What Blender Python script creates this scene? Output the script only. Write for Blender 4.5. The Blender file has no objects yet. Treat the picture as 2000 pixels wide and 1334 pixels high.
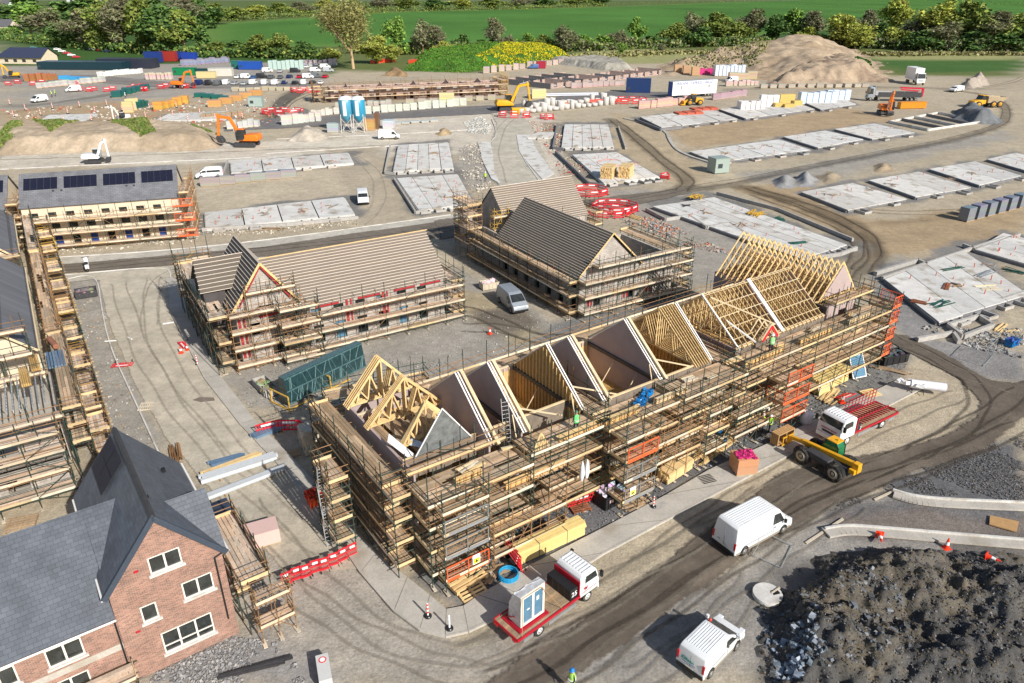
import bpy,bmesh,math,random
import numpy as np
from mathutils import Vector,Matrix
R=math.radians
# -- camera, sky, sun
scene=bpy.context.scene
C=scene.collection
FPX,TH,HH=1420.0,R(25.8),34.5
cam=bpy.data.cameras.new("Camera")
camo=bpy.data.objects.new("Camera",cam)
C.objects.link(camo)
camo.location=(0,0,HH)
camo.rotation_euler=(R(90)-TH,0,0)
cam.sensor_width=36.0
cam.lens=FPX/2000.0*36.0
cam.clip_start=0.5
cam.clip_end=6000
scene.camera=camo
SUN_EL,SUN_AZ=R(33),R(-50)
world=bpy.data.worlds.new("World")
scene.world=world
world.use_nodes=True
nt=world.node_tree
bg=nt.nodes["Background"]
sky=nt.nodes.new("ShaderNodeTexSky")
sky.sky_type='NISHITA'
sky.sun_disc=False
sky.sun_elevation=SUN_EL
sky.sun_rotation=R(90)-SUN_AZ
sky.air_density=1.0
sky.dust_density=1.2
bg.inputs[1].default_value=0.085
nt.links.new(sky.outputs[0],bg.inputs[0])
sl=bpy.data.lights.new("Sun",'SUN')
sl.energy=4.8
sl.angle=R(0.53)
sl.color=(1.0,0.95,0.875)
so=bpy.data.objects.new("Sun",sl)
C.objects.link(so)
sv=Vector((math.cos(SUN_EL)*math.cos(SUN_AZ),math.cos(SUN_EL)*math.sin(SUN_AZ),math.sin(SUN_EL)))
so.rotation_euler=(-sv).to_track_quat('-Z','Y').to_euler()
so.location=(60,-60,80)
vs=scene.view_settings
vs.view_transform='Standard'
vs.look='None'
vs.gamma=1.0
vs.exposure=0.25
vs.use_curve_mapping=False
scene.cycles.max_bounces=5
scene.cycles.transparent_max_bounces=16
scene.cycles.use_denoising=True
# -- helpers
def G(u,v,z=0.0):
 x=(u-1000)/FPX
 y=-(v-667)/FPX
 d=Vector((x,math.cos(TH)+y*math.sin(TH),-math.sin(TH)+y*math.cos(TH)))
 return d*((z-HH)/d.z)+Vector((0,0,HH))
def heading(p,q):
 a,b=G(*p),G(*q)
 return math.atan2(b.y-a.y,b.x-a.x)
rnd=random.Random(7)
class MB:
 def __init__(s):
  s.v=[];s.f=[];s.t=[];s.m=[];s.sm=[]
  s.mi=0
 def face(s,pts,t=None,smooth=False):
  n=len(s.v)
  s.v.extend([tuple(p)for p in pts])
  s.f.append(tuple(range(n,n+len(pts))))
  s.t.append(t or(1,1,1));s.m.append(s.mi);s.sm.append(smooth)
 def mesh(s,vs_,fs,t=None,smooth=False):
  n=len(s.v)
  s.v.extend([tuple(p)for p in vs_])
  t=t or(1,1,1)
  for f in fs:
   s.f.append(tuple(n+i for i in f));s.t.append(t);s.m.append(s.mi);s.sm.append(smooth)
 def box(s,x0,x1,y0,y1,z0,z1,t=None):
  s.mesh([(x0,y0,z0),(x1,y0,z0),(x1,y1,z0),(x0,y1,z0),(x0,y0,z1),(x1,y0,z1),(x1,y1,z1),(x0,y1,z1)],[(0,3,2,1),(4,5,6,7),(0,1,5,4),(1,2,6,5),(2,3,7,6),(3,0,4,7)],t)
 def beam(s,p,q,w,h,t=None,up=(0,0,1)):
  p=Vector(p);q=Vector(q);d=(q-p)
  if d.length<1e-6:return
  d.normalize();up=Vector(up)
  if abs(d.dot(up))>0.98:up=Vector((1,0,0))
  sx=d.cross(up).normalized();sz=sx.cross(d).normalized()
  a=sx*(w/2);b=sz*(h/2)
  vv=[p-a-b,p+a-b,p+a+b,p-a+b,q-a-b,q+a-b,q+a+b,q-a+b]
  s.mesh(vv,[(0,3,2,1),(4,5,6,7),(0,1,5,4),(1,2,6,5),(2,3,7,6),(3,0,4,7)][::1],t)
 def tube(s,p,q,r,n=5,r2=None,t=None,caps=True):
  p=Vector(p);q=Vector(q);d=(q-p)
  if d.length<1e-6:return
  d.normalize()
  up=Vector((0,0,1))if abs(d.z)<0.9 else Vector((1,0,0))
  a=d.cross(up).normalized();b=a.cross(d).normalized()
  r2=r if r2 is None else r2
  vv=[]
  for c,rr in((p,r),(q,r2)):
   for i in range(n):
    an=2*math.pi*i/n
    vv.append(c+a*(math.cos(an)*rr)+b*(math.sin(an)*rr))
  fs=[(i,(i+1)%n,n+(i+1)%n,n+i)for i in range(n)]
  s.mesh(vv,fs,t,True)
  if caps:
   s.mesh(vv[:n],[tuple(range(n))[::-1]],t);s.mesh(vv[n:],[tuple(range(n))],t)
 def path(s,pts,r,n=5,t=None):
  for a,b in zip(pts[:-1],pts[1:]):s.tube(a,b,r,n,t=t)
 def prism(s,poly,z0,z1,t=None,bottom=True):
  n=len(poly)
  vv=[(p[0],p[1],z0)for p in poly]+[(p[0],p[1],z1)for p in poly]
  fs=[(i,(i+1)%n,n+(i+1)%n,n+i)for i in range(n)]+[tuple(range(n,2*n))]
  if bottom:fs.append(tuple(range(n))[::-1])
  s.mesh(vv,fs,t)
 def extr(s,prof,a0,a1,axis='y',t=None,f=None,smooth=False):
  n=len(prof)
  def m(p,a):return(p[0],a,p[1])if axis=='y' else(a,p[0],p[1])
  vv=[m(p,a0)for p in prof]+[m(p,a1)for p in prof]
  s.mesh(vv,[(i,(i+1)%n,n+(i+1)%n,n+i)for i in range(n)],t,smooth)
  s.mesh(vv,[tuple(range(n))[::-1],tuple(range(n,2*n))],t)
 def lathe(s,prof,c=(0,0,0),n=12,t=None,axis='z',smooth=True):
  vv=[]
  for r,z in prof:
   for i in range(n):
    a=2*math.pi*i/n
    if axis=='z':vv.append((c[0]+r*math.cos(a),c[1]+r*math.sin(a),c[2]+z))
    elif axis=='y':vv.append((c[0]+r*math.cos(a),c[1]+z,c[2]+r*math.sin(a)))
    else:vv.append((c[0]+z,c[1]+r*math.cos(a),c[2]+r*math.sin(a)))
  fs=[]
  for k in range(len(prof)-1):
   for i in range(n):
    fs.append((k*n+i,k*n+(i+1)%n,(k+1)*n+(i+1)%n,(k+1)*n+i))
  s.mesh(vv,fs,t,smooth)
  s.mesh(vv[:n],[tuple(range(n))[::-1]],t);s.mesh(vv[-n:],[tuple(range(n))],t)
 def quadstrip(s,A,B,t=None):
  for i in range(len(A)-1):s.face([A[i],A[i+1],B[i+1],B[i]],t)
 def rock(s,c,r,rg,t=None):
  vv=[]
  sc=(r*rg.uniform(.6,1.3),r*rg.uniform(.6,1.3),r*rg.uniform(.35,.8))
  q=Matrix.Rotation(rg.uniform(0,6.3),3,'Z')@Matrix.Rotation(rg.uniform(-.6,.6),3,'X')
  for x in(-1,1):
   for y in(-1,1):
    for z in(-1,1):
     w=Vector((x*sc[0]*rg.uniform(.6,1),y*sc[1]*rg.uniform(.6,1),z*sc[2]*rg.uniform(.6,1)))
     vv.append(Vector(c)+q@w)
  s.mesh(vv,[(0,1,3,2),(4,6,7,5),(0,4,5,1),(2,3,7,6),(0,2,6,4),(1,5,7,3)],t)
 def xf(s,M):
  s.v=[tuple(M@Vector(p))for p in s.v];return s
 def add(s,o,M=None):
  n=len(s.v)
  s.v.extend([tuple(M@Vector(p))for p in o.v]if M else o.v)
  s.f.extend([tuple(n+i for i in f)for f in o.f]);s.t.extend(o.t);s.m.extend(o.m);s.sm.extend(o.sm)
 def build(s,name,mats,parent=None,bevel=0,seg=1):
  me=bpy.data.meshes.new(name)
  me.from_pydata(s.v,[],s.f)
  if not isinstance(mats,(list,tuple)):mats=[mats]
  for m in mats:me.materials.append(M_(m))
  me.polygons.foreach_set('material_index',s.m)
  me.polygons.foreach_set('use_smooth',s.sm)
  ca=me.color_attributes.new('tint','FLOAT_COLOR','CORNER')
  cols=[]
  for f,t in zip(s.f,s.t):cols.extend((t[0],t[1],t[2],1.0)*len(f))
  ca.data.foreach_set('color',cols)
  if bevel:
   bm=bmesh.new();bm.from_mesh(me)
   bmesh.ops.remove_doubles(bm,verts=bm.verts,dist=1e-4)
   bmesh.ops.bevel(bm,geom=[e for e in bm.edges if len(e.link_faces)==2 and e.calc_face_angle(0)>.35],offset=bevel,segments=seg,affect='EDGES',profile=.6)
   for f in bm.faces:f.smooth=seg>1
   bm.to_mesh(me);bm.free()
  me.update()
  o=bpy.data.objects.new(name,me)
  C.objects.link(o)
  if parent is not None:o.parent=parent
  return o
def tag(o,label=None,cat=None,group=None,kind=None):
 if label:o['label']=label
 if cat:o['category']=cat
 if group:o['group']=group
 if kind:o['kind']=kind
 return o
def thing(name,loc,rz=0.0,label=None,cat=None,group=None):
 o=bpy.data.objects.new(name,None)
 C.objects.link(o)
 o.location=loc;o.rotation_euler=(0,0,rz);o.empty_display_size=.3
 return tag(o,label,cat,group)
KIDS={}
def copy_tree(o,loc=None,rz=None,label=None,group=None,parent=None,scale=None):
 c=o.copy();C.objects.link(c)
 if parent is not None:c.parent=parent
 if loc is not None:c.location=loc
 if rz is not None:c.rotation_euler=(0,0,rz)
 if scale is not None:c.scale=(scale,)*3 if not isinstance(scale,tuple)else scale
 if label:c['label']=label
 if group:c['group']=group
 for ch in list(o.children):copy_tree(ch,parent=c)
 return c
class Frame:
 def __init__(s,px,deg):
  s.o=G(*px);s.a=R(deg)
  s.M=Matrix.Translation(s.o)@Matrix.Rotation(s.a,4,'Z')
 def w(s,x,y,z=0):return s.M@Vector((x,y,z))
 # -- materials
MATS={}
def M_(n):return MATS[n]
def ramp(nt,pts):
 r=nt.nodes.new('ShaderNodeValToRGB')
 e=r.color_ramp.elements
 e[0].position=pts[0][0];e[0].color=pts[0][1]
 e[1].position=pts[-1][0];e[1].color=pts[-1][1]
 for p,c in pts[1:-1]:
  k=e.new(p);k.color=c
 return r
def mat(name,col,rough=.8,metal=0,noise=.12,nscale=3.0,bump=0,bscale=40,spec=.3,stretch=None,speck=0,speckscale=30,alpha=1,coords='Object',trans=0,dirt=None):
 m=bpy.data.materials.new(name);m.use_nodes=True
 n=m.node_tree;N=n.nodes;L=n.links
 b=N['Principled BSDF']
 b.inputs['Roughness'].default_value=rough
 b.inputs['Metallic'].default_value=metal
 b.inputs['Specular IOR Level'].default_value=spec
 if trans:b.inputs['Transmission Weight'].default_value=trans
 if alpha<1:b.inputs['Alpha'].default_value=alpha
 at=N.new('ShaderNodeAttribute');at.attribute_name='tint'
 tc=N.new('ShaderNodeTexCoord')
 src=tc.outputs[coords]
 if coords=='Geo':pass
 if stretch:
  mp=N.new('ShaderNodeMapping');mp.inputs['Scale'].default_value=stretch
  L.new(src,mp.inputs[0]);src=mp.outputs[0]
 nz=N.new('ShaderNodeTexNoise');nz.inputs['Scale'].default_value=nscale;nz.inputs['Detail'].default_value=6
 nz.inputs['Roughness'].default_value=.65
 L.new(src,nz.inputs['Vector'])
 mr=N.new('ShaderNodeMapRange')
 mr.inputs[1].default_value=.3;mr.inputs[2].default_value=.7
 mr.inputs[3].default_value=1-noise;mr.inputs[4].default_value=1+noise
 L.new(nz.outputs[0],mr.inputs[0])
 mu=N.new('ShaderNodeVectorMath');mu.operation='MULTIPLY'
 mu.inputs[1].default_value=col[:3]
 L.new(at.outputs['Color'],mu.inputs[0])
 ms=N.new('ShaderNodeVectorMath');ms.operation='SCALE'
 L.new(mu.outputs[0],ms.inputs[0]);L.new(mr.outputs[0],ms.inputs['Scale'])
 out=ms.outputs[0]
 if speck:
  n2=N.new('ShaderNodeTexNoise');n2.inputs['Scale'].default_value=speckscale;n2.inputs['Detail'].default_value=3
  L.new(tc.outputs[coords],n2.inputs['Vector'])
  m2=N.new('ShaderNodeMapRange');m2.inputs[1].default_value=.35;m2.inputs[2].default_value=.65
  m2.inputs[3].default_value=1-speck;m2.inputs[4].default_value=1+speck
  L.new(n2.outputs[0],m2.inputs[0])
  m3=N.new('ShaderNodeVectorMath');m3.operation='SCALE'
  L.new(out,m3.inputs[0]);L.new(m2.outputs[0],m3.inputs['Scale']);out=m3.outputs[0]
 if dirt:
  n3=N.new('ShaderNodeTexNoise');n3.inputs['Scale'].default_value=dirt[1];n3.inputs['Detail'].default_value=8
  L.new(tc.outputs[coords],n3.inputs['Vector'])
  m4=N.new('ShaderNodeMapRange');m4.inputs[1].default_value=dirt[2];m4.inputs[2].default_value=dirt[2]+.15
  L.new(n3.outputs[0],m4.inputs[0])
  mx=N.new('ShaderNodeMix');mx.data_type='RGBA'
  mx.inputs[7].default_value=(*dirt[0],1)
  L.new(m4.outputs[0],mx.inputs[0]);L.new(out,mx.inputs[6]);out=mx.outputs[2]
 L.new(out,b.inputs['Base Color'])
 if bump:
  nb=N.new('ShaderNodeTexNoise');nb.inputs['Scale'].default_value=bscale;nb.inputs['Detail'].default_value=4
  L.new(tc.outputs[coords],nb.inputs['Vector'])
  bp=N.new('ShaderNodeBump');bp.inputs['Strength'].default_value=bump;bp.inputs['Distance'].default_value=.05
  L.new(nb.outputs[0],bp.inputs['Height']);L.new(bp.outputs[0],b.inputs['Normal'])
 MATS[name]=m
 return m
def courses(name,col,mortar,cw,ch,rough=.85,var=.3,msize=.012,offset=.5,vertical='Z',rot=0,off=(0,0,0),bias=0.0,squash=1):
 m=bpy.data.materials.new(name);m.use_nodes=True
 n=m.node_tree;N=n.nodes;L=n.links;b=N['Principled BSDF']
 b.inputs['Roughness'].default_value=rough;b.inputs['Specular IOR Level'].default_value=.3
 at=N.new('ShaderNodeAttribute');at.attribute_name='uvw'
 br=N.new('ShaderNodeTexBrick')
 br.inputs['Scale'].default_value=1.0
 br.inputs['Brick Width'].default_value=cw;br.inputs['Row Height'].default_value=ch
 br.inputs['Mortar Size'].default_value=msize;br.offset=offset;br.inputs['Bias'].default_value=bias
 br.inputs['Color1'].default_value=(*[c*(1-var)for c in col],1)
 br.inputs['Color2'].default_value=(*[c*(1+var)for c in col],1)
 br.inputs['Mortar'].default_value=(*mortar,1)
 L.new(at.outputs['Vector'],br.inputs['Vector'])
 nz=N.new('ShaderNodeTexNoise');nz.inputs['Scale'].default_value=.8;nz.inputs['Detail'].default_value=8
 L.new(at.outputs['Vector'],nz.inputs['Vector'])
 mr=N.new('ShaderNodeMapRange');mr.inputs[1].default_value=.3;mr.inputs[2].default_value=.7
 mr.inputs[3].default_value=.82;mr.inputs[4].default_value=1.18
 L.new(nz.outputs[0],mr.inputs[0])
 ms=N.new('ShaderNodeVectorMath');ms.operation='SCALE'
 L.new(br.outputs[0],ms.inputs[0]);L.new(mr.outputs[0],ms.inputs['Scale'])
 L.new(ms.outputs[0],b.inputs['Base Color'])
 bp=N.new('ShaderNodeBump');bp.inputs['Strength'].default_value=.5;bp.inputs['Distance'].default_value=.02;bp.invert=True
 L.new(br.outputs['Fac'],bp.inputs['Height']);L.new(bp.outputs[0],b.inputs['Normal'])
 MATS[name]=m
def uvw(o,U,V):
 me=o.data;U=Vector(U);V=Vector(V)
 a=me.attributes.new('uvw','FLOAT_VECTOR','POINT')
 d=[]
 for v in me.vertices:d.extend((v.co.dot(U),v.co.dot(V),0))
 a.data.foreach_set('vector',d)
 return o
mat('timber',(.70,.50,.24),.7,noise=.16,nscale=2.2,stretch=(1,1,1))
mat('timber_pale',(.66,.54,.35),.75,noise=.14,nscale=1.5)
mat('osb',(.47,.29,.10),.8,noise=.25,nscale=4,speck=.15,speckscale=12)
mat('membrane',(.42,.335,.32),.8,noise=.10,nscale=.7)
mat('board',(.37,.265,.165),.85,noise=.18,nscale=1.2,speck=.12,speckscale=9)
mat('board_pale',(.56,.49,.38),.85,noise=.14,nscale=1.4,speck=.1,speckscale=9)
mat('toe',(.60,.45,.25),.8,noise=.18,nscale=1.3)
mat('tube_green',(.045,.075,.06),.55,metal=.2,noise=.3,nscale=.6,dirt=((.22,.12,.06),1.2,.56))
mat('tube_rust',(.30,.17,.08),.7,metal=.1,noise=.3,nscale=.8)
mat('tube_yellow',(.62,.38,.06),.6,noise=.2)
mat('galv',(.45,.47,.48),.45,metal=.6,noise=.12)
mat('orange_gate',(.85,.13,.04),.6,noise=.12)
mat('red_plastic',(.72,.025,.04),.5,noise=.12)
mat('orange_plastic',(.8,.1,.03),.55,noise=.1)
mat('concrete',(.45,.42,.37),.9,noise=.14,nscale=.5,speck=.07,speckscale=6,bump=.15,dirt=((.33,.29,.23),.35,.58))
mat('slab',(.60,.585,.55),.9,noise=.14,nscale=.5,speck=.07,speckscale=5,dirt=((.36,.32,.26),.45,.54))
mat('block',(.40,.38,.35),.9,noise=.15,nscale=1.5,speck=.1,speckscale=10)
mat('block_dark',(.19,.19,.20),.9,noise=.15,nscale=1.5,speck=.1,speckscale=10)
mat('render_cream',(.68,.58,.43),.9,noise=.08,nscale=.8)
mat('black_void',(.012,.012,.014),.7)
mat('glass_dark',(.03,.035,.035),.06,spec=.8,noise=.6,nscale=1.3)
mat('glass_blue',(.10,.22,.33),.1,spec=.7,noise=.15)
mat('white_paint',(.74,.76,.77),.3,noise=.05,nscale=1.2,spec=.5,dirt=((.55,.52,.46),.9,.6))
mat('white_upvc',(.82,.81,.78),.4,noise=.03)
mat('cream_upvc',(.78,.74,.66),.45,noise=.03)
mat('silver_paint',(.38,.42,.46),.3,metal=.3,noise=.05,spec=.5)
mat('red_paint',(.42,.015,.03),.4,noise=.12)
mat('black_plastic',(.02,.02,.022),.5,noise=.2)
mat('rubber',(.035,.033,.03),.85,noise=.3,nscale=6,dirt=((.16,.14,.11),4,.5))
mat('steel_rim',(.35,.35,.34),.5,metal=.4)
mat('dark_steel',(.07,.07,.075),.6,metal=.3,noise=.2)
mat('yellow_paint',(.75,.38,.02),.45,noise=.12,dirt=((.35,.24,.12),2,.6))
mat('orange_paint',(.80,.20,.02),.45,noise=.12)
mat('green_net',(.05,.14,.14),.6,noise=.4,nscale=1.5,stretch=(1,1,.3))
mat('plastic_film',(.55,.55,.56),.25,noise=.25,nscale=4,spec=.6)
mat('white_wrap',(.75,.76,.78),.35,noise=.1,nscale=3,spec=.5)
mat('blue_plastic',(.01,.16,.42),.4,noise=.25,nscale=5)
mat('blue_steel',(.02,.06,.25),.5,noise=.2)
mat('green_steel',(.01,.10,.09),.6,noise=.25)
mat('teal_pipe',(.02,.09,.07),.5,noise=.3)
mat('sky_blue',(.02,.30,.55),.45,noise=.08)
mat('pink_plastic',(.5,.03,.16),.45,noise=.2)
mat('solar',(.012,.014,.03),.45,spec=.2,noise=.2)
mat('tile_red',(.50,.12,.07),.8,noise=.2)
mat('rebar',(.26,.10,.05),.8,noise=.3)
mat('weathered_osb',(.20,.165,.13),.85,noise=.25,nscale=1.4,speck=.15)
mat('red_trim',(.36,.03,.035),.6)
mat('grey_film',(.16,.17,.17),.3,noise=.4,nscale=2)
mat('cardboard',(.45,.27,.12),.85,noise=.12)
mat('skin',(.5,.28,.2),.7)
mat('hivis',(.45,.80,.05),.6,noise=.1)
mat('navy_cloth',(.02,.025,.04),.9)
mat('dark_cloth',(.025,.035,.03),.9)
mat('helmet_blue',(.01,.17,.5),.35)
mat('helmet_white',(.8,.8,.8),.35)
mat('paint_any',(1,1,1),.3,noise=.04,spec=.5)
mat('cloth_any',(1,1,1),.85,noise=.12)
mat('bark',(.20,.16,.12),.9,noise=.3,nscale=4)
mat('insul_yellow',(.72,.55,.22),.85,noise=.1)
mat('aggregate',(.17,.17,.175),.95,noise=.25,nscale=.8,speck=.3,speckscale=8,bump=.4,bscale=9)
mat('sand_heap',(.45,.36,.24),.95,noise=.15,nscale=.6,speck=.15,speckscale=6,bump=.3,bscale=6)
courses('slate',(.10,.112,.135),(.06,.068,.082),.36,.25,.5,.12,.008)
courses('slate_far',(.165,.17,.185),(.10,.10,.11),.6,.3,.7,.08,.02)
courses('brick',(.30,.145,.105),(.36,.30,.25),.225,.075,.9,.38,.011)
courses('blockwork',(.42,.38,.34),(.27,.25,.22),.45,.225,.9,.12,.012)
courses('blockwork_pink',(.42,.31,.27),(.30,.24,.2),.45,.225,.9,.12,.012)
courses('stud_panel',(.56,.36,.12),(.23,.13,.045),.6,30,.8,.06,.05,offset=0)
# -- ground
def px_poly(pts):return[tuple(G(*p).xy)for p in pts]
def sdist(X,Y,poly):
 d2=np.full(X.shape,1e18);ins=np.zeros(X.shape,bool)
 n=len(poly)
 for i in range(n):
  x0,y0=poly[i];x1,y1=poly[(i+1)%n]
  dx,dy=x1-x0,y1-y0
  L2=dx*dx+dy*dy+1e-9
  t=np.clip(((X-x0)*dx+(Y-y0)*dy)/L2,0,1)
  d2=np.minimum(d2,(X-x0-t*dx)**2+(Y-y0-t*dy)**2)
  c=((y0>Y)!=(y1>Y))&(X<(x1-x0)*(Y-y0)/(y1-y0+1e-12)+x0)
  ins^=c
 return np.where(ins,1,-1)*np.sqrt(d2)
def pdist(X,Y,pl):
 d2=np.full(X.shape,1e18)
 for(x0,y0),(x1,y1)in zip(pl[:-1],pl[1:]):
  dx,dy=x1-x0,y1-y0
  t=np.clip(((X-x0)*dx+(Y-y0)*dy)/(dx*dx+dy*dy+1e-9),0,1)
  d2=np.minimum(d2,(X-x0-t*dx)**2+(Y-y0-t*dy)**2)
 return np.sqrt(d2)
_rs=np.random.RandomState(3)
_lat=_rs.rand(256,256)
def vnoise(X,Y,s):
 x=X/s+500.;y=Y/s+500.
 xi=np.floor(x).astype(int);yi=np.floor(y).astype(int)
 fx=x-xi;fy=y-yi
 fx=fx*fx*(3-2*fx);fy=fy*fy*(3-2*fy)
 a=_lat[xi%256,yi%256];b=_lat[(xi+1)%256,yi%256]
 c=_lat[xi%256,(yi+1)%256];d=_lat[(xi+1)%256,(yi+1)%256]
 return(a*(1-fx)+b*fx)*(1-fy)+(c*(1-fx)+d*fx)*fy
def fbm(X,Y,s,o=4):
 r=0;w=1;tot=0
 for k in range(o):
  r=r+w*vnoise(X+31.7*k,Y-17.3*k,s/2**k);tot+=w;w*=.55
 return r/tot
def sstep(e0,e1,x):
 t=np.clip((x-e0)/(e1-e0),0,1);return t*t*(3-2*t)
BEIGE=(.48,.41,.305);PALE=(.55,.495,.41);GREY=(.33,.305,.265);GRAV=(.20,.195,.185)
BROWN=(.30,.235,.16);DK=(.17,.145,.115);ORG=(.40,.30,.19);SLATE=(.13,.13,.135)
GRASS=(.05,.11,.025);DRY=(.30,.30,.13)
zones=[([(0,60),(2000,60),(2000,135),(1100,118),(0,128)],GRASS,14,10),([(700,80),(2000,95),(2000,150),(1650,150),(1500,118),(1130,112),(980,140),(640,140),(560,110)],(.13,.16,.05),8,6),([(1130,95),(1500,100),(1480,128),(1130,122)],DRY,6,5),([(1690,105),(2000,100),(2000,118),(1700,118)],DRY,5,5),([(1700,118),(2000,118),(2000,138),(1760,142)],(.06,.13,.03),4,4),([(500,120),(640,118),(650,148),(520,140)],(.07,.14,.03),3,3),([(0,190),(180,185),(520,230),(430,250),(0,248)],ORG,3,2),([(0,130),(640,120),(640,165),(0,215)],GREY,3,2),([(0,248),(420,250),(440,300),(0,308)],BEIGE,1.5,1),([(0,300),(1000,252),(960,300),(0,330)],PALE,1.5,1),([(640,235),(960,222),(1010,240),(1000,340),(930,300),(640,262)],PALE,2,1),([(945,225),(1080,225),(1120,350),(960,350)],PALE,1.5,1),([(390,345),(690,330),(720,400),(400,405)],BEIGE,2,1.5),([(640,290),(745,285),(760,420),(700,435),(660,330)],(.42,.36,.27),1.5,1),([(900,290),(960,280),(985,345),(925,375),(880,330)],GREY,1.5,1.5),([(1060,240),(1100,240),(1180,350),(1120,350)],(.34,.29,.22),1.5,1.5),([(1190,215),(1260,235),(1400,345),(1330,370),(1200,300)],(.42,.34,.23),2,1.5),([(1290,248),(1640,205),(1760,235),(1500,270),(1340,290)],ORG,2,1.5),([(1450,340),(1700,300),(1960,255),(1980,270),(1700,330),(1520,380)],GREY,2,1.5),([(1430,365),(1560,345),(1620,400),(1700,430),(2000,395),(2000,470),(1760,500),(1700,520),(1640,470)],(.37,.28,.175),2,1.5),([(1180,370),(1290,365),(1700,480),(1600,540),(1330,470)],GREY,2,2),([(1320,470),(1480,490),(1420,560),(1330,560)],GREY,1.5,1.5),([(130,540),(200,535),(215,640),(340,960),(200,960)],GREY,1,1),([(860,520),(1000,560),(1130,650),(1050,690),(860,700),(740,690),(620,660)],GREY,1.5,1),([(890,560),(960,575),(1060,640),(1010,665),(900,600)],(.36,.30,.20),1.5,1),([(930,605),(1020,610),(1050,640),(960,650)],DK,1.2,1.2),([(1060,630),(1240,590),(1330,560),(1420,590),(1200,670),(1080,670)],GRAV,1,1),([(420,740),(620,660),(760,660),(1000,690),(700,800),(480,800)],GREY,1,1),([(810,1130),(900,1180),(1760,745),(1780,690),(1700,640),(980,1000)],GRAV,.5,.4),([(990,1030),(1200,960),(1500,820),(1540,850),(1150,1040),(1020,1090)],(.155,.155,.16),1,1),([(420,900),(520,860),(690,1070),(900,1250),(1250,1200),(1000,1334),(560,1334),(430,1100)],(.37,.335,.285),1,.6),([(265,1334),(450,1235),(560,1240),(640,1334)],(.27,.26,.25),1,.8),([(1080,1334),(1250,1200),(1420,1100),(1640,985),(1760,960),(2000,1060),(2000,1334)],(.31,.29,.26),1,.8),([(1600,1000),(1760,950),(2000,985),(2000,1075),(1640,1040)],(.155,.15,.15),.8,.7),([(1620,1015),(1750,985),(2000,1010),(2000,1060),(1650,1035)],(.20,.17,.15),.8,.7),([(1700,930),(1850,880),(2000,850),(2000,1000),(1780,970)],SLATE,1,1),([(1690,545),(1760,500),(1850,660),(2000,690),(2000,740),(1850,720),(1740,640)],(.26,.25,.24),1,1),([(1480,1100),(2000,1050),(2000,1334),(1480,1334)],(.14,.13,.12),1,1),]
slabs=[([(1250,228),(1293,249),(1440,232),(1392,213)],4,'in the right field, first of the back row, with two red tile patches',0),([(1405,213),(1456,231),(1592,213),(1545,196)],3,'in the back row, carrying white blocks and yellow packs',0),([(1572,200),(1604,214),(1672,203),(1640,191)],2,'in the back row under tall wrapped pallets',0),([(1347,296),(1398,316),(1585,293),(1522,272)],4,'in the middle row behind the pale green cabin',1),([(1530,267),(1596,288),(1687,272),(1612,255)],2,'second of the middle row in the right field',1),([(1630,252),(1702,271),(1787,259),(1708,241)],2,'last of the middle row beside the open footings',1),([(1565,375),(1655,410),(1770,388),(1665,357)],2,'first of the long right hand row beside the grey gravel piles',1),([(1697,352),(1790,385),(1897,366),(1795,335)],2,'second of the long right hand row',1),([(1815,330),(1915,362),(1996,343),(1905,315)],2,'third of the long right hand row',1),([(1928,311),(2015,336),(2080,325),(1985,298)],2,'cut by the right edge, last of the long row',1),([(1275,403),(1565,505),(1655,478),(1395,385)],5,'with rebar bundles directly behind the open trusses',1),([(1728,545),(1832,628),(2010,575),(1880,488)],4,'with rebar and pipe bundles right of the scaffold end',1),([(1905,487),(2020,520),(2060,480),(1960,455)],3,'at the right edge above the pipe bundles',1),([(1103,243),(1097,288),(1198,286),(1187,243)],5,'of five strips right of the pale curved street',1),([(1118,302),(1180,358),(1288,345),(1205,297)],4,'marked with a red chalk circle, carrying two timber stacks',1),([(778,283),(768,334),(885,328),(875,278)],5,'of five strips left of the pale curved street',1),([(775,348),(818,410),(925,398),(893,340)],4,'of four strips behind the back of the roofed house',1),([(450,316),(452,338),(690,318),(680,298)],4,'long and pale above the row of grey block stacks',1),([(400,415),(402,446),(692,418),(672,385)],4,'long and pale beside the white van on the beige road',1),([(96,224),(66,243),(150,240),(190,222)],2,'tilted in the distant left field by the insulation boards',0),([(330,222),(300,236),(440,232),(455,216)],3,'under the orange pipe stacks in the left distance',0),([(1050,258),(1030,268),(1078,268),(1085,258)],1,'small and broken left of the five strip slab',0),]
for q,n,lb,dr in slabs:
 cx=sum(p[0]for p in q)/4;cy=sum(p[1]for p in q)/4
 zones.append(([(cx+(p[0]-cx)*1.16,cy+(p[1]-cy)*1.3+2)for p in q],(.215,.205,.19),.8,1.2))
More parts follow.
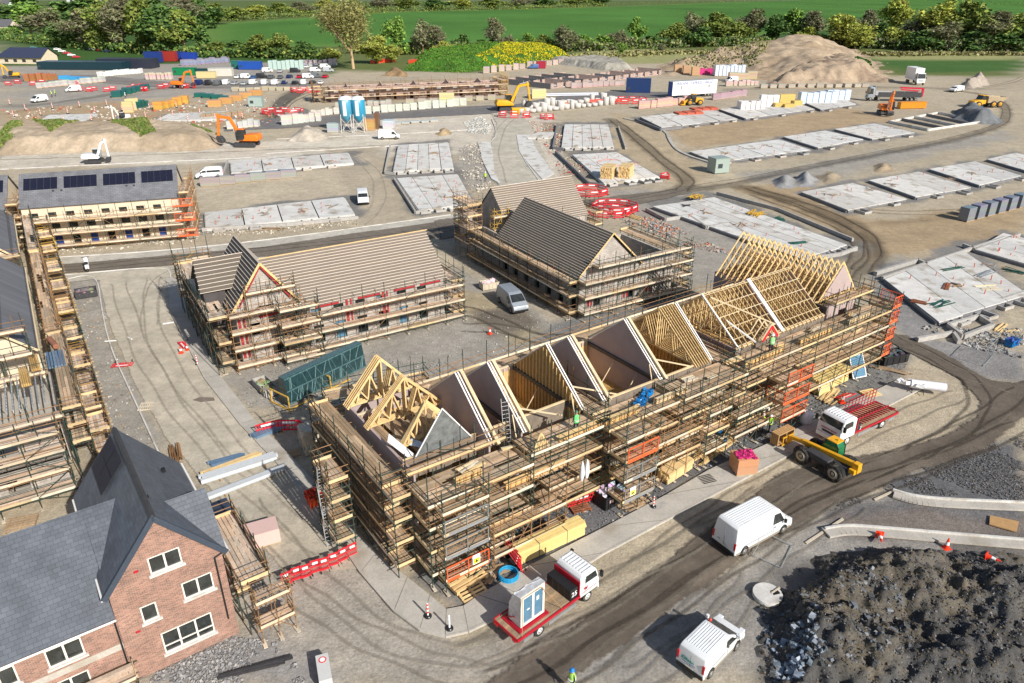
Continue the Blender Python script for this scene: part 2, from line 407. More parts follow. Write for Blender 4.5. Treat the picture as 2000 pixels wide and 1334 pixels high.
tracks=[([(1190,232),(1235,262),(1300,320),(1345,350),(1330,372),(1230,392)],1.9,.5),([(1330,372),(1420,362),(1560,330),(1720,300),(1890,268),(1975,235),(1955,190),(1860,175)],1.7,.5),([(1460,368),(1560,395),(1660,440),(1700,475),(1690,510),(1640,545)],2.6,.5),([(1480,385),(1600,440),(1680,480)],.5,.8),([(1450,365),(1600,420),(1715,470),(1720,520)],.5,.8),([(1660,440),(1800,430),(2000,400)],1.2,.85),([(230,690),(330,800),(420,900)],.5,.93),([(260,640),(380,800),(520,950)],.5,.94),([(420,950),(700,1200),(1050,1250)],.6,.93),([(600,1200),(820,1290),(1100,1200)],.5,.93),([(960,1240),(1230,1110),(1400,1010),(1560,920)],.35,.84),([(1000,1290),(1180,1190),(1300,1110)],.3,.86),([(1150,1334),(1330,1210),(1550,1090)],.4,.86),([(1300,1334),(1420,1250),(1500,1150)],.5,.9),([(0,212),(120,200),(300,170),(640,168)],2.5,.6),([(1420,175),(1600,168),(1800,172),(1960,175)],2.5,.66),([(530,235),(540,205),(580,175)],3,.42),]
def grid_axis(brk):
 out=[brk[0][0]]
 for(a,st),(b,_)in zip(brk[:-1],brk[1:]):
  n=max(1,int(round((b-a)/st)))
  out+=[a+(b-a)*(i+1)/n for i in range(n)]
 return np.array(out)
def ground_color(X,Y):
 col=np.empty(X.shape+(3,));col[:]=(.42,.36,.265)
 big=fbm(X,Y,22,4)[...,None]
 col*=.86+.28*big
 far=sstep(480,620,Y)[...,None];col=col*(1-far)+np.array((.10,.14,.04))*far
 for poly,c,soft,rag in zones:
  w=px_poly(poly)
  sd=sdist(X,Y,w)+(fbm(X,Y,rag*3+1,4)-.5)*rag*4
  a=sstep(-soft,soft,sd)[...,None]
  cc=np.array(c)*(.84+.32*fbm(X+90,Y,6,4)[...,None])
  col=col*(1-a)+cc*a
 for pts,hw,dk in tracks:
  pl=[tuple(G(*p).xy)for p in pts]
  for _ in range(2):
   q=[pl[0]]
   for a,b in zip(pl[:-1],pl[1:]):
    q+=[(a[0]*.75+b[0]*.25,a[1]*.75+b[1]*.25),(a[0]*.25+b[0]*.75,a[1]*.25+b[1]*.75)]
   pl=q+[pl[-1]]
  d=pdist(X,Y,pl)
  rut=1-.5*np.exp(-((d-hw*.6)/(hw*.3))**2)if hw>1 else 1
  a=sstep(hw*1.3,hw*.6,d+(fbm(X,Y,3,3)-.5)*hw)*(.55+.9*fbm(X,Y+50,2.5,3))
  a=np.clip(a,0,1)[...,None]
  col=col*(1-a*(1-dk))
 return np.clip(col,.01,1)
def soil_mat(name,bump=.5,rough=.95,fine=.22):
 m=bpy.data.materials.new(name);m.use_nodes=True
 n=m.node_tree;N=n.nodes;L=n.links;b=N['Principled BSDF']
 b.inputs['Roughness'].default_value=rough;b.inputs['Specular IOR Level'].default_value=.15
 at=N.new('ShaderNodeAttribute');at.attribute_name='soil'
 g=N.new('ShaderNodeNewGeometry')
 out=at.outputs['Color']
 for sc,amt,det in((7.0,fine,4),(1.1,.16,5),(.25,.12,4)):
  nz=N.new('ShaderNodeTexNoise');nz.inputs['Scale'].default_value=sc;nz.inputs['Detail'].default_value=det
  nz.inputs['Roughness'].default_value=.7
  L.new(g.outputs['Position'],nz.inputs['Vector'])
  mr=N.new('ShaderNodeMapRange');mr.inputs[1].default_value=.32;mr.inputs[2].default_value=.68
  mr.inputs[3].default_value=1-amt;mr.inputs[4].default_value=1+amt
  L.new(nz.outputs[0],mr.inputs[0])
  ms=N.new('ShaderNodeVectorMath');ms.operation='SCALE'
  L.new(out,ms.inputs[0]);L.new(mr.outputs[0],ms.inputs['Scale']);out=ms.outputs[0]
 L.new(out,b.inputs['Base Color'])
 nb=N.new('ShaderNodeTexNoise');nb.inputs['Scale'].default_value=4.0;nb.inputs['Detail'].default_value=7
 nb.inputs['Roughness'].default_value=.7
 L.new(g.outputs['Position'],nb.inputs['Vector'])
 bp=N.new('ShaderNodeBump');bp.inputs['Strength'].default_value=bump;bp.inputs['Distance'].default_value=.18
 L.new(nb.outputs[0],bp.inputs['Height']);L.new(bp.outputs[0],b.inputs['Normal'])
 MATS[name]=m
 return m
soil_mat('soil')
def grid_mesh(name,X,Y,Z,col,material,mask=None,kind='structure',parent=None,attr='soil',edge=None):
 ny,nx=X.shape
 idx=np.arange(nx*ny).reshape(ny,nx)
 q=np.stack([idx[:-1,:-1],idx[:-1,1:],idx[1:,1:],idx[1:,:-1]],-1).reshape(-1,4)
 if mask is not None:
  mk=(mask[:-1,:-1]|mask[:-1,1:]|mask[1:,1:]|mask[1:,:-1]).reshape(-1)
  q=q[mk]
  used=np.unique(q);mp=-np.ones(nx*ny,int);mp[used]=np.arange(len(used));q=mp[q]
 else:used=np.arange(nx*ny)
 co=np.stack([X.ravel(),Y.ravel(),Z.ravel()],-1)[used]
 me=bpy.data.meshes.new(name)
 me.vertices.add(len(co));me.vertices.foreach_set('co',co.ravel())
 me.loops.add(len(q)*4);me.loops.foreach_set('vertex_index',q.ravel().astype(np.int32))
 me.polygons.add(len(q));me.polygons.foreach_set('loop_start',np.arange(0,len(q)*4,4,dtype=np.int32))
 me.polygons.foreach_set('loop_total',np.full(len(q),4,np.int32))
 me.polygons.foreach_set('use_smooth',np.ones(len(q),bool))
 me.update(calc_edges=True)
 c4=np.ones((len(used),4));c4[:,:3]=col.reshape(-1,3)[used]
 if edge is not None:c4[:,3]=edge.ravel()[used]
 ca=me.color_attributes.new(attr,'FLOAT_COLOR','POINT');ca.data.foreach_set('color',c4.ravel())
 me.materials.append(M_(material))
 o=bpy.data.objects.new(name,me);C.objects.link(o)
 if parent:o.parent=parent
 return tag(o,kind=kind)if kind else o
gx=grid_axis([(-3000,300),(-600,20),(-160,1.6),(-60,.5),(70,1.2),(180,15),(600,300),(3000,1)])
gy=grid_axis([(-60,4),(14,.38),(90,.7),(150,1.5),(260,4),(420,15),(900,150),(3000,1)])
X,Y=np.meshgrid(gx,gy)
Z=(fbm(X,Y,2.5,3)-.5)*.10*(Y<300)
Z-=.06
grid_mesh('ground',X,Y,Z,ground_color(X,Y),'soil')
def sheet_mat(name,bump=.3,rough=.9,spec=.25,fine=.15,streak=None):
 m=soil_mat(name,bump,rough,fine)
 n=m.node_tree;N=n.nodes;L=n.links;b=N['Principled BSDF']
 b.inputs['Specular IOR Level'].default_value=spec
 at=[x for x in N if x.type=='ATTRIBUTE'][0]
 g=[x for x in N if x.type=='NEW_GEOMETRY'][0]
 nz=N.new('ShaderNodeTexNoise');nz.inputs['Scale'].default_value=1.6;nz.inputs['Detail'].default_value=8;nz.inputs['Roughness'].default_value=.75
 L.new(g.outputs['Position'],nz.inputs['Vector'])
 ad=N.new('ShaderNodeMath');ad.operation='MULTIPLY_ADD';ad.inputs[1].default_value=.9;ad.inputs[2].default_value=-.45
 L.new(nz.outputs[0],ad.inputs[0])
 a2=N.new('ShaderNodeMath');a2.operation='ADD';L.new(ad.outputs[0],a2.inputs[0]);L.new(at.outputs['Alpha'],a2.inputs[1])
 mr=N.new('ShaderNodeMapRange');mr.inputs[1].default_value=.42;mr.inputs[2].default_value=.6
 L.new(a2.outputs[0],mr.inputs[0]);L.new(mr.outputs[0],b.inputs['Alpha'])
sheet_mat('asphalt',.25,.85,.3,.14)
sheet_mat('stone_dust',.35,.95,.1,.12)
sheet_mat('turf',.8,.95,.1,.3)
def sheet(name,pts,col,material='asphalt',z=.035,soft=.5,cell=.4,label=None,streaks=(),var=.2):
 w=px_poly(pts)
 xs=[p[0]for p in w];ys=[p[1]for p in w]
 mg=soft+1
 X,Y=np.meshgrid(np.arange(min(xs)-mg,max(xs)+mg+cell,cell),np.arange(min(ys)-mg,max(ys)+mg+cell,cell))
 sd=sdist(X,Y,w)+(fbm(X,Y,4,4)-.5)*soft*1.2
 e=np.clip(.5+sd/(2*soft),0,1)
 c=np.empty(X.shape+(3,));c[:]=col
 c*=((1-var/2+var*fbm(X,Y,7,4))*(.85+.3*fbm(X+9,Y,1.6,3)))[...,None]
 for sp,hw,f in streaks:
  d=pdist(X,Y,[tuple(G(*p).xy)for p in sp])
  a=sstep(hw*1.4,hw*.5,d+(fbm(X,Y,3,4)-.5)*hw*1.2)[...,None]*.8
  c=c*(1-a*(1-f))
 return grid_mesh(name,X,Y,np.full(X.shape,z),c,material,mask=sd>-soft*1.5,edge=e)
sheet('road',[(930,1345),(1130,1215),(1300,1105),(1440,985),(1530,925),(1640,900),(1760,880),(1850,850),(1905,815),(1912,785),(1880,745),(1800,700),(1735,668),(1725,650),(1770,655),(1860,700),(1930,745),(1990,750),(2060,725),(2080,760),(1920,880),(1750,935),(1640,985),(1500,1065),(1330,1170),(1090,1345)],(.135,.11,.085),soft=.7,streaks=[([(1050,1334),(1300,1150),(1480,1040),(1650,945),(1900,850),(2000,790)],.6,.75),([(1000,1334),(1250,1150),(1450,1010),(1700,900)],.5,.8),([(1350,1140),(1500,1060),(1640,985)],.4,1.5),([(1560,960),(1700,930),(1800,900)],1.2,1.3)])
sheet('road',[(108,518),(300,502),(520,482),(700,455),(900,428),(960,432),(965,452),(900,458),(700,482),(560,496),(420,512),(300,520),(118,535)],(.17,.145,.115),soft=.6,z=.036)
sheet('road',[(850,432),(1000,405),(1190,385),(1300,372),(1340,362),(1345,378),(1250,398),(1000,440),(860,470)],(.17,.145,.115),soft=1,z=.037)
sheet('road',[(520,232),(640,225),(800,212),(960,206),(1000,205),(1080,190),(1200,178),(1320,180),(1330,190),(1200,192),(1080,207),(960,222),(760,232),(640,246),(520,252),(440,256),(440,246)],(.17,.16,.155),soft=1,cell=.9,z=.036)
sheet('road',[(535,228),(530,210),(548,190),(585,172),(602,176),(570,195),(556,212),(560,230)],(.13,.115,.09),soft=1,cell=.8,z=.034)
sheet('road',[(0,148),(180,146),(330,160),(620,163),(640,172),(330,172),(180,160),(0,160)],(.22,.20,.18),soft=1.5,cell=1.5,z=.034)
sheet('street',[(135,540),(330,520),(345,560),(345,640),(420,760),(560,920),(640,1010),(720,1110),(560,1120),(470,1010),(390,930),(330,860),(270,760),(215,640),(195,548)],(.47,.42,.335),'stone_dust',z=.03,soft=.35,cell=.35,var=.15)
sheet('street',[(955,215),(1010,212),(1040,250),(1075,330),(1090,352),(975,366),(945,300),(965,270),(970,240)],(.47,.435,.36),'stone_dust',z=.03,soft=.6,cell=.6)
sheet('street',[(0,312),(300,302),(640,288),(760,283),(760,272),(640,272),(420,285),(300,294),(0,305)],(.57,.52,.43),'stone_dust',z=.03,soft=.8,cell=.8)
sheet('verge',[(110,502),(300,490),(520,468),(700,445),(880,418),(905,426),(700,456),(520,482),(300,502),(110,518)],(.47,.44,.38),'stone_dust',z=.028,soft=.4,cell=.5)
sheet('verge',[(118,537),(320,521),(520,500),(520,512),(330,530),(130,552)],(.46,.43,.37),'stone_dust',z=.028,soft=.4,cell=.5)
def field():
 w=px_poly([(400,88),(405,48),(760,24),(1180,14),(1500,2),(1760,-5),(2100,0),(2100,22),(1800,40),(1500,68),(1000,82),(700,92)])
 xs=[p[0]for p in w];ys=[p[1]for p in w]
 X,Y=np.meshgrid(np.arange(min(xs),max(xs),8),np.arange(min(ys),max(ys),8))
 sd=sdist(X,Y,w)
 c=np.empty(X.shape+(3,));c[:]=(.075,.185,.035)
 c*=(.7+.6*fbm(X,Y*.6,90,5))[...,None]
 a=sstep(40,-20,sd)[...,None];c=c*(1-a)+np.array((.15,.24,.06))*a
 rows=(np.sin((X*.35+Y*.94)/3.2*1.0)>.75)[...,None]
 c*=np.where(rows,.9,1)
 grid_mesh('field',X,Y,np.full(X.shape,.15),c,'turf',mask=sd>0,edge=np.ones(X.shape))
field()
# -- building helpers
def tint(rg,a=.16,warm=.05):
 k=rg.uniform(1-a,1+a);w=rg.uniform(-warm,warm)
 return(k*(1+w),k,k*(1-w))
def wall2d(mb,p0,p1,z0,z1,openings,th=.12,inward=1,t=None):
 p0=Vector((p0[0],p0[1],0));p1=Vector((p1[0],p1[1],0));L=(p1-p0).length;d=(p1-p0)/L
 nrm=Vector((-d.y,d.x,0))*inward
 us=sorted({0,L,*[o[0]for o in openings],*[o[1]for o in openings]})
 zs=sorted({z0,z1,*[o[2]for o in openings],*[o[3]for o in openings]})
 for a,b in zip(us[:-1],us[1:]):
  run=None
  for c,e in zip(zs[:-1],zs[1:]):
   m=((a+b)/2,(c+e)/2)
   hole=any(o[0]<m[0]<o[1]and o[2]<m[1]<o[3]for o in openings)
   if hole:
    if run:_wb(mb,p0,d,nrm,a,b,run[0],run[1],th,t);run=None
   else:run=(run[0],e)if run else(c,e)
  if run:_wb(mb,p0,d,nrm,a,b,run[0],run[1],th,t)
def _wb(mb,p0,d,n,a,b,c,e,th,t):
 q=[p0+d*a,p0+d*b,p0+d*b+n*th,p0+d*a+n*th]
 if(q[1]-q[0]).cross(q[2]-q[1]).z<0:q=q[::-1]
 vv=[(p.x,p.y,c)for p in q]+[(p.x,p.y,e)for p in q]
 mb.mesh(vv,[(0,3,2,1),(4,5,6,7),(0,1,5,4),(1,2,6,5),(2,3,7,6),(3,0,4,7)],t)
def tri_prism_x(mb,x0,x1,y0,y1,z0,z1,t=None):
 ym=(y0+y1)/2
 mb.extr([(y0,z0),(y1,z0),(ym,z1)],x0,x1,'x',t)
def tri_prism_y(mb,y0,y1,x0,x1,z0,z1,t=None):
 xm=(x0+x1)/2
 mb.extr([(x0,z0),(x1,z0),(xm,z1)][::-1],y0,y1,'y',t)
def truss(mb,a,b,z0,z1,w=.055,h=.14,rg=rnd,webs=2,tail=.25):
 a=Vector((*a,z0));b=Vector((*b,z0));m=(a+b)/2;m.z=z1
 t=tint(rg,.12,.04)
 da=(a-m).normalized()*tail;db=(b-m).normalized()*tail
 mb.beam(a+da,m,w,h,t);mb.beam(b+db,m,w,h,t);mb.beam(a,b,w,h,t)
 for k in range(webs):
  f=(k+1)/(webs+1)
  for s,e in((a,b),(b,a)):
   top=s.lerp(m,f);bot=s.lerp(e,(k+1.0)/(2*webs+2)+.12)
   mb.beam(top,bot,w,h*.6,t)
   mb.beam(s.lerp(m,f),s.lerp(e,k/(2*webs+2.0)+.1),w,h*.6,t)
 mb.beam(m,(a+b)/2,w,h*.6,t)
def scaffold(fr,label,runs,group=None,seed=1,name='scaffold'):
 rg=random.Random(seed)
 root=thing(name,fr.o,fr.a,label,'scaffold',group)
 nst=0;extra=MB()
 for r in runs:
  p0=Vector((*r['p0'],0));p1=Vector((*r['p1'],0));n=Vector((*r['n'],0));W=r.get('w',1.35)
  L=(p1-p0).length;d=(p1-p0)/L
  lifts=r['lifts'];top=r.get('top',lifts[-1]+1.25);bay=r.get('bay',2.3);pm=r.get('mat','tube_green')
  nb=max(1,round(L/bay))
  pale=r.get('pale',.5);R0=r.get('r',.038)
  for i in range(nb+1):
   q=p0+d*(L*i/nb)
   for k,off in((0,.0),(1,W)):
    if k==0 and r.get('inner',True)is False:continue
    b=q+n*off
    lean=Vector((rg.uniform(-.04,.04),rg.uniform(-.04,.04),0))
    tz=top+rg.uniform(-.15,.45)if k else lifts[-1]+rg.uniform(-.1,.5)
    mb=MB()if nst<100 else extra
    mb.tube(b,b+lean+Vector((0,0,tz)),R0,5)
    for z in lifts:
     mb.box(b.x-R0*1.6,b.x+R0*1.6,b.y-R0*1.6,b.y+R0*1.6,z-.16,z-.04)
    if nst<100:mb.build('standard',pm,root)
    nst+=1
  mb=MB()
  for i in range(nb+1):
   q=p0+d*(L*i/nb)+n*W
   a=rg.uniform(-.3,.3)
   mb.beam(q-n*.35+d*a*.2+Vector((0,0,.03)),q+n*.35+Vector((0,0,.03)),.22,.05,tint(rg))
  mb.build('sole_board','board_pale',root)
  for li,z in enumerate(lifts):
   e0,e1=r.get('ext',{}).get(li,(0,0))
   a0,a1=-e0,L+e1
   mb=MB();mb.mi=0
   nw=int(W/.235)
   for k in range(nw):
    u=a0-rg.uniform(0,3.0)
    off=.04+k*(W-.06)/nw
    while u<a1:
     ln=rg.choice((3.9,3.9,3.0,2.4));s=max(u,a0);e=min(u+ln-.02,a1+rg.uniform(-.05,.12))
     if e-s>.2 and rg.random()>r.get('gap',.03):
      zz=z+rg.uniform(0,.018)
      c0=p0+d*s+n*(off+.11)+Vector((0,0,zz));c1=p0+d*e+n*(off+.11)+Vector((0,0,zz+rg.uniform(-.01,.01)))
      pl=rg.random()<pale
      t=tint(rg,.3,.07)
      if pl:t=tuple(x*y for x,y in zip(t,(1.5,1.62,1.95)if pale>=.85 else(1.4,1.42,1.5)))
      mb.beam(c0,c1,.222,.04,t)
     u+=ln
   mb.build('deck','board',root)
   mb=MB();u=a0
   while u<a1:
    ln=rg.choice((3.9,3.0,3.9));e=min(u+ln,a1)
    c0=p0+d*u+n*(W+.02+rg.uniform(0,.03))+Vector((0,0,z+.13));c1=p0+d*e+n*(W+.02+rg.uniform(0,.03))+Vector((0,0,z+.13))
    t=tint(rg,.2,.06)
    if rg.random()<(.9 if pale>.8 else.4):t=tuple(x*1.12*y for x,y in zip(t,(1,1.13,1.5)))
    mb.beam(c0,c1,.04,.19,t)
    u+=ln
   for u in(a0,a1):
    mb.beam(p0+d*u+Vector((0,0,z+.13)),p0+d*u+n*W+Vector((0,0,z+.13)),.04,.225,tint(rg,.2))
   mb.build('toe_board','toe',root)
   mb=MB()
   for off in(0,W):mb.tube(p0+d*(a0-.2)+n*off+Vector((0,0,z-.07)),p0+d*(a1+.25)+n*off+Vector((0,0,z-.07)),R0*.9,4)
   nt_=nb*2
   for i in range(nt_+1):
    q=p0+d*(L*i/nt_)
    mb.tube(q-n*rg.uniform(.05,.3)+Vector((0,0,z-.13)),q+n*(W+rg.uniform(.1,.35))+Vector((0,0,z-.13)),R0*.8,4)
   mb.build('ledger',pm if rg.random()<.6 else 'tube_rust',root)
   if not r.get('norail')and li==len(lifts)-1:
    mb=MB()
    for i in range(nb):
     if rg.random()<.75:
      q=p0+d*(L*(i+rg.uniform(.25,.75))/nb)+n*(W+.02);mb.tube(q+Vector((0,0,z-.2)),q+Vector((rg.uniform(-.05,.05),0,z+rg.uniform(1.1,1.9))),R0*.8,4)
    if mb.v:mb.build('guard_posts',pm if rg.random()<.5 else 'tube_rust',root)
   if not r.get('norail'):
    mb=MB()
    for h in(.5,1.0):mb.tube(p0+d*(a0-.25)+n*W+Vector((0,0,z+h)),p0+d*(a1+.3)+n*W+Vector((0,0,z+h+rg.uniform(-.03,.03))),R0*.85,4)
    for u in((a0,a1)if r.get('endrail',True)else()):
     for h in(.5,1.0):mb.tube(p0+d*u-n*.1+Vector((0,0,z+h)),p0+d*u+n*(W+.15)+Vector((0,0,z+h)),R0*.85,4)
    mb.build('guard_rail',pm if rg.random()<.55 else 'tube_rust',root)
  zs=[0.1]+list(lifts)+([lifts[-1]+1]if top-lifts[-1]>.9 else[])
  for i in range(1,nb,r.get('brace',3)):
   mb=MB()
   q0=p0+d*(L*i/nb)+n*(W+.06);q1=p0+d*(L*min(i+1,nb)/nb)+n*(W+.06)
   fl=rg.random()<.5
   for k in range(len(zs)-1):
    a,b=(q0,q1)if(k%2==0)!=fl else(q1,q0)
    mb.tube(a+Vector((0,0,zs[k]+.1)),b+Vector((0,0,zs[k+1]+.1)),R0*.85,4)
   mb.build('brace',pm if rg.random()<.6 else 'tube_rust',root)
 if extra.v:
  tag(extra.build('standard','tube_green',root),kind='stuff')
 return root
def loading_gate(root,p0,p1,z,material='orange_gate',h=1.15,sign=None):
 p0=Vector((*p0,z));p1=Vector((*p1,z));d=(p1-p0)
 mb=MB()
 for hh in(.0,h):mb.beam(p0+Vector((0,0,hh)),p1+Vector((0,0,hh)),.06,.07)
 for f in(0,.5,1):mb.beam(p0+d*f,p0+d*f+Vector((0,0,h)),.06,.06)
 mb.beam(p0+Vector((0,0,.12)),p1+Vector((0,0,.12)),.03,.2)
 nn=int(d.length/.25)
 for i in range(nn):mb.beam(p0+d*(i/nn),p0+d*(i/nn)+Vector((0,0,h)),.012,.012)
 for i in range(3):mb.beam(p0+Vector((0,0,.4+i*.22)),p1+Vector((0,0,.4+i*.22)),.012,.012)
 g=mb.build('loading_gate',material,root)
 if sign:
  s=MB();c=p0+d*sign;e=d.normalized()
  nrm=Vector((e.y,-e.x,0))*.05
  s.mesh([c+nrm+Vector((0,0,.45)),c+nrm+e*.55+Vector((0,0,.45)),c+nrm+e*.55+Vector((0,0,1.2)),c+nrm+Vector((0,0,1.2))],[(0,1,2,3)],(1,1,1))
  c=c+nrm*1.2
  s.mesh([c+e*.05+Vector((0,0,.5)),c+e*.5+Vector((0,0,.5)),c+e*.5+Vector((0,0,.92)),c+e*.05+Vector((0,0,.92))],[(0,1,2,3)],(.9,.85,.05))
  c=c+nrm*.2
  s.mesh([c+e*.15+Vector((0,0,.6)),c+e*.4+Vector((0,0,.6)),c+e*.27+Vector((0,0,.85))],[(0,1,2)],(.03,.03,.03))
  s.build('scaffold_tag','paint_any',g)
 return g
def ladder(root,p,q,w=.38,material='galv'):
 p=Vector(p);q=Vector(q);d=(q-p).normalized();s=Vector((d.y,-d.x,0))
 if s.length<.05:s=Vector((1,0,0))
 s.normalize();mb=MB()
 for k in(-1,1):mb.beam(p+s*w/2*k,q+s*w/2*k,.04,.07)
 n=int((q-p).length/.28)
 for i in range(1,n):c=p.lerp(q,i/n);mb.tube(c-s*w/2,c+s*w/2,.018,4)
 return mb.build('ladder',material,root)
 # -- terrace A: timber frames with open roofs
FA=Frame((776,1131),35)
def terrace_a():
 rg=random.Random(11)
 ZE,ZR,Y0,Y1,ZF=6.75,10.3,1.0,9.8,4.1
 root=thing('timber_frame_terrace',FA.o,FA.a,'long timber frame terrace with open roof, yellow studs and purple brown party walls','building')
 spans=[(2.2,16.2),(18.0,30.2),(33.2,46.0)]
 for x0,x1 in spans:
  op=[];x=1.0
  while x<x1-x0-2:
   for zz,w in((.9,1.3),(3.7 if zz_alt else 3.7,1.1))if(zz_alt:=True)else():
    op.append((x,x+w,zz+.3,zz+1.5))
   x+=2.7
  mb=MB();wall2d(mb,(x0,Y0+(1.6 if x0<3 else 0)),(x1,Y0+(1.6 if x0<3 else 0)),.15,ZE,op,.16)
  mb.build('front_wall','weathered_osb',root)
  mb=MB();wall2d(mb,(x0,Y1),(x1,Y1),.15,ZE,[(o[0],o[1],o[2],o[3])for o in op[::2]],.16,-1);mb.build('rear_wall','membrane',root)
  mb=MB();mb.box(x0+.2,x1-.2,Y0+.2,Y1-.2,ZF-.25,ZF);mb.build('upper_floor','osb',root)
  mb=MB();mb.box(x0+.2,x1-.2,Y0+1.9,Y1-.2,.1,.2);mb.build('ground_floor','concrete',root)
  mb=MB()
  mb.beam((x0,Y0+(1.7 if x0<3 else.08),ZE+.05),(x1,Y0+(1.7 if x0<3 else.08),ZE+.05),.16,.1,(1.1,1,.9))
  mb.beam((x0,Y1-.08,ZE+.05),(x1,Y1-.08,ZE+.05),.16,.1)
  mb.build('wall_plate','timber_pale',root)
  mb=MB();x=x0+.3
  while x<x1:mb.beam((x,Y1-.24,ZF),(x,Y1-.24,ZE),.05,.09,tint(rg,.1));x+=.5
  mb.box(x0+.2,x1-.2,Y1-.19,Y1-.17,ZF,ZE-.35,(.9,.85,.8))
  mb.build('rear_studs','timber',root)
 for x,studs,seam in((2.25,0,0),(8.0,0,0),(10.7,0,1),(16.0,1,1),(18.1,0,0),(24.0,0,1),(29.9,1,1),(33.3,0,0),(39.6,0,0),(45.9,0,0)):
  mb=MB();mb.box(x,x+.14,Y0+.18,Y1-.26,.15,ZE)
  if x>2.5 and x<33:tri_prism_x(mb,x,x+.14,Y0+.05,Y1-.05,ZE+.004,ZR)
  elif x>=39:tri_prism_x(mb,x,x+.14,Y0+.3,Y1-.3,ZE+.004,ZR-.35)
  w=mb.build('party_wall','osb' if studs else 'membrane',root)
  if studs:
   mb=MB();y=Y0+.4;ym=(Y0+Y1)/2
   while y<Y1-.3:
    zt=ZE+(ZR-ZE)*(1-abs(y-ym)/(ym-Y0))-.1
    mb.beam((x-.05,y,ZF),(x-.05,y,max(zt,ZF+2)),.05,.09,tint(rg,.12),up=(1,0,0));y+=.42
   mb.build('stud','timber',w)
  if seam:
   mb=MB();mb.box(x-.16,x-.003,Y0+.3,Y1-.3,ZE-.28,ZE+.02);mb.build('steel_band','dark_steel',w)
  if 2.5<x<33:
   mb=MB();ym=(Y0+Y1)/2
   for dx,ww in((.02,.09),(.24,.09)):
    for ya in(Y0-.1,Y1+.1):mb.beam((x+dx,ya,ZE+.02),(x+dx,ym,ZR+.06),ww,.06)
   mb.build('capping_strip','white_upvc',w)
   if x not in(8.0,18.1)or 1:
    if x<29 and x!=16.0:
     mb=MB()
     for k in range(4):
      mb.beam((x+.42+k*.06,Y0-.3,ZE+.05),(x+.42+k*.06,ym,ZR+.05),.055,.2,tint(rg,.1))
      mb.beam((x+.42+k*.06,Y1+.3,ZE+.05),(x+.42+k*.06,ym,ZR+.05),.055,.2,tint(rg,.1))
     mb.build('rafter_pair','timber_pale',w)
   if x in(10.7,16.0,24.0):
    mb=MB()
    mb.beam((x-.1,Y0+1.1,ZE+.95),(x-.35,Y0-.3,ZF+.3),.07,.1)
    mb.beam((x+.3,Y0+1.5,ZE+1.2),(x+3.6,Y0+.1,ZE+.1),.07,.1)
    for yy in(3.4,6.2):mb.beam((x-.1,yy,ZE-.6),(x-1.1,yy+.3,ZF+.1),.05,.08)
    mb.build('raking_prop','timber_pale',w)
 mb=MB()
 for k in range(16):mb.beam((11.7+.19*k*.6,2.0+k*.12,ZF+.15),(13.2+.19*k*.6,1.9+k*.12,ZF+.15),.06,.2,tint(rg,.15))
 mb.build('joist_stack','timber_pale',root)
 mb=MB()
 for k in range(9):mb.rock((26.3+k*.22,4.0+.4*math.sin(k),ZF+.25),.3,rg,tint(rg,.3))
 mb.build('tarpaulin','blue_plastic',root)
 for k in range(7):
  mb=MB();truss(mb,(28.0+k*.27,Y0-.1),(28.0+k*.27,Y1+.1),ZE+.12,ZR+.05,.05,.16,rg,2);mb.build('truss','timber',root)
 xl,xr,zr=2.2,7.7,10.0
 for k,y in enumerate((11.75,11.5,11.25,11.0)):
  mb=MB();truss(mb,(xl,y),(xr,y),ZE+.12,zr,.055,.17,rg,2);mb.build('truss','timber',root)
 for k,y in enumerate((8.1,7.95,7.8,7.65)):
  mb=MB();truss(mb,(xl,y-.02*k),(xr+.4,y),ZE+.12,zr-.1,.055,.17,rg,2);mb.build('truss','timber',root)
 for k in range(5):
  mb=MB();truss(mb,(xl+.7,3.9+k*.09),(xr-.7+.1*k,4.6+k*.09),ZE+.2,zr-.5,.055,.17,rg,2);mb.build('truss','timber',root)
 mb=MB();tri_prism_y(mb,2.5,2.6,xl+.9,xr-.3,ZE+.1,zr-.2)
 g=mb.build('gable_panel','grey_film',root)
 mb=MB()
 for s in(-1,1):mb.beam(((xl+xr+.6)/2,2.45,zr-.12),((xl+xr+.6)/2+s*2.2,2.45,ZE+.1),.05,.08)
 mb.build('capping_strip','white_upvc',g)
 mb=MB()
 for k in range(22):
  x=xl+.25+k*.245
  a=2.9+rg.uniform(0,1);b=11-rg.uniform(0,1.5);m=rg.uniform(5,8)
  for s,e in((a,m),(m+.04,b)):
   if rg.random()>.14:mb.beam((x,s,ZE-.45+rg.uniform(0,.03)),(x,e,ZE-.45+rg.uniform(0,.03)),.225,.04,tint(rg,.35,.07))
 mb.build('inner_decking','board',root)
 mb=MB();mb.box(xl-.02,xl+.13,2.5,12.0,.15,ZE+.05);mb.box(xl+.2,xr,11.85,12.0,.15,ZE+.03);mb.build('side_wall','membrane',root)
 mb=MB();mb.mesh([(2.15,4.6,7.3),(2.9,2.7,6.6),(3.2,2.9,6.9),(2.5,5.0,7.6)],[(0,1,2,3)]);mb.mesh([(3.4,4.0,6.9),(4.4,2.75,6.8),(4.7,3.0,6.9),(3.8,4.3,7.1)],[(0,1,2,3)],(.6,.8,1))
 mb.build('membrane_flap','white_wrap',root)
 x=33.5
 while x<45.6:
  mb=MB();truss(mb,(x,Y0),(x,Y1),ZE+.12,ZR,.05,.12,rg,3);mb.build('truss','timber',root);x+=.6
 mb=MB()
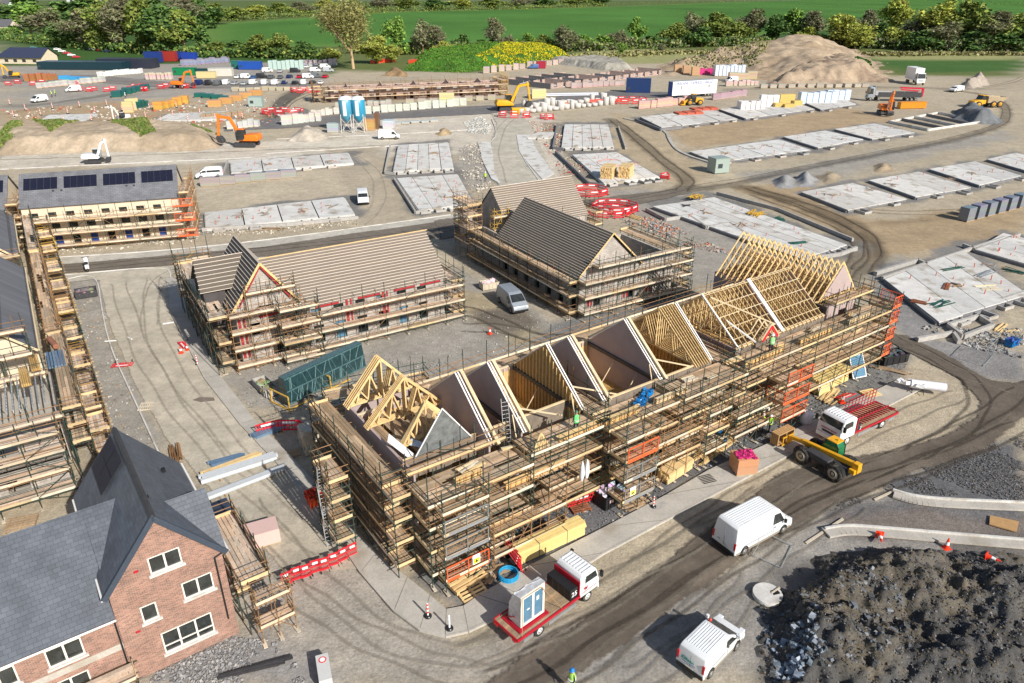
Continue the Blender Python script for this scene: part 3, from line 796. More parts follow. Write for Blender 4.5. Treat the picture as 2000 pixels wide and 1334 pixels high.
 for f in(.03,.25,.45,.65,.85,.97):
  for s in(0,1):
   y=(Y0 if s==0 else Y1);ym=(Y0+Y1)/2
   yy=ym+(y-ym)*f;zz=ZR-(ZR-ZE)*f
   mb.beam((33.3,yy,zz+.1),(45.8,yy,zz+.1),.06,.05,tint(rg,.1))
 ym=(Y0+Y1)/2
 mb.beam((34.0,ym-.4,ZR-.2),(38.9,Y0+.4,ZE+.8),.07,.12)
 mb.build('roof_batten','timber_pale',root)
 mb=MB()
 for x in(39.5,):
  for y in(Y0-.1,Y1+.1):mb.beam((x,y,ZE+.16),(x,ym,ZR+.17),.42,.08)
 for x in(33.25,35.6):
  mb.beam((x,Y0-.35,ZE+.1),(x if x<34 else 34.1,ym-(0 if x<34 else 2),ZR+.12 if x<34 else 8.6),.12,.12)
 mb.build('capping_strip','white_upvc',root)
 mb=MB()
 for s in(-1,1):mb.beam((37.0,Y0-.5,8.4),(37.0+s*1.3,Y0-.5,6.9),.1,.16)
 for y in(Y0-.3,Y0+.3,Y0+.9):
  for s in(-1,1):mb.beam((37.0,y,8.4),(37.0+s*1.3,y,6.9),.05,.12)
 mb.build('dormer_frame','timber_pale',root)
 mb=MB()
 for s in(-1,1):mb.beam((37.0,Y0-.6,8.2),(37.0+s*1.05,Y0-.6,7.0),.04,.22)
 mb.build('dormer_trim','red_plastic',root)
 ex0,ex1,ey0,ey1,eze,ezr=46.2,53.0,2.2,14.6,7.0,11.0
 mb=MB();wall2d(mb,(ex0,ey0),(ex1,ey0),.15,eze,[(1,2.2,4.4,5.8),(4.2,5.6,4.4,5.8),(2.5,3.6,.2,2.3)],.16)
 mb.build('front_wall','membrane',root)
 mb=MB();mb.box(ex0,ex0+.15,ey0+.17,ey1,.15,eze);mb.box(ex1-.15,ex1,ey0+.17,ey1,.15,eze);mb.box(ex0+.16,ex1-.16,ey1-.16,ey1-.01,.15,eze);mb.build('side_wall','membrane',root)
 y=ey0+.1;k=0
 while y<ey1:
  mb=MB();truss(mb,(ex0,y),(ex1,y),eze+.1,ezr,.065,.17,rg,2,.5);mb.build('truss','timber',root);y+=.66
 mb=MB();tri_prism_y(mb,ey0-.02,ey0+.08,ex0+.9,ex1-.9,eze+.9,ezr-.3);mb.build('gable_panel','membrane',root)
 mb=MB();mb.mesh([(46.0,1.2,6.9),(46.0,3.8,6.9),(46.0,3.8,8.3),(46.0,1.8,6.9)],[(0,1,2)]);mb.box(45.95,46.05,.95,4.2,5.3,7.6);mb.build('membrane_screen','dark_steel',root)
 LF=[.95,2.85,4.7,6.35]
 sc=scaffold(FA,'green tube scaffold wrapped around the long timber frame terrace with open roof',[dict(p0=(1.5,.8),p1=(9.4,.8),n=(0,-1),w=2.85,lifts=[.95,2.8,4.6,6.3],top=8.3,bay=2.0,gap=.08,ext={0:(0,-1.5)}),dict(p0=(9.6,.8),p1=(16.0,.8),n=(0,-1),w=2.3,lifts=[1.3,3.1,4.9,6.55],top=8.6,bay=1.6,gap=.1,ext={1:(-1.6,0)}),dict(p0=(16.2,.8),p1=(23.4,.8),n=(0,-1),w=2.6,lifts=[2.7,4.4,6.2],top=8.0,bay=1.8,gap=.08,pale=.3,ext={0:(-1.8,0)}),dict(p0=(23.6,.8),p1=(31,.8),n=(0,-1),w=2.9,lifts=[1.0,2.9,4.7,6.4],top=8.4,bay=1.85,gap=.1,ext={1:(0,-1.9)}),dict(p0=(5.6,-2.1),p1=(11.5,-2.1),n=(0,-1),w=.9,lifts=[1.0,2.8],top=4.2,bay=1.5,gap=.1,mat='tube_rust'),dict(p0=(19.6,-1.9),p1=(25.2,-1.9),n=(0,-1),w=.9,lifts=[2.2,3.9],top=5.3,bay=1.4,gap=.1,mat='tube_rust'),dict(p0=(29.2,-1.9),p1=(33.6,-1.9),n=(0,-1),w=1.1,lifts=[1.4,3.2],top=4.8,bay=1.5,gap=.1),dict(p0=(31,.8),p1=(53.2,.8),n=(0,-1),w=2.4,lifts=[1.2,2.95,4.65,6.3],top=8.2,bay=2.0),dict(p0=(1.6,1.7),p1=(9.2,1.7),n=(0,-1),w=.8,lifts=[6.9],top=8.7,norail=False,brace=9),dict(p0=(1.55,1.3),p1=(1.55,13.6),n=(-1,0),w=1.5,lifts=LF,top=7.9,pale=.1),dict(p0=(1.4,-.1),p1=(1.4,1.35),n=(-1,0),w=1.3,lifts=[.95,2.75,4.5,6.2],top=8.0,bay=1.4),dict(p0=(1.5,13.9),p1=(9.5,12.2),n=(.15,1),w=1.3,lifts=[4.6,6.2],top=7.6),dict(p0=(8.0,10.3),p1=(46,10.3),n=(0,1),w=1.4,lifts=[1.2,3,4.8,6.4],top=8.2,pale=.35),dict(p0=(16.35,10),p1=(16.35,.2),n=(1,0),w=1.6,lifts=[6.45],top=8.3,bay=2.4),dict(p0=(30.6,10),p1=(30.6,.2),n=(1,0),w=2.2,lifts=[2.8,4.6,6.3],top=7.9,bay=2.4),dict(p0=(53.2,14.5),p1=(53.2,-1.5),n=(1,0),w=1.5,lifts=[1.3,3.1,4.9,6.5],top=8.0),dict(p0=(46.4,1.6),p1=(52.6,1.6),n=(0,-1),w=1.2,lifts=[7.9],top=9.6),dict(p0=(16.2,-2.1),p1=(19.4,-2.1),n=(0,-1),w=1.6,lifts=[1.1,2.9,4.6,6.3],top=7.6,bay=1.6,brace=9),dict(p0=(25.8,-1.7),p1=(28.4,-1.7),n=(0,-1),w=1.2,lifts=[1.1,2.9,4.6],top=6.6,bay=1.4,brace=9),dict(p0=(34.5,-1.7),p1=(38.0,-1.7),n=(0,-1),w=1.8,lifts=[1.3,3.0,4.8],top=6.2,bay=1.8,brace=9),dict(p0=(2.0,-1.7),p1=(5.3,-1.7),n=(0,-1),w=1.2,lifts=[.9,2.7,4.5,6.1],top=7.6,bay=1.7,brace=9),dict(p0=(-.9,4.4),p1=(-.9,7.2),n=(-1,0),w=1.3,lifts=[.9,2.6,4.2,5.8],top=7.2,bay=1.4,brace=9),],seed=5)
 for z in(2.7,4.5):loading_gate(sc,(2.1,-2.95),(5.2,-2.95),z,'galv')
 loading_gate(sc,(2.1,-2.95),(5.2,-2.95),.9,'orange_gate',sign=.6)
 loading_gate(sc,(16.4,-3.75),(19.3,-3.75),4.6)
 loading_gate(sc,(16.4,-3.75),(19.3,-3.75),2.9,'galv');loading_gate(sc,(16.4,-3.75),(19.3,-3.75),1.1,'galv',sign=.15)
 for z in(1.3,3.0,4.8):loading_gate(sc,(34.6,-3.55),(37.9,-3.55),z)
 loading_gate(sc,(34.5,-1.8),(34.5,-3.5),3.0)
 for z in(1.3,3.1,4.9,6.5):loading_gate(sc,(53.3,-1.55),(54.7,-1.55),z);loading_gate(sc,(54.75,-1.4),(54.75,.6),z)
 for k,z in enumerate((.9,2.6,4.2,5.8)):ladder(sc,(-2.4+.1*(k%2),5.4+.5*(k%2),z-1.0 if k==0 else z-1.7),(-2.35,5.9-.5*(k%2),z+.9),material='galv')
 ladder(sc,(9.6,1.2,6.0),(9.8,1.9,9.4),.5)
 for(x0,y0,z,L_,n,mt)in((12.2,-1.3,6.38,4.6,4,'timber'),(15.6,-1.3,6.38,4.2,3,'timber'),(7.6,-1.5,4.66,5.0,3,'timber'),(4,-1.1,6.35,2,2,'timber'),(21.5,-1.2,6.36,3.4,2,'timber_pale'),(31.8,-1.2,6.36,5.0,2,'timber'),(39.2,-1.2,6.36,4.5,3,'timber'),(46.5,-1.2,6.36,3.5,2,'timber_pale')):
  t=thing('joist_pack',FA.w(x0,y0,z),FA.a,'pack of yellow timber joists %s on the top scaffold deck'%{12:'left of the hi-vis worker',15:'below the yellow stud wall',7:'one lift down under the ladder',4:'by the left gable',21:'beside the blue sheeting',31:'left of the red netting',39:'in front of the small dormer',46:'near the right hand end'}[int(x0)],'timber pack')
  for i in range(n):
   for j in range(2):
    mb=MB();z0=.04+j*.24;y=i*.13
    mb.box(0,L_,y,y+.1,z0,z0+.04,tint(rg,.1));mb.box(0,L_,y,y+.1,z0+.18,z0+.22,tint(rg,.1));mb.box(0,L_,y+.04,y+.06,z0+.04,z0+.18,(.8,.7,.6))
    mb.build('joist',mt,t)
  for u in np.arange(.3,L_,.45):
   mb=MB();mb.box(u,u+.12,-.04,-.01,.04,.5,(.75,.6,.45));mb.build('web_block',mt,t)
 for(x0,y0,z,a,lb)in((9.9,-1.2,6.36,.0,'left of the joists near the ladder'),):
  t=thing('roof_truss',FA.w(x0,y0,z),FA.a+a,'small fan shaped gable truss standing on the front scaffold deck','roof truss')
  mb=MB();truss(mb,(0,0),(1.6,.2),.08,1.5,.05,.12,rg,3,.1);mb.build('frame','timber',t)
 spots_=[(x,y,z)for z in(2.86,4.66,6.6)for x,y in((6,-.6),(9,.2),(18.5,-1),(24.5,-.3),(27.5,-1),(29.5,-.2),(35.5,-.6),(42,-.4),(49,-.7))]
 for k,(x,y,z)in enumerate(spots_):
  x+=rg.uniform(-1.2,1.2);L_=rg.uniform(.8,3.2)
  t=thing('board_bundle',FA.w(x,y,z),FA.a+rg.uniform(-.25,.25),'loose boards left lying on a front scaffold deck','boards','loose boards on the front scaffold decks')
  for i in range(rg.randint(2,5)):
   mb=MB();a=rg.uniform(-.12,.12);mb.beam((0,i*.17,.03+.05*(i%2)),(L_*rg.uniform(.6,1),i*.17+a*L_,.04+.05*(i%2)),.15,.045,tint(rg,.25,.08));mb.build('board',rg.choice(('timber','timber_pale','board_pale')),t)
 t=thing('blue_sheeting',FA.w(20.3,-.6,6.38),FA.a+.5,'crumpled blue plastic sheeting over boards on the top deck','sheeting')
 mb=MB()
 for k in range(30):mb.rock((k*.09,.3*math.sin(k*1.7),.1),.17,rg,tint(rg,.3))
 mb.build('sheet','blue_plastic',t)
 return root,sc
terrace_a()
# -- terraces B and C: battened roofs over block walls
def battened(mb_m,mb_b,a,b,c,d_,n,t=(1,1,1),bt=.05,rg=rnd,over=.08,var=.08):
 a,b,c,d_=map(Vector,(a,b,c,d_))
 mb_m.face([a,b,c,d_],t)
 nrm=(b-a).cross(d_-a).normalized()
 mb_m.face([p-nrm*.05 for p in(d_,c,b,a)],t)
 for i in range(n+1):
  f=i/n
  p=a.lerp(d_,f)+nrm*.03;q=b.lerp(c,f)+nrm*.03
  e=(q-p).normalized()*over
  mb_b.beam(p-e*rg.uniform(.2,1.6),q+e*rg.uniform(.2,1.6),bt,.045,tint(rg,var,.03),up=nrm)
mat('felt_brown',(.19,.155,.125),.85,noise=.08,nscale=.5)
mat('felt_dark',(.075,.068,.068),.8,noise=.15,nscale=.8)
mat('felt_olive',(.125,.105,.085),.85,noise=.1,nscale=.5)
mat('batten',(.68,.60,.50),.8,noise=.06)
FB=Frame((438,734),32)
def fill_wall(mb,x0,x1,y,z0,z1):pass
def red_liners(root,pts,z0,z1):
 for(x,y,kind)in pts:
  mb=MB()
  if kind=='v':mb.box(x,x+.28,y-.05,y,z0,z1);mb.box(x+.5,x+.7,y-.05,y,z0,z1)
  else:mb.box(x,x+2.6,y-.06,y,z1-.25,z1)
  mb.build('cavity_tray','red_trim',root)
def terrace_b():
 rg=random.Random(21)
 root=thing('block_terrace',FB.o,FB.a,'grey block terrace with tan battened roof, small cross gable and red cavity trays','building')
 X0,XG,X1,Y0,Y1,ZE,ZR=2.3,8.3,25.4,1.6,10.4,5.0,9.2
 ym=(Y0+Y1)/2
 ops=[]
 x=1.5
 while x<X1-XG-1.5:
  ops+=[(x,x+1.1,3.1,4.3),(x+.1,x+1.2,.3,2.4)];x+=2.45
 mb=MB();wall2d(mb,(XG,Y0),(X1,Y0),.1,ZE,ops,.3);o=mb.build('front_wall','blockwork',root);uvw(o,(1,1,0),(0,0,1))
 for k,q in enumerate(ops):
  mb=MB();mb.box(XG+q[0],XG+q[1],Y0+.35,Y0+.4,q[2],q[3]);w=mb.build('window','black_void' if k%3 else 'glass_blue',root)
  mb=MB();mb.box(XG+q[0]-.06,XG+q[1]+.06,Y0-.05,Y0+.03,q[2]-.12,q[2]);mb.build('sill','slab',w)
 mb=MB();mb.box(X1-.3,X1,Y0+.3,Y1,.1,ZE);mb.extr([(Y0+.1,ZE),(Y1-.1,ZE),(ym,ZR-.15)],X1-.3,X1,'x')
 mb.box(X0,X1-.31,Y1-.3,Y1,.1,ZE)
 o=mb.build('side_wall','blockwork',root);uvw(o,(1,1,0),(0,0,1))
 m,b=MB(),MB()
 battened(m,b,(XG-.6,Y0-.3,ZE-.15),(X1+.25,Y0-.3,ZE-.15),(X1+.1,ym,ZR),(XG-2.2,ym,ZR),18,rg=rg)
 battened(m,b,(X1+.25,Y1+.3,ZE-.15),(XG-.6,Y1+.3,ZE-.15),(XG-2.2,ym,ZR),(X1+.1,ym,ZR),18,rg=rg)
 rf=m.build('roof','felt_brown',root);b.build('roof_battens','batten',rf)
 mb=MB();mb.beam((XG-2,ym,ZR+.08),(X1+.3,ym,ZR+.08),.12,.08);mb.build('ridge_board','timber',rf)
 gz,gr,gx0,gx1,gy0,gy1=6.1,10.4,X0,XG,1.5,11.9
 gm=(gx0+gx1)/2
 mb=MB();wall2d(mb,(gx0,gy0),(gx1,gy0),.1,gz,[(2.2,3.9,5.0,5.9),(1.2,2.2,2.9,4.2),(3.6,4.8,.3,2.3)],.3)
 mb.extr([(gx0+.1,gz),(gm,gr-.25),(gx1-.1,gz)],gy0,gy0+.3,'y')
 mb.box(gx0,gx0+.3,gy0+.31,Y1-.31,.1,gz)
 o=mb.build('gable_wall','blockwork',root);uvw(o,(1,1,0),(0,0,1))
 mb=MB();mb.box(gx0+2.2,gx0+3.9,gy0+.32,gy0+.36,5.0,5.9);mb.box(gx0+3.6,gx0+4.8,gy0+.32,gy0+.36,.3,2.3);mb.build('window','black_void',root)
 m,b=MB(),MB()
 battened(m,b,(gx0-.35,gy1,gz-.3),(gx0-.35,gy0-.25,gz-.3),(gm,gy0-.25,gr),(gm,gy1,gr),15,rg=rg,bt=.06)
 battened(m,b,(gx1+.35,gy0-.25,gz-.3),(gx1+.35,gy1,gz-.3),(gm,gy1,gr),(gm,gy0-.25,gr),15,rg=rg,bt=.06)
 rf=m.build('gable_roof','felt_dark',root);b.build('roof_battens','batten',rf)
 mb=MB()
 for s in(-1,1):
  mb.beam((gm,gy0-.35,gr+.02),(gm+s*3.4,gy0-.35,gz-.35),.06,.22)
 mb.build('barge_board','timber',rf)
 mb=MB()
 for s in(-1,1):mb.beam((gm,gy0-.3,gr-.3),(gm+s*2.6,gy0-.3,gz+.15),.05,.13)
 mb.build('barge_trim','red_trim',rf)
 m,b=MB(),MB()
 battened(m,b,(-.1,4.6,7.2),(gm-.6,4.6,7.2),(gm,7.0,9.9),(.1,7.0,9.9),8,rg=rg)
 battened(m,b,(gm-.6,9.6,7.2),(-.1,9.6,7.2),(.1,7.0,9.9),(gm,7.0,9.9),8,rg=rg)
 rf=m.build('side_roof','felt_olive',root);b.build('roof_battens','batten',rf)
 mb=MB();mb.extr([(4.7,7.2),(9.5,7.2),(7.0,9.8)],.2,.35,'x');mb.box(.2,gx0,4.9,9.3,.1,7.15);mb.build('side_gable','felt_dark',root)
 red_liners(root,[(10.3,Y0,'h'),(13.6,Y0,'v'),(15.0,Y0,'h'),(19.2,Y0,'h'),(22.4,Y0,'h'),(17.8,Y0,'v')],1.9,4.6)
 red_liners(root,[(2.4,gy0,'v'),(4.5,gy0,'h')],.6,4.9)
 scaffold(FB,'scaffold around the grey block terrace with tan battened roof and dark cross gable',[dict(p0=(7.6,.9),p1=(26.9,.9),n=(0,-1),w=1.5,lifts=[.5,2.4,4.25],top=6.4,pale=.95,brace=2),dict(p0=(1.4,1.1),p1=(8.4,1.1),n=(0,-1),w=1.4,lifts=[.5,2.3,4.1,5.9],top=8.0,pale=.9,bay=1.8,brace=2,mat='tube_rust'),dict(p0=(5.9,-.3),p1=(9.8,-.3),n=(0,-1),w=1.3,lifts=[.5,2.4,4.3,6.0],top=7.8,pale=.95,bay=1.9,brace=9),dict(p0=(1.3,.2),p1=(1.3,19.0),n=(-1,0),w=1.2,lifts=[1.1,3.2],top=5,pale=.3),dict(p0=(1.5,.1),p1=(1.5,18.6),n=(-1,0),w=1.9,lifts=[5.0,6.0][1:],top=7.9,pale=1,bay=2.6),dict(p0=(3.4,1.2),p1=(8.2,1.2),n=(0,-1),w=.8,lifts=[7.7],top=9.0,pale=1,brace=9),dict(p0=(26,.6),p1=(26,11.2),n=(1,0),w=1.4,lifts=[.6,2.5,4.4],top=6.4,pale=.9),dict(p0=(26,11.2),p1=(1,12.2),n=(0,1),w=1.4,lifts=[.6,2.5,4.4],top=6.4,pale=.9),dict(p0=(-.4,18.4),p1=(3.6,18.4),n=(0,1),w=1.2,lifts=[2.2,4.2,6.0],top=8.6,pale=.9,mat='tube_yellow',bay=1.5),],seed=8)
 return root
terrace_b()
FC=Frame((1124,629),31.5)
def block_c():
 rg=random.Random(31)
 root=thing('block_house',FC.o,FC.a,'block house with dark grey battened roof in two wings behind the silver van','building')
 X0,X1,Y0,Y1,ZE,ZR=1.6,10.6,1.8,20.2,4.8,9.2
 xm=(X0+X1)/2
 mb=MB();wall2d(mb,(X0,Y1),(X0,Y0),.1,ZE,[(u,u+1.2,2.9,4.1)for u in np.arange(1.2,17,2.6)]+[(u,u+1.2,.3,2.3)for u in np.arange(1.2,17,2.6)],.3)
 wall2d(mb,(X0+.31,Y0),(16.2,Y0),.1,ZE,[(2,3,.3,2.3),(7,8.2,.3,2.3)],.3)
 mb.extr([(X0+.2,ZE),(xm,ZR-.25),(X1-.2,ZE)],Y0,Y0+.3,'y')
 mb.box(15.9,16.2,Y0+.31,12,.1,ZE);mb.box(X1+.01,15.89,11.7,12,.1,ZE)
 o=mb.build('wall','blockwork',root);uvw(o,(1,1,0),(0,0,1))
 mb=MB();mb.box(X0+.4,X0+.45,Y0+.4,Y1,.1,ZE-.1);mb.box(X0+.5,15.8,Y0+.4,Y0+.45,.2,2.5);mb.build('window','black_void',root)
 m,b=MB(),MB()
 battened(m,b,(X0-.3,Y1,ZE-.2),(X0-.3,Y0-.3,ZE-.2),(xm,Y0-.3,ZR),(xm,Y1+.5,ZR),21,rg=rg,var=.1)
 battened(m,b,(X1+.3,Y0-.3,ZE-.2),(X1+.3,Y1,ZE-.2),(xm,Y1+.5,ZR),(xm,Y0-.3,ZR),21,rg=rg)
 rf=m.build('long_roof','felt_olive',root);b.build('roof_battens','batten',rf)
 mb=MB()
 for s in(-1,1):mb.beam((xm,Y0-.38,ZR+.05),(xm+s*4.8,Y0-.38,ZE-.15),.06,.16)
 mb.build('barge_board','timber',rf)
 a0,a1,b0,b1,r2=4.4,18.2,22.4,31.4,9.4
 bm_=(b0+b1)/2
 m,b=MB(),MB()
 battened(m,b,(a0,b0-.3,ZE-.1),(a1,b0-.3,ZE-.1),(a1,bm_,r2),(a0,bm_,r2),19,rg=rg,var=.1)
 battened(m,b,(a1,b1+.3,ZE-.1),(a0,b1+.3,ZE-.1),(a0,bm_,r2),(a1,bm_,r2),19,rg=rg)
 rf=m.build('rear_roof','felt_brown',root);b.build('roof_battens','batten',rf)
 mb=MB();mb.box(a0+.2,a1-.2,b0,b0+.3,.1,ZE);mb.box(a0+.2,a1-.2,b1-.3,b1,.1,ZE)
 for x in(a0+.1,a1-.4):mb.extr([(b0,.1),(b1,.1),(b1,ZE),(bm_,r2-.2),(b0,ZE)],x,x+.3,'x')
 mb.box(X0,X0+.3,Y1+.01,b1,.1,ZE);mb.box(X0+.3,a0,b1-.3,b1,.1,ZE)
 o=mb.build('rear_wall','blockwork',root);uvw(o,(1,1,0),(0,0,1))
 red_liners(root,[(3.0,Y0,'v'),(8.4,Y0,'v'),(12.0,Y0,'v')],.6,2.2)
 mb=MB()
 for y in(7,12.5):mb.box(X0-.05,X0,y,y+.3,2.9,4.3)
 mb.build('cavity_tray','red_plastic',root)
 scaffold(FC,'scaffold around the dark roofed block house behind the silver van',[dict(p0=(.9,1.0),p1=(17.4,1.0),n=(0,-1),w=1.4,lifts=[.7,2.6,4.4],top=6.4,pale=.85,brace=2),dict(p0=(3.0,1.2),p1=(17.2,1.2),n=(0,-1),w=1.2,lifts=[5.9],top=7.4,pale=.9,brace=9),dict(p0=(1.0,25.6),p1=(1.0,1.0),n=(-1,0),w=1.3,lifts=[.7,2.7,4.4],top=6.2,pale=.6),dict(p0=(1.6,28.8),p1=(1.6,24.6),n=(-1,0),w=2.2,lifts=[2.5,4.6,6.4,8.0],top=9.4,pale=.9,bay=1.6,mat='tube_rust'),dict(p0=(4.4,23.4),p1=(2.2,23.4),n=(0,-1),w=1.2,lifts=[4.6,6.4],top=8.0,pale=.9,bay=1.4,mat='tube_yellow'),dict(p0=(17.0,1.0),p1=(17.0,13.2),n=(1,0),w=1.5,lifts=[.8,2.8,4.8],top=6.8,pale=.8),dict(p0=(18.6,21),p1=(18.6,32),n=(1,0),w=1.4,lifts=[1.2,3.2,5.0],top=7,pale=.8),dict(p0=(11.6,13),p1=(11.6,21.5),n=(1,0),w=1.4,lifts=[1.2,3.0,4.7],top=6.2,pale=.8),dict(p0=(2,32.2),p1=(19,32.2),n=(0,1),w=1.4,lifts=[1.2,3.2,5.0],top=7,pale=.8),],seed=13)
block_c()
# -- finished slate roofed houses D with render walls
def slate_roof(name,polys,root,mt,th=.08):
 mb=MB()
 for p in polys:
  p=[Vector(q)for q in p];n=(p[1]-p[0]).cross(p[2]-p[0]).normalized()
  if n.z<0:p=p[::-1];n=-n
  mb.face(p);q=[v-n*th for v in p]
  mb.face(q[::-1])
  for i in range(len(p)):mb.face([p[i],q[i],q[(i+1)%len(p)],p[(i+1)%len(p)]])
 return mb.build(name,mt,root)
FD=Frame((395,470),18)
def terrace_d():
 ZE,ZR=6.4,10.2
 for k,(x0,x1,lab)in enumerate(((-23.6,-2.6,'rendered terrace with grey slate roof and four dark solar arrays'),(-44.0,-25.4,'rendered terrace end with slate roof cut off by the left edge'))):
  root=thing('rendered_terrace',FD.o,FD.a,lab,'building')
  Y0=3.2;Y1=12.0;ym=(Y0+Y1)/2
  mb=MB()
  op=[]
  u=.9
  while u<x1-x0-2:
   op+=[(u,u+1.1,4.6,5.3),(u,u+1.2,2.9,3.9),(u+.1,u+1.1,.2,2.3)];u+=2.35
  wall2d(mb,(x0,Y0),(x1,Y0),.1,ZE,op,.3)
  mb.box(x0,x1,Y1-.3,Y1,.1,ZE)
  for x in(x0,x1-.3):mb.extr([(Y0+.31,.1),(Y1-.31,.1),(Y1-.31,ZE),(ym,ZR-.2),(Y0+.31,ZE)],x,x+.3,'x')
  mb.build('wall','render_cream',root)
  for i,q in enumerate(op):
   mb=MB();mb.box(x0+q[0],x0+q[1],Y0+.12,Y0+.16,q[2],q[3]);w=mb.build('door' if i%3==2 else 'window',('blue_steel' if i%2 else 'black_void')if i%3==2 else 'glass_dark',root)
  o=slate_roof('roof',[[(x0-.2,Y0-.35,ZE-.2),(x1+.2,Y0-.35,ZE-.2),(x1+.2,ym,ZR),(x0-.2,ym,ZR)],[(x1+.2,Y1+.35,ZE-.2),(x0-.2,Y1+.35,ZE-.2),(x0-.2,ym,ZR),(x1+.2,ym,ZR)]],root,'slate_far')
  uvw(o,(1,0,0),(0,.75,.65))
  sl_=Vector((0,ym-Y0+.35,ZR-ZE+.2)).normalized();nn=Vector((0,-sl_.z,sl_.y))
  n=4
  for i in range(n):
   w=(x1-x0)/n
   a=x0+w*i+.45;b=a+w*.84
   if k==1 and i<2:continue
   p0=Vector((0,Y0-.35,ZE-.2))+sl_*3.2+nn*.1;p1=Vector((0,Y0-.35,ZE-.2))+sl_*5.2+nn*.1
   mb=MB()
   npan=5
   for j in range(npan):
    aa=a+(b-a)*j/npan;bb=a+(b-a)*(j+1)/npan-.04
    mb.mesh([(aa,p0.y,p0.z),(bb,p0.y,p0.z),(bb,p1.y,p1.z),(aa,p1.y,p1.z)]+[(aa,p0.y,p0.z-.09),(bb,p0.y,p0.z-.09),(bb,p1.y,p1.z-.09),(aa,p1.y,p1.z-.09)],[(0,1,2,3),(4,5,1,0),(5,6,2,1),(7,4,0,3)])
   mb.build('solar_array','solar',root)
  for x in((-19.3,-18.2,-9.5,-8.5)if k==0 else()):
   p=Vector((x,Y0-.35,ZE-.2))+sl_*2.7
   mb=MB();mb.box(p.x-.12,p.x+.12,p.y-.1,p.y+.1,p.z,p.z+.2);mb.build('roof_vent','dark_steel',root)
  sc=scaffold(FD,'scaffold in front of the %s'%('slate roofed terrace with four solar arrays' if k==0 else 'slate terrace at the left edge'),[dict(p0=(x0-.5,2.6),p1=(x1+.4,2.6),n=(0,-1),w=1.4,lifts=[.6,2.4,4.3],top=6.4,pale=.95,mat='tube_green',brace=2),dict(p0=(x1+.3,2.4),p1=(x1+.3,12.2),n=(1,0),w=1.4,lifts=[1.0,3.0,5.0,6.9],top=8.6,pale=.9,mat='tube_rust',bay=1.8,brace=1),],seed=40+k,group='scaffolds along the rendered terraces')
  if k==0:
   for z in(.8,3.2,5.4):loading_gate(sc,(x1-.6,.4),(x1+2.2,.4),z)
terrace_d()
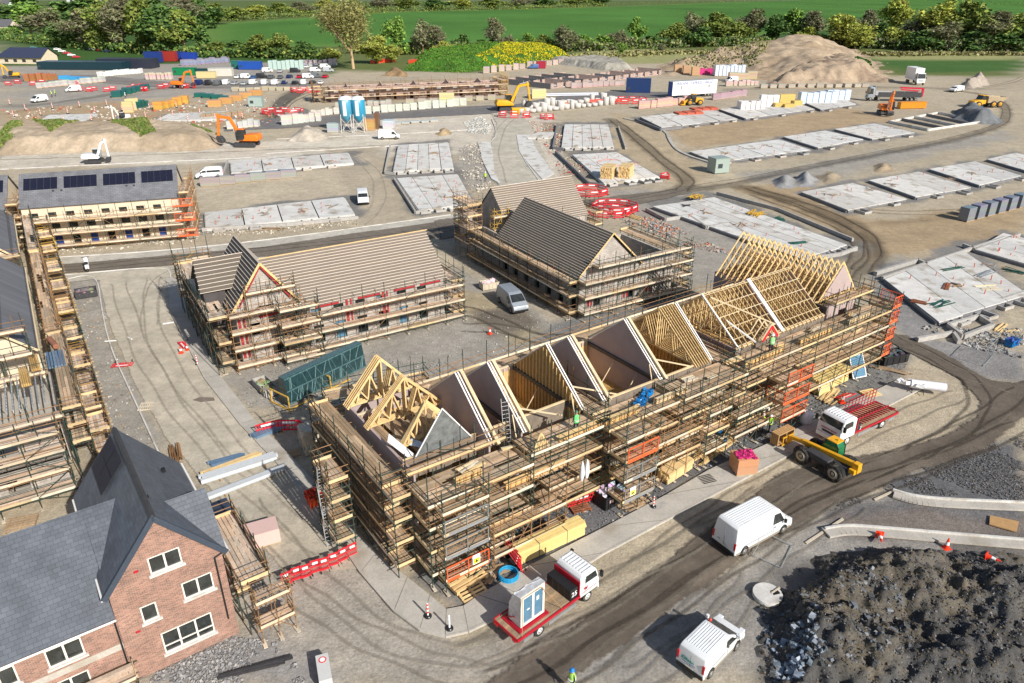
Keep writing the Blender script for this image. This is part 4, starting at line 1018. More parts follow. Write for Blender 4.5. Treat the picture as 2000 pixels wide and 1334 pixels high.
# -- left edge block E
FE=Frame((230,870),33.5)
def block_e():
 rg=random.Random(51)
 root=thing('unfinished_block',FE.o,FE.a,'unfinished block at the left edge, slate roofs behind and silver floor joists in front','building')
 for(y0,y1,xe,ze)in((41.5,64,-4.2,5.2),(11.6,37.5,-3.9,5.2)):
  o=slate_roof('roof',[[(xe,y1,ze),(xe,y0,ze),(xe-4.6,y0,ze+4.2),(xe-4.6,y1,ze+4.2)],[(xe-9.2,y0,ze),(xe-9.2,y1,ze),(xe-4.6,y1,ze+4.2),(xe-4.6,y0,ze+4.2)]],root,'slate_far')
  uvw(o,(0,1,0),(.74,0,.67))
  mb=MB();mb.extr([(xe-8.8,.1),(xe-.4,.1),(xe-.4,ze-.1),(xe-4.6,ze+3.9),(xe-8.8,ze-.1)][::-1],y0+.2,y1-.2,'y');mb.build('wall','render_cream',root)
  mb=MB();mb.beam((xe+.1,y0,ze),(xe+.1,y1,ze),.12,.1);mb.beam((xe,y0-.06,ze+.02),(xe-4.6,y0-.06,ze+4.25),.06,.2);mb.build('verge_board','timber_pale',root)
 for y in():
  mb=MB();mb.extr([(-6.4,6.6),(-4.4,6.0),(-4.4,6.1),(-6.4,6.75)][::-1],y-.9,y+.9,'y');d=mb.build('dormer','slate_far',root);uvw(d,(0,1,0),(1,0,.3))
  mb=MB();mb.box(-5.6,-4.5,y-.75,y+.75,5.0,6.05);mb.build('dormer_cheek','render_cream',d)
 for z in(.3,2.9):
  mb=MB();mb.box(-18,-3.6,-4,10.5,z-.2,z);mb.build('floor_slab','concrete',root)
 mb=MB()
 for k in range(34):
  x=-17.8+k*.42
  mb.beam((x,-.8,5.95),(x,5.2,5.95),.05,.04,tint(rg,.2));mb.beam((x,-.8,5.6),(x,5.2,5.6),.05,.04)
  for j in range(9):
   a=-.8+j*.6;mb.beam((x,a,5.6),(x,a+.3,5.95),.02,.05,tint(rg,.4));mb.beam((x,a+.3,5.95),(x,a+.6,5.6),.02,.05,tint(rg,.4))
 mb.build('metal_web_joists','galv',root)
 for x in(-3.3,-8.0,-12.5):
  mb=MB();mb.box(x-.15,x,-.8,10.4,.3,5.3);o=mb.build('cross_wall','blockwork',root);uvw(o,(1,1,0),(0,0,1))
 mb=MB();mb.box(-18,-3.9,10.5,10.8,.1,5.2);o=mb.build('rear_wall','render_cream',root)
 for z in(.3,2.9):
  mb=MB();wall2d(mb,(-18,-4.3),(-3.6,-4.3),z,z+2.3,[(u,u+1.4,z+.6,z+1.9)for u in np.arange(.8,11.5,2.4)],.2);o=mb.build('front_wall','blockwork',root);uvw(o,(1,1,0),(0,0,1))
 LF=[1.0,2.7,4.3,5.7]
 sc=scaffold(FE,'scaffold along the unfinished block on the left edge beside the pale street',[dict(p0=(-3.2,66),p1=(-3.2,44),n=(1,0),w=1.2,lifts=[3.0,5.2],top=7.0,pale=.9,brace=3,gap=.12,bay=1.9),dict(p0=(-3.1,43),p1=(-3.1,14),n=(1,0),w=1.25,lifts=[3.4,5.3],top=7.2,pale=.8,brace=3,gap=.15,bay=1.9,mat='tube_rust'),dict(p0=(-2.9,13),p1=(-2.9,-3),n=(1,0),w=1.3,lifts=[2.9,4.4,5.9],top=7.2,pale=.7,brace=3,gap=.1,bay=1.9),dict(p0=(-18,-4.7),p1=(-3.4,-4.7),n=(0,-1),w=1.4,lifts=[.9,2.6,4.2,5.7],top=7.4,pale=1,mat='tube_green',brace=2),dict(p0=(-18,-2.4),p1=(-3.0,-2.4),n=(0,-1),w=1.2,lifts=[5.7],top=7.2,pale=1,mat='tube_rust'),dict(p0=(-3.6,6.2),p1=(-18,6.2),n=(0,-1),w=.9,lifts=[5.6],top=7.6,pale=1),dict(p0=(-4.2,8.6),p1=(-18,8.6),n=(0,-1),w=1.1,lifts=[6.6],top=8.2,pale=1),dict(p0=(-4.4,11.4),p1=(-14,11.4),n=(0,-1),w=.9,lifts=[7.7],top=9.2,pale=1),dict(p0=(-4,40.5),p1=(-13,40.5),n=(0,-1),w=1.4,lifts=[4.4,6.2],top=8.0,pale=.9),]+[dict(p0=(-1.7,yy+2.9),p1=(-1.7,yy),n=(1,0),w=1.5,lifts=[(zz-1.9)if zz>3 else zz,zz][0 if zz<=3 else 0:],top=zz+1.2,pale=.95,mat=('tube_rust','tube_yellow','tube_green')[k%3],brace=1,bay=1.45,endrail=True,gap=.1)for k,(yy,zz)in enumerate([(-2.6,3.2),(1.0,3.4),(4.6,2.6),(8.1,4.2),(11.7,3.0),(15.4,4.0),(19.2,2.8),(23.0,4.1),(26.8,3.2),(30.5,4.2),(34.4,3.0),(38.2,4.0),(42,3.2),(46,4.2),(50,3),(54,4),(58,3.2),(62,4)])]+[],seed=60)
 t=thing('steel_deck_sheets',FE.w(-2.0,5.0,6.0),FE.a+R(90),'bundle of blue grey profiled steel sheets on the left scaffold','steel sheets')
 mb=MB()
 for k in range(6):mb.box(0,3.4,k*.22,k*.22+.16,0,.12+.05*(k%2),tint(rg,.2))
 mb.build('sheet','paint_any',t);t.children[0].data.materials[0]=mat('steel_blue',(.16,.25,.36),.5,metal=.3)
 for j,(x,y,lb)in enumerate(((-6.2,6.0,'long brown joist bundle beside the blue steel sheets'),(-5.4,8.6,'brown joist bundle nearest the reddish pipe roll'))):
  t=thing('joist_bundle',FE.w(x+1.6,y-3.5,6.05),FE.a+R(92),lb,'timber pack')
  for k in range(5):
   mb=MB();mb.box(0,3.6-.4*j,k*.14,k*.14+.11,0,.25,tint(rg,.2));mb.build('joist','osb',t)
 t=thing('felt_roll',FE.w(-2.4,9.0,6.0),FE.a+R(100),'rust brown roll lying on the left scaffold above the blue sheets','roll')
 mb=MB();mb.tube((0,0,.25),(2.2,0,.25),.24,12,t=(.3,.13,.08));mb.build('roll','cloth_any',t)
block_e()
# -- brick house F
FF=Frame((468,1236),36)
def sash(root,x0,x1,z0,z1,y=0,panes=2,mt='cream_upvc',transom=False,at=None):
 w=MB();w.box(x0,x1,y+.07,y+.09,z0,z1);win=w.build('window','glass_dark',root)
 f=MB();fr_=.07
 f.box(x0,x1,y+.0,y+.1,z0,z0+fr_);f.box(x0,x1,y+.0,y+.1,z1-fr_,z1)
 for i in range(panes+1):
  c=x0+(x1-x0)*i/panes
  a=c if i==0 else(c-fr_ if i==panes else c-fr_*.7);b=a+(fr_ if i in(0,panes)else fr_*1.4)
  f.box(a,b,y-.003,y+.1,z0+fr_,z1-fr_)
 if transom:f.box(x0+fr_,x1-fr_,y+.02,y+.1,z0+(z1-z0)*.3,z0+(z1-z0)*.3+.06)
 f.build('frame',mt,win)
 s=MB();s.box(x0-.12,x1+.12,y-.14,y+.02,z0-.12,z0-.003);s.build('sill','slab',win)
 return win
def brick_house():
 root=thing('brick_house',FF.o,FF.a,'red brick house with steep slate gable, solar panel and cream windows in the near corner','house')
 W_,ZE,ZR,D=5.72,6.55,10.1,10.1
 xm=-W_/2
 wins=[(-3.6,-2.0,6.55,7.65,2),(-2.35,-.75,4.05,5.2,2),(-4.55,-3.75,3.65,4.75,1),(-3.95,-1.25,.95,2.45,3)]
 mb=MB();wall2d(mb,(-W_,0),(0,0),0,6.5,[(a+W_,b+W_,c,min(d,6.5))for a,b,c,d,n in wins if c<6.4],.3)
 def gx(z):return(ZR-z)*(W_/2)/(ZR-ZE)
 a,b,c,d,n=wins[0]
 z0g=6.5
 def gz(x):return ZR-abs(x-xm)*(ZR-ZE)/(W_/2)
 for xs in((-W_,a),(b,0)):
  pts=[(xs[0],z0g),(xs[1],z0g),(xs[1],gz(xs[1]))]if xs[0]==-W_ else[(xs[0],z0g),(xs[1],z0g),(xs[0],gz(xs[0]))]
  if xs[0]==b:pts=[(b,z0g),(0,z0g),(0,ZE),(b,gz(b))]
  else:pts=[(-W_,z0g),(a,z0g),(a,gz(a)),(-W_,ZE)]
  if xs[1]==0 and b<xm:pts.insert(3,(xm,ZR))
  if xs[0]==-W_ and a>xm:pts.insert(3,(xm,ZR))
  mb.extr(pts[::-1],0,.3,'y')
 pts=[(a,d),(b,d),(b,gz(b))]+([(xm,ZR)]if a<xm<b else[])+[(a,gz(a))]
 mb.extr(pts[::-1],0,.3,'y')
 mb.box(a,b,0,.3,z0g,c-.001)if c>z0g+.01 else None
 mb.box(-.3,0,.31,D,0,6.5);mb.box(-W_,-W_+.3,.31,D,0,6.5);mb.box(-W_+.31,-.31,D-.3,D,0,6.5)
 mb.extr([(-W_,6.5),(0,6.5),(xm,ZR-.1)][::-1],D-.3,D,'y')
 o=mb.build('brick_wall','brick',root);uvw(o,(1,1,0),(0,0,1))
 for a,b,c,d,n in wins:sash(root,a,b,c,d,.0,n,transom=(n==3))
 mb=MB();mb.box(-4.35,-4.12,-.012,-.002,7.05,7.2);mb.box(-5.05,-4.8,-.012,-.002,3.2,3.32);mb.build('air_brick','red_paint',root)
 ov=.25
 sr=(ZR-ZE)/(W_/2)
 def P_(x,y,up=.1):return(x,y,ZR-abs(x-xm)*sr+up)
 o=slate_roof('roof',[[P_(-W_-ov,D+.1),P_(-W_-ov,-.15),P_(xm,-.15),P_(xm,D+.1)],[P_(ov,-.15),P_(ov,D+.1),P_(xm,D+.1),P_(xm,-.15)]],root,'slate',.1)
 uvw(o,(0,1,0),(0,0,1.28))
 mb=MB();mb.extr([(xm-.16,ZR+.02),(xm,ZR+.2),(xm+.16,ZR+.02)][::-1],-.17,D+.12,'y');mb.build('ridge_tiles','dark_steel',o)
 mb=MB()
 for s in(-1,1):mb.beam((xm,-.2,ZR+.02),(xm+s*(W_/2+ov),-.2,ZE-.3),.1,.3)
 b_=mb.build('barge_board','slate_trim',o)
 sv_=Vector((W_/2,0,ZR-ZE)).normalized();nn=Vector((-sv_.z,0,sv_.x));base=Vector((-W_,0,ZE))+nn*.2
 mb=MB()
 for i in range(2):
  for j in range(2):
   u0,u1=2.05+i*1.15,2.05+i*1.15+1.12;y0,y1=6.3+j*1.75,6.3+j*1.75+1.71
   mb.face([base+sv_*u0+Vector((0,y0,0)),base+sv_*u1+Vector((0,y0,0)),base+sv_*u1+Vector((0,y1,0)),base+sv_*u0+Vector((0,y1,0))])
 mb.build('solar_panel','solar',root)
 zr2,y0,y1,xr=9.0,-.12,5.2,.28
 ym=(y0+y1)/2
 o=slate_roof('side_gable_roof',[[(xr,y0,6.32),(xr,ym,zr2),(-2.0,ym,zr2)],[(xr,y1,6.32),(xr,ym,zr2),(-2.0,ym,zr2)]],root,'slate',.08);uvw(o,(1,0,0),(0,.7,.7))
 mb=MB();mb.extr([(y0+.42,6.5),(y1-.35,6.5),(ym,zr2-.35)],-.3,.05,'x');o=mb.build('side_gable_wall','brick',root);uvw(o,(1,1,0),(0,0,1))
 zl,zlr,yl0,yl1,xl=4.85,8.75,.25,9.4,-W_
 ylm=(yl0+yl1)/2
 mb=MB()
 lw=[(-9.1,-7.45,3.1,4.3,2),(-11.9,-10.4,3.1,4.3,2),(-9.3,-7.6,.9,2.0,2),(-12.3,-10.9,.9,2.0,2)]
 wall2d(mb,(-22,yl0),(xl-.003,yl0),0,zl,[(a+22,b+22,c,d)for a,b,c,d,n in lw],.3)
 mb.box(-22,xl,yl1-.3,yl1,0,zl)
 o=mb.build('low_wall','brick',root);uvw(o,(1,1,0),(0,0,1))
 for a,b,c,d,n in lw:sash(root,a,b,c,d,yl0,n)
 mb=MB();mb.box(-22,xl,yl0-.02,yl0+.01,2.35,2.75);mb.build('concrete_band','concrete',root)
 o=slate_roof('low_roof',[[(-22,yl0-.3,zl-.1),(xl-.02,yl0-.3,zl-.1),(xl-.02,ylm,zlr),(-22,ylm,zlr)],[(xl-.02,yl1+.3,zl-.1),(-22,yl1+.3,zl-.1),(-22,ylm,zlr),(xl-.02,ylm,zlr)],[(xl-.02,1.4,6.3),(xl+2.2,ylm,zlr),(xl-.02,ylm,zlr)],[(xl-.02,8,6.3),(xl+2.2,ylm,zlr),(xl-.02,ylm,zlr)]],root,'slate',.1)
 uvw(o,(1,0,0),(0,.76,.65))
 mb=MB();mb.tube((-22,yl0-.38,zl-.15),(xl,yl0-.38,zl-.15),.06,8);mb.tube((xl-.32,-.1,6.2),(xl-.32,D,6.2),.06,8);mb.tube((.34,-.1,6.25),(.34,D,6.25),.07,8)
 mb.build('gutter','white_upvc',root)
 mb=MB();mb.tube((-.42,-.08,6.1),(-.42,-.08,1.5),.045,8);mb.tube((-.42,-.08,6.1),(.3,-.12,6.35),.045,8);mb.tube((xl-.1,yl0-.1,4.7),(xl-.1,yl0-.1,.2),.045,8);mb.build('downpipe','black_plastic',root)
 mb=MB();mb.box(.35,2.4,6.9,9.3,0,2.7);p=mb.build('porch','render_cream',root)
 mb=MB();mb.box(.25,2.5,6.8,9.4,2.7,2.95);mb.box(.5,2.3,7.0,9.2,2.95,3.0,(.8,.8,.9));mb.build('flat_roof','slate_trim',p)
 mb=MB();mb.box(-3.0,-2.6,2.0,2.3,8.9+.9,9.0+.95);mb.box(-1.2,-1.0,6.8,7.1,8.1,8.3);mb.build('roof_vent','black_plastic',root)
 sc=scaffold(FF,'low scaffold with grey boards along the right side of the brick house',[dict(p0=(.55,6.2),p1=(.55,-.6),n=(1,0),w=1.6,lifts=[3.9],top=5.4,pale=1.0,bay=2.2,gap=0),dict(p0=(.9,-.7),p1=(2.9,-.7),n=(0,-1),w=1.0,lifts=[1.2,3.0],top=4.2,pale=1,bay=1.0,mat='tube_rust',brace=1,r=.03),dict(p0=(.5,5.6),p1=(.5,.8),n=(1,0),w=.7,lifts=[2.2],top=3.2,pale=1,bay=2.4),],seed=70)
 scaffold(FF,'pale scaffold boards against the low brick wing at the bottom edge',[dict(p0=(-8.6,-.2),p1=(-5.6,-.2),n=(0,-1),w=1.3,lifts=[1.6],top=1.7,pale=1,norail=True,bay=1.4,gap=0,brace=9)],seed=71)
mat('slate_trim',(.05,.065,.09),.6,noise=.1)
brick_house()
# -- footpath, kerbs, paving
def flat(name,pts,z0,z1,material,kind='structure',jag=0,dense=0):
 w=[G(*p).xy for p in pts]
 a=sum(w[i].x*w[(i+1)%len(w)].y-w[(i+1)%len(w)].x*w[i].y for i in range(len(w)))
 if a<0:w=w[::-1]
 mb=MB();mb.prism([tuple(p)for p in w],z0,z1);return tag(mb.build(name,material),kind=kind)
outer=[(325,545),(338,620),(400,740),(470,830),(560,925),(650,1040),(705,1120),(770,1195),(820,1232),(870,1245),(915,1235),(1010,1190),(1180,1082),(1300,1018),(1442,942),(1551,885),(1679,822),(1796,762)]
inner=[(352,545),(368,620),(430,735),(498,822),(590,915),(680,1020),(735,1082),(796,1130),(840,1165),(872,1192),(905,1186),(935,1165),(1030,1109),(1180,1032),(1300,969),(1385,919),(1500,868),(1620,806),(1756,742)]
for k in range(0,len(outer)-1):
 a,b=outer[k],outer[k+1];c,d=inner[k],inner[k+1]
 n=1
 flat('footpath',[a,b,d,c],-.05,.13+.003*(k%2),'concrete')
flat('footpath',[outer[-1],inner[-1],inner[-2]],-.05,.125,'concrete')
mb=MB()
ow=[G(*p)for p in outer]
for a,b in zip(ow[:-1],ow[1:]):
 n=max(1,int((b-a).length/.915))
 for i in range(n):
  mb.beam(a.lerp(b,i/n)+Vector((0,0,.07)),a.lerp(b,(i+.985)/n)+Vector((0,0,.07)),.14,.17,tint(rnd,.08,.01))
tag(mb.build('kerb','concrete'),kind='structure')
mb=MB()
for k in range(1,len(ow)-1):
 a=ow[k];c=G(*inner[min(k,len(inner)-1)])
 mb.beam(a+Vector((0,0,.137)),c+Vector((0,0,.137)),.03,.006,(.35,.33,.3))
tag(mb.build('path_joint','concrete'),kind='structure')
def kerb_line(pts,w=.16,h=.14,mt='slab',z=.05,closed=False):
 mb=MB();pw=[G(*p)for p in pts]
 for _ in range(2):
  q=[pw[0]]
  for a,b in zip(pw[:-1],pw[1:]):q+=[a.lerp(b,.25),a.lerp(b,.75)]
  pw=q+[pw[-1]]
 for a,b in zip(pw[:-1],pw[1:]):mb.beam(a+Vector((0,0,z)),b+Vector((0,0,z)),w,h,tint(rnd,.06,.01))
 return tag(mb.build('kerb',mt),kind='structure')
kerb_line([(133,545),(170,537),(192,548),(198,600),(215,680),(262,780),(340,950)],.13,.12)
kerb_line([(960,232),(972,262),(955,282),(938,300),(945,320),(978,364)])
kerb_line([(1009,262),(1015,300),(1052,352)],.2)
kerb_line([(120,538),(320,520),(335,535),(330,560)],.13)
kerb_line([(0,331),(300,317),(560,305)],.2);kerb_line([(0,298),(200,290),(460,283)],.2)
kerb_line([(540,272),(640,268),(860,258),(960,250)],.2);kerb_line([(520,300),(720,288),(850,280)],.2)
kerb_line([(110,503),(300,492),(520,470),(880,420)],.14)
kerb_line([(1218,231),(1300,252),(1310,280),(1330,300),(1400,322)],.8,.25,'concrete')
flat('footpath',[(1009,264),(1035,264),(1046,290),(1082,340),(1060,352),(1030,318),(1014,296)],-.05,.13,'slab')
flat('footpath',[(933,278),(958,278),(962,300),(966,340),(978,360),(960,350),(945,320)],-.05,.13,'slab')
flat('footpath',[(1000,360),(1060,352),(1070,360),(1000,372)],-.05,.1,'slab')
for pts,w in(([(1745,967),(1770,975),(1800,981),(1860,986),(2010,992)],.9),([(1612,1043),(1650,1036),(1700,1039),(1850,1052),(2020,1066)],1.0)):
 kerb_line(pts,w,.16,'concrete',.1);kerb_line([(x-2,y-6)for x,y in pts],.16,.3,'slab',.16)
flat('paving_stone',[(1933,1008),(1990,1020),(1985,1040),(1932,1025)],.0,.08,'cardboard',None)
tag(bpy.data.objects['paving_stone'],'tan rectangular board lying on the tarmac between two kerbs','board')
for k,(pts,lb)in enumerate((([(1706,975),(1740,960),(1742,963),(1709,978)],'upper'),([(1572,1060),(1645,1012),(1648,1016),(1576,1063)],'lower'))):
 flat('plank',pts,0,.06,'board_pale',None);tag(bpy.data.objects['plank' if k==0 else 'plank.001'],'%s pale plank edging laid along the road opposite the white van'%lb,'plank')
 # -- foundation slabs
def slab(q,n,label,h=.45,drains=True,seed=0,side='block_dark',group='concrete foundation slabs'):
 rg=random.Random(seed)
 P4=[G(*p,z=h)for p in q]
 c=G(*q[1]);root=thing('foundation_slab',c,0,label,'foundation slab')
 if group:root['group']=group
 off=-c
 P4=[p+off for p in P4]
 for i in range(n):
  f0=i/n+(.004 if i else 0);f1=(i+1)/n-.004
  a=P4[0].lerp(P4[3],f0);b=P4[0].lerp(P4[3],f1);c2=P4[1].lerp(P4[2],f1);d=P4[1].lerp(P4[2],f0)
  jit=(P4[2]-P4[1]).cross(Vector((0,0,1))).normalized()*rg.uniform(-.25,.25)
  pts=[(p.x,p.y)for p in(d+jit,c2+jit,b,a)]
  ar=sum(pts[k][0]*pts[(k+1)%4][1]-pts[(k+1)%4][0]*pts[k][1]for k in range(4))
  if ar<0:pts=pts[::-1]
  mb=MB();mb.prism(pts,h-.12,h+rg.uniform(0,.03),tint(rg,.1,.02));mb.build('deck_panel','slab',root)
 mb=MB()
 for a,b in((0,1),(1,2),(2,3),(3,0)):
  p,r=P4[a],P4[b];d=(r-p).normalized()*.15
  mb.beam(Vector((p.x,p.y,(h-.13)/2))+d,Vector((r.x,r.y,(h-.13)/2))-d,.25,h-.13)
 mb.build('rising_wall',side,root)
 for i in range(n):
  f=(i+rg.uniform(.25,.75))/n;p=P4[1].lerp(P4[2],f);d=(P4[2]-P4[1]).normalized();nn_=Vector((d.y,-d.x,0));L1=rg.uniform(1.0,2.2)
  mb=MB()
  for e in(-.9,.7):mb.beam(p+d*e+nn_*.15+Vector((0,0,h*.4-p.z)),p+d*e+nn_*L1+Vector((0,0,h*.4-p.z)),.22,h*.8,tint(rg))
  mb.beam(p-d*1.0+nn_*L1+Vector((0,0,h*.38-p.z)),p+d*.8+nn_*L1+Vector((0,0,h*.38-p.z)),.22,h*.76,tint(rg));mb.build('porch_footing','block',root)
 if drains:
  for i in range(n):
   mb=MB()
   for k in range(rg.randint(2,4)):
    f=(i+rg.uniform(.15,.85))/n;g=rg.uniform(.15,.9)
    p=P4[0].lerp(P4[3],f).lerp(P4[1].lerp(P4[2],f),g)
    mb.tube((p.x,p.y,h),(p.x+rg.uniform(-.1,.1),p.y,h+rg.uniform(.3,.7)),.06,6,t=(.55,.14,.08))
   mb.build('drain_stub','paint_any',root)
 return root
for i,(q,n,lb,dr)in enumerate(slabs):
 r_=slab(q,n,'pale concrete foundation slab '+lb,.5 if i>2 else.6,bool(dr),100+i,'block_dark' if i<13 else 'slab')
 del r_['group']
c=G(1195,318,.5);t_=[o for o in C.objects if o.get('label','').find('chalk circle')>0][0]
mb=MB()
pts=[(c.x-t_.location.x+3.2*math.cos(a),c.y-t_.location.y+3.2*math.sin(a),.54)for a in np.linspace(.8,5.9,28)]
mb.path(pts,.05,4,(.7,.1,.08));mb.build('chalk_line','paint_any',t_)
for k,(u,v)in enumerate(((1345,222),(1375,214))):
 p=G(u,v,.6);t_=thing('tile_stack',p,R(12),'%s low stack of red roof tiles on the back row slab'%('nearer' if k==0 else 'farther'),'roof tiles')
 for a in range(3):
  mb=MB();mb.prism([(-4+a*2.7,-2),(-1.6+a*2.7,-2.2),(-1.5+a*2.7,2),(-4.1+a*2.7,2.1)],.03,.5+.1*a);mb.build('tile_pack','tile_red',t_)
 mb=MB()
t_=thing('open_footings',G(1812,256),0,'row of open block footings without slabs between the excavator and slate heap','footings')
ff=[G(*p)-G(1812,256)for p in((1735,240),(1812,256),(1917,240),(1832,222))]
for i in range(5):
 a=ff[0].lerp(ff[3],i/4);b=ff[1].lerp(ff[2],i/4);mb=MB();mb.beam(a+Vector((0,0,.35)),b+Vector((0,0,.35)),.35,.7);mb.build('footing_wall','block_dark' if i%2 else 'slab',t_)
for a,b in((ff[0],ff[3]),(ff[1],ff[2])):
 mb=MB();mb.beam(a+Vector((0,0,.3)),b+Vector((0,0,.3)),.3,.6);mb.build('footing_wall','slab',t_)
 # -- heaps
def heap(name,poly,height,rampw,c1,c2,namp=.5,nsc=6,cell=.8,label=None,cat='heap',mt='soil',mixs=9,thr=.5,c3=None,base=0,extra=None,kind=None,soft=.12):
 w=px_poly(poly)
 xs=[p[0]for p in w];ys=[p[1]for p in w]
 X,Y=np.meshgrid(np.arange(min(xs)-2,max(xs)+2,cell),np.arange(min(ys)-2,max(ys)+2,cell))
 sd=sdist(X,Y,w)+(fbm(X,Y,nsc,4)-.5)*rampw*.5
 h=height*sstep(0,rampw,sd)*(.72+.56*fbm(X,Y,nsc*2.2,4))+(fbm(X,Y,nsc*.5,4)-.5)*namp*sstep(0,rampw*.4,sd)+(fbm(X,Y,cell*2.5,2)-.5)*namp*.5
 h=np.where(sd>0,np.maximum(h,0),0)-.1+base
 if extra is not None:h=h+extra(X,Y,sd)
 m=sstep(thr-soft,thr+soft,fbm(X+13,Y+7,mixs,5))[...,None]
 c=np.array(c1)*(1-m)+np.array(c2)*m
 if c3 is not None:
  m3=sstep(.52,.60,fbm(X-40,Y+17,mixs*.6,5))[...,None];c=c*(1-m3)+np.array(c3)*m3
 c*=(.8+.4*fbm(X,Y,2.2,3))[...,None]
 o=grid_mesh(name,X,Y,h,c,mt,mask=sd>-cell,kind=kind)
 if label:tag(o,label,cat)
 return o
def hfield(o):
 from mathutils.bvhtree import BVHTree
 me=o.data
 bv=BVHTree.FromPolygons([v.co for v in me.vertices],[p.vertices[:]for p in me.polygons])
 def f(x,y):
  h=bv.ray_cast(Vector((x,y,60)),Vector((0,0,-1)))
  return h[0].z if h[0]else 0.0
 return f
def pebbles(name,poly,n,smin,smax,cols,hf=None,seed=0,label=None,cat='rubble',mt='paint_stone',kind='stuff',dens=None):
 rg=random.Random(seed);w=px_poly(poly);mb=MB();k=0
 xs=[p[0]for p in w];ys=[p[1]for p in w]
 P0=np.random.RandomState(seed).rand(n*6,2)
 X=min(xs)+(max(xs)-min(xs))*P0[:,0];Y=min(ys)+(max(ys)-min(ys))*P0[:,1]
 ok=sdist(X,Y,w)>0
 if dens:ok&=fbm(X,Y,dens[0],4)>dens[1]
 for x,y in zip(X[ok][:n],Y[ok][:n]):
  s=smin+(smax-smin)*rg.random()**3
  z=hf(x,y)if hf else 0
  c=rg.choice(cols);f=rg.uniform(.75,1.25)
  mb.rock((x,y,z+s*.15),s,rg,(c[0]*f,c[1]*f,c[2]*f))
 o=mb.build(name,mt)
 if label:tag(o,label,cat,kind=kind)
 else:tag(o,kind=kind)
 return o
mat('paint_stone',(1,1,1),.92,noise=.12,nscale=5,spec=.2)
TAN=(.45,.34,.235);TAN2=(.36,.27,.18);GR=(.07,.13,.025);SL=(.12,.12,.125);SL2=(.17,.15,.125)
heap('spoil_heap',[(1262,132),(1350,112),(1480,96),(1560,88),(1660,90),(1710,110),(1745,160),(1640,164),(1480,155),(1400,140),(1300,150)],9.5,40,(.41,.32,.225),(.33,.25,.17),2.6,15,1.2,'large tan spoil heap in front of the right hand trees',thr=.58)
heap('spoil_heap',[(1488,170),(1520,148),(1560,132),(1640,124),(1700,132),(1742,160),(1640,168),(1560,172)],7.0,16,(.38,.295,.21),(.27,.20,.145),3.0,8,.9,'rough brown spoil heap with deep gullies before the larger tan one',thr=.55)
hfp=hfield([o_ for o_ in C.objects if o_.name=='spoil_heap'][0])
o=heap('grassed_heap',[(790,138),(812,112),(870,100),(985,96),(1060,98),(1120,110),(1090,124),(980,132),(900,142)],5.0,12,(.06,.16,.02),(.05,.12,.02),1.2,12,1.0,'grassed mound with a band of yellow flowers behind the far terrace',thr=.5)
hfg=hfield(o)
def tufts(name,poly,n,s,cols,hf,seed,label,cat='plants'):
 rg=random.Random(seed);w=px_poly(poly);mb=MB()
 xs=[p[0]for p in w];ys=[p[1]for p in w]
 Q=np.random.RandomState(seed).rand(n*4,2);X=min(xs)+(max(xs)-min(xs))*Q[:,0];Y=min(ys)+(max(ys)-min(ys))*Q[:,1]
 ok=(sdist(X,Y,w)>0)&(fbm(X,Y,6,3)>.36)
 for x,y in zip(X[ok][:n],Y[ok][:n]):
  z=hf(x,y);c=rg.choice(cols);f=rg.uniform(.7,1.3);a=rg.uniform(0,6.3);k=s*rg.uniform(.6,1.4)
  dx,dy=math.cos(a)*k,math.sin(a)*k
  mb.face([(x-dx,y-dy,z),(x+dx,y+dy,z),(x+dx*.6+rg.uniform(-.3,.3)*k,y+dy*.6,z+k*1.3),(x-dx*.6,y-dy*.6+rg.uniform(-.3,.3)*k,z+k*1.3)],(c[0]*f,c[1]*f,c[2]*f))
 return tag(mb.build(name,'leaf_any'),label,cat,kind='stuff')
mat('leaf_any',(1,1,1),.8,noise=.1,spec=.2)
tufts('yellow_flowers',[(930,132),(985,100),(1060,98),(1115,110),(1090,123),(980,131)],9000,.33,[(.55,.47,.015),(.62,.5,.02),(.4,.38,.02),(.10,.18,.02)],hfg,5,'yellow flowering weeds on the right half of the grassed mound')
tufts('tall_weeds',[(790,138),(812,112),(870,100),(985,96),(980,132),(900,142)],8000,.33,[(.07,.2,.02),(.05,.14,.02),(.10,.22,.03),(.14,.2,.03)],hfg,6,'bright green weeds on the left half of the grassed mound')
o=heap('embankment',[(-20,252),(200,250),(400,250),(445,275),(440,290),(380,296),(200,300),(-20,304)],3.2,7,(.45,.36,.26),(.38,.30,.21),.7,5,.7,'sandy embankment with green patches above the long beige road',cat='embankment',thr=.5)
hfe=hfield(o)
for k,pl in enumerate(([(0,262),(50,262),(45,290),(10,300),(0,295)],[(70,258),(160,258),(130,268),(105,284),(95,270)],[(215,262),(290,256),(310,280),(280,290),(250,272)],[(370,252),(430,262),(400,264)])):
 tufts('weed_patch',pl,1400,.32,[(.09,.17,.03),(.16,.2,.05),(.2,.2,.07)],hfe,20+k,['green weed patch on the embankment at the left edge','ragged green weeds second from left on the embankment','grey green weed patch in the middle of the embankment','weedy crest of the embankment beside the orange excavator'][k])
tufts('weeds',[(1300,132),(1420,118),(1500,120),(1490,140),(1400,142)],1800,.45,[(.12,.15,.04),(.09,.13,.03),(.3,.26,.13),(.36,.3,.18)],hfp,31,'green and straw weeds on the left flank of the tan spoil heap')
tufts('weeds',[(1640,128),(1690,122),(1710,140),(1660,140)],1800,.5,[(.06,.14,.02),(.05,.11,.02)],hfp,32,'dark green patch on the right shoulder of the spoil heap')
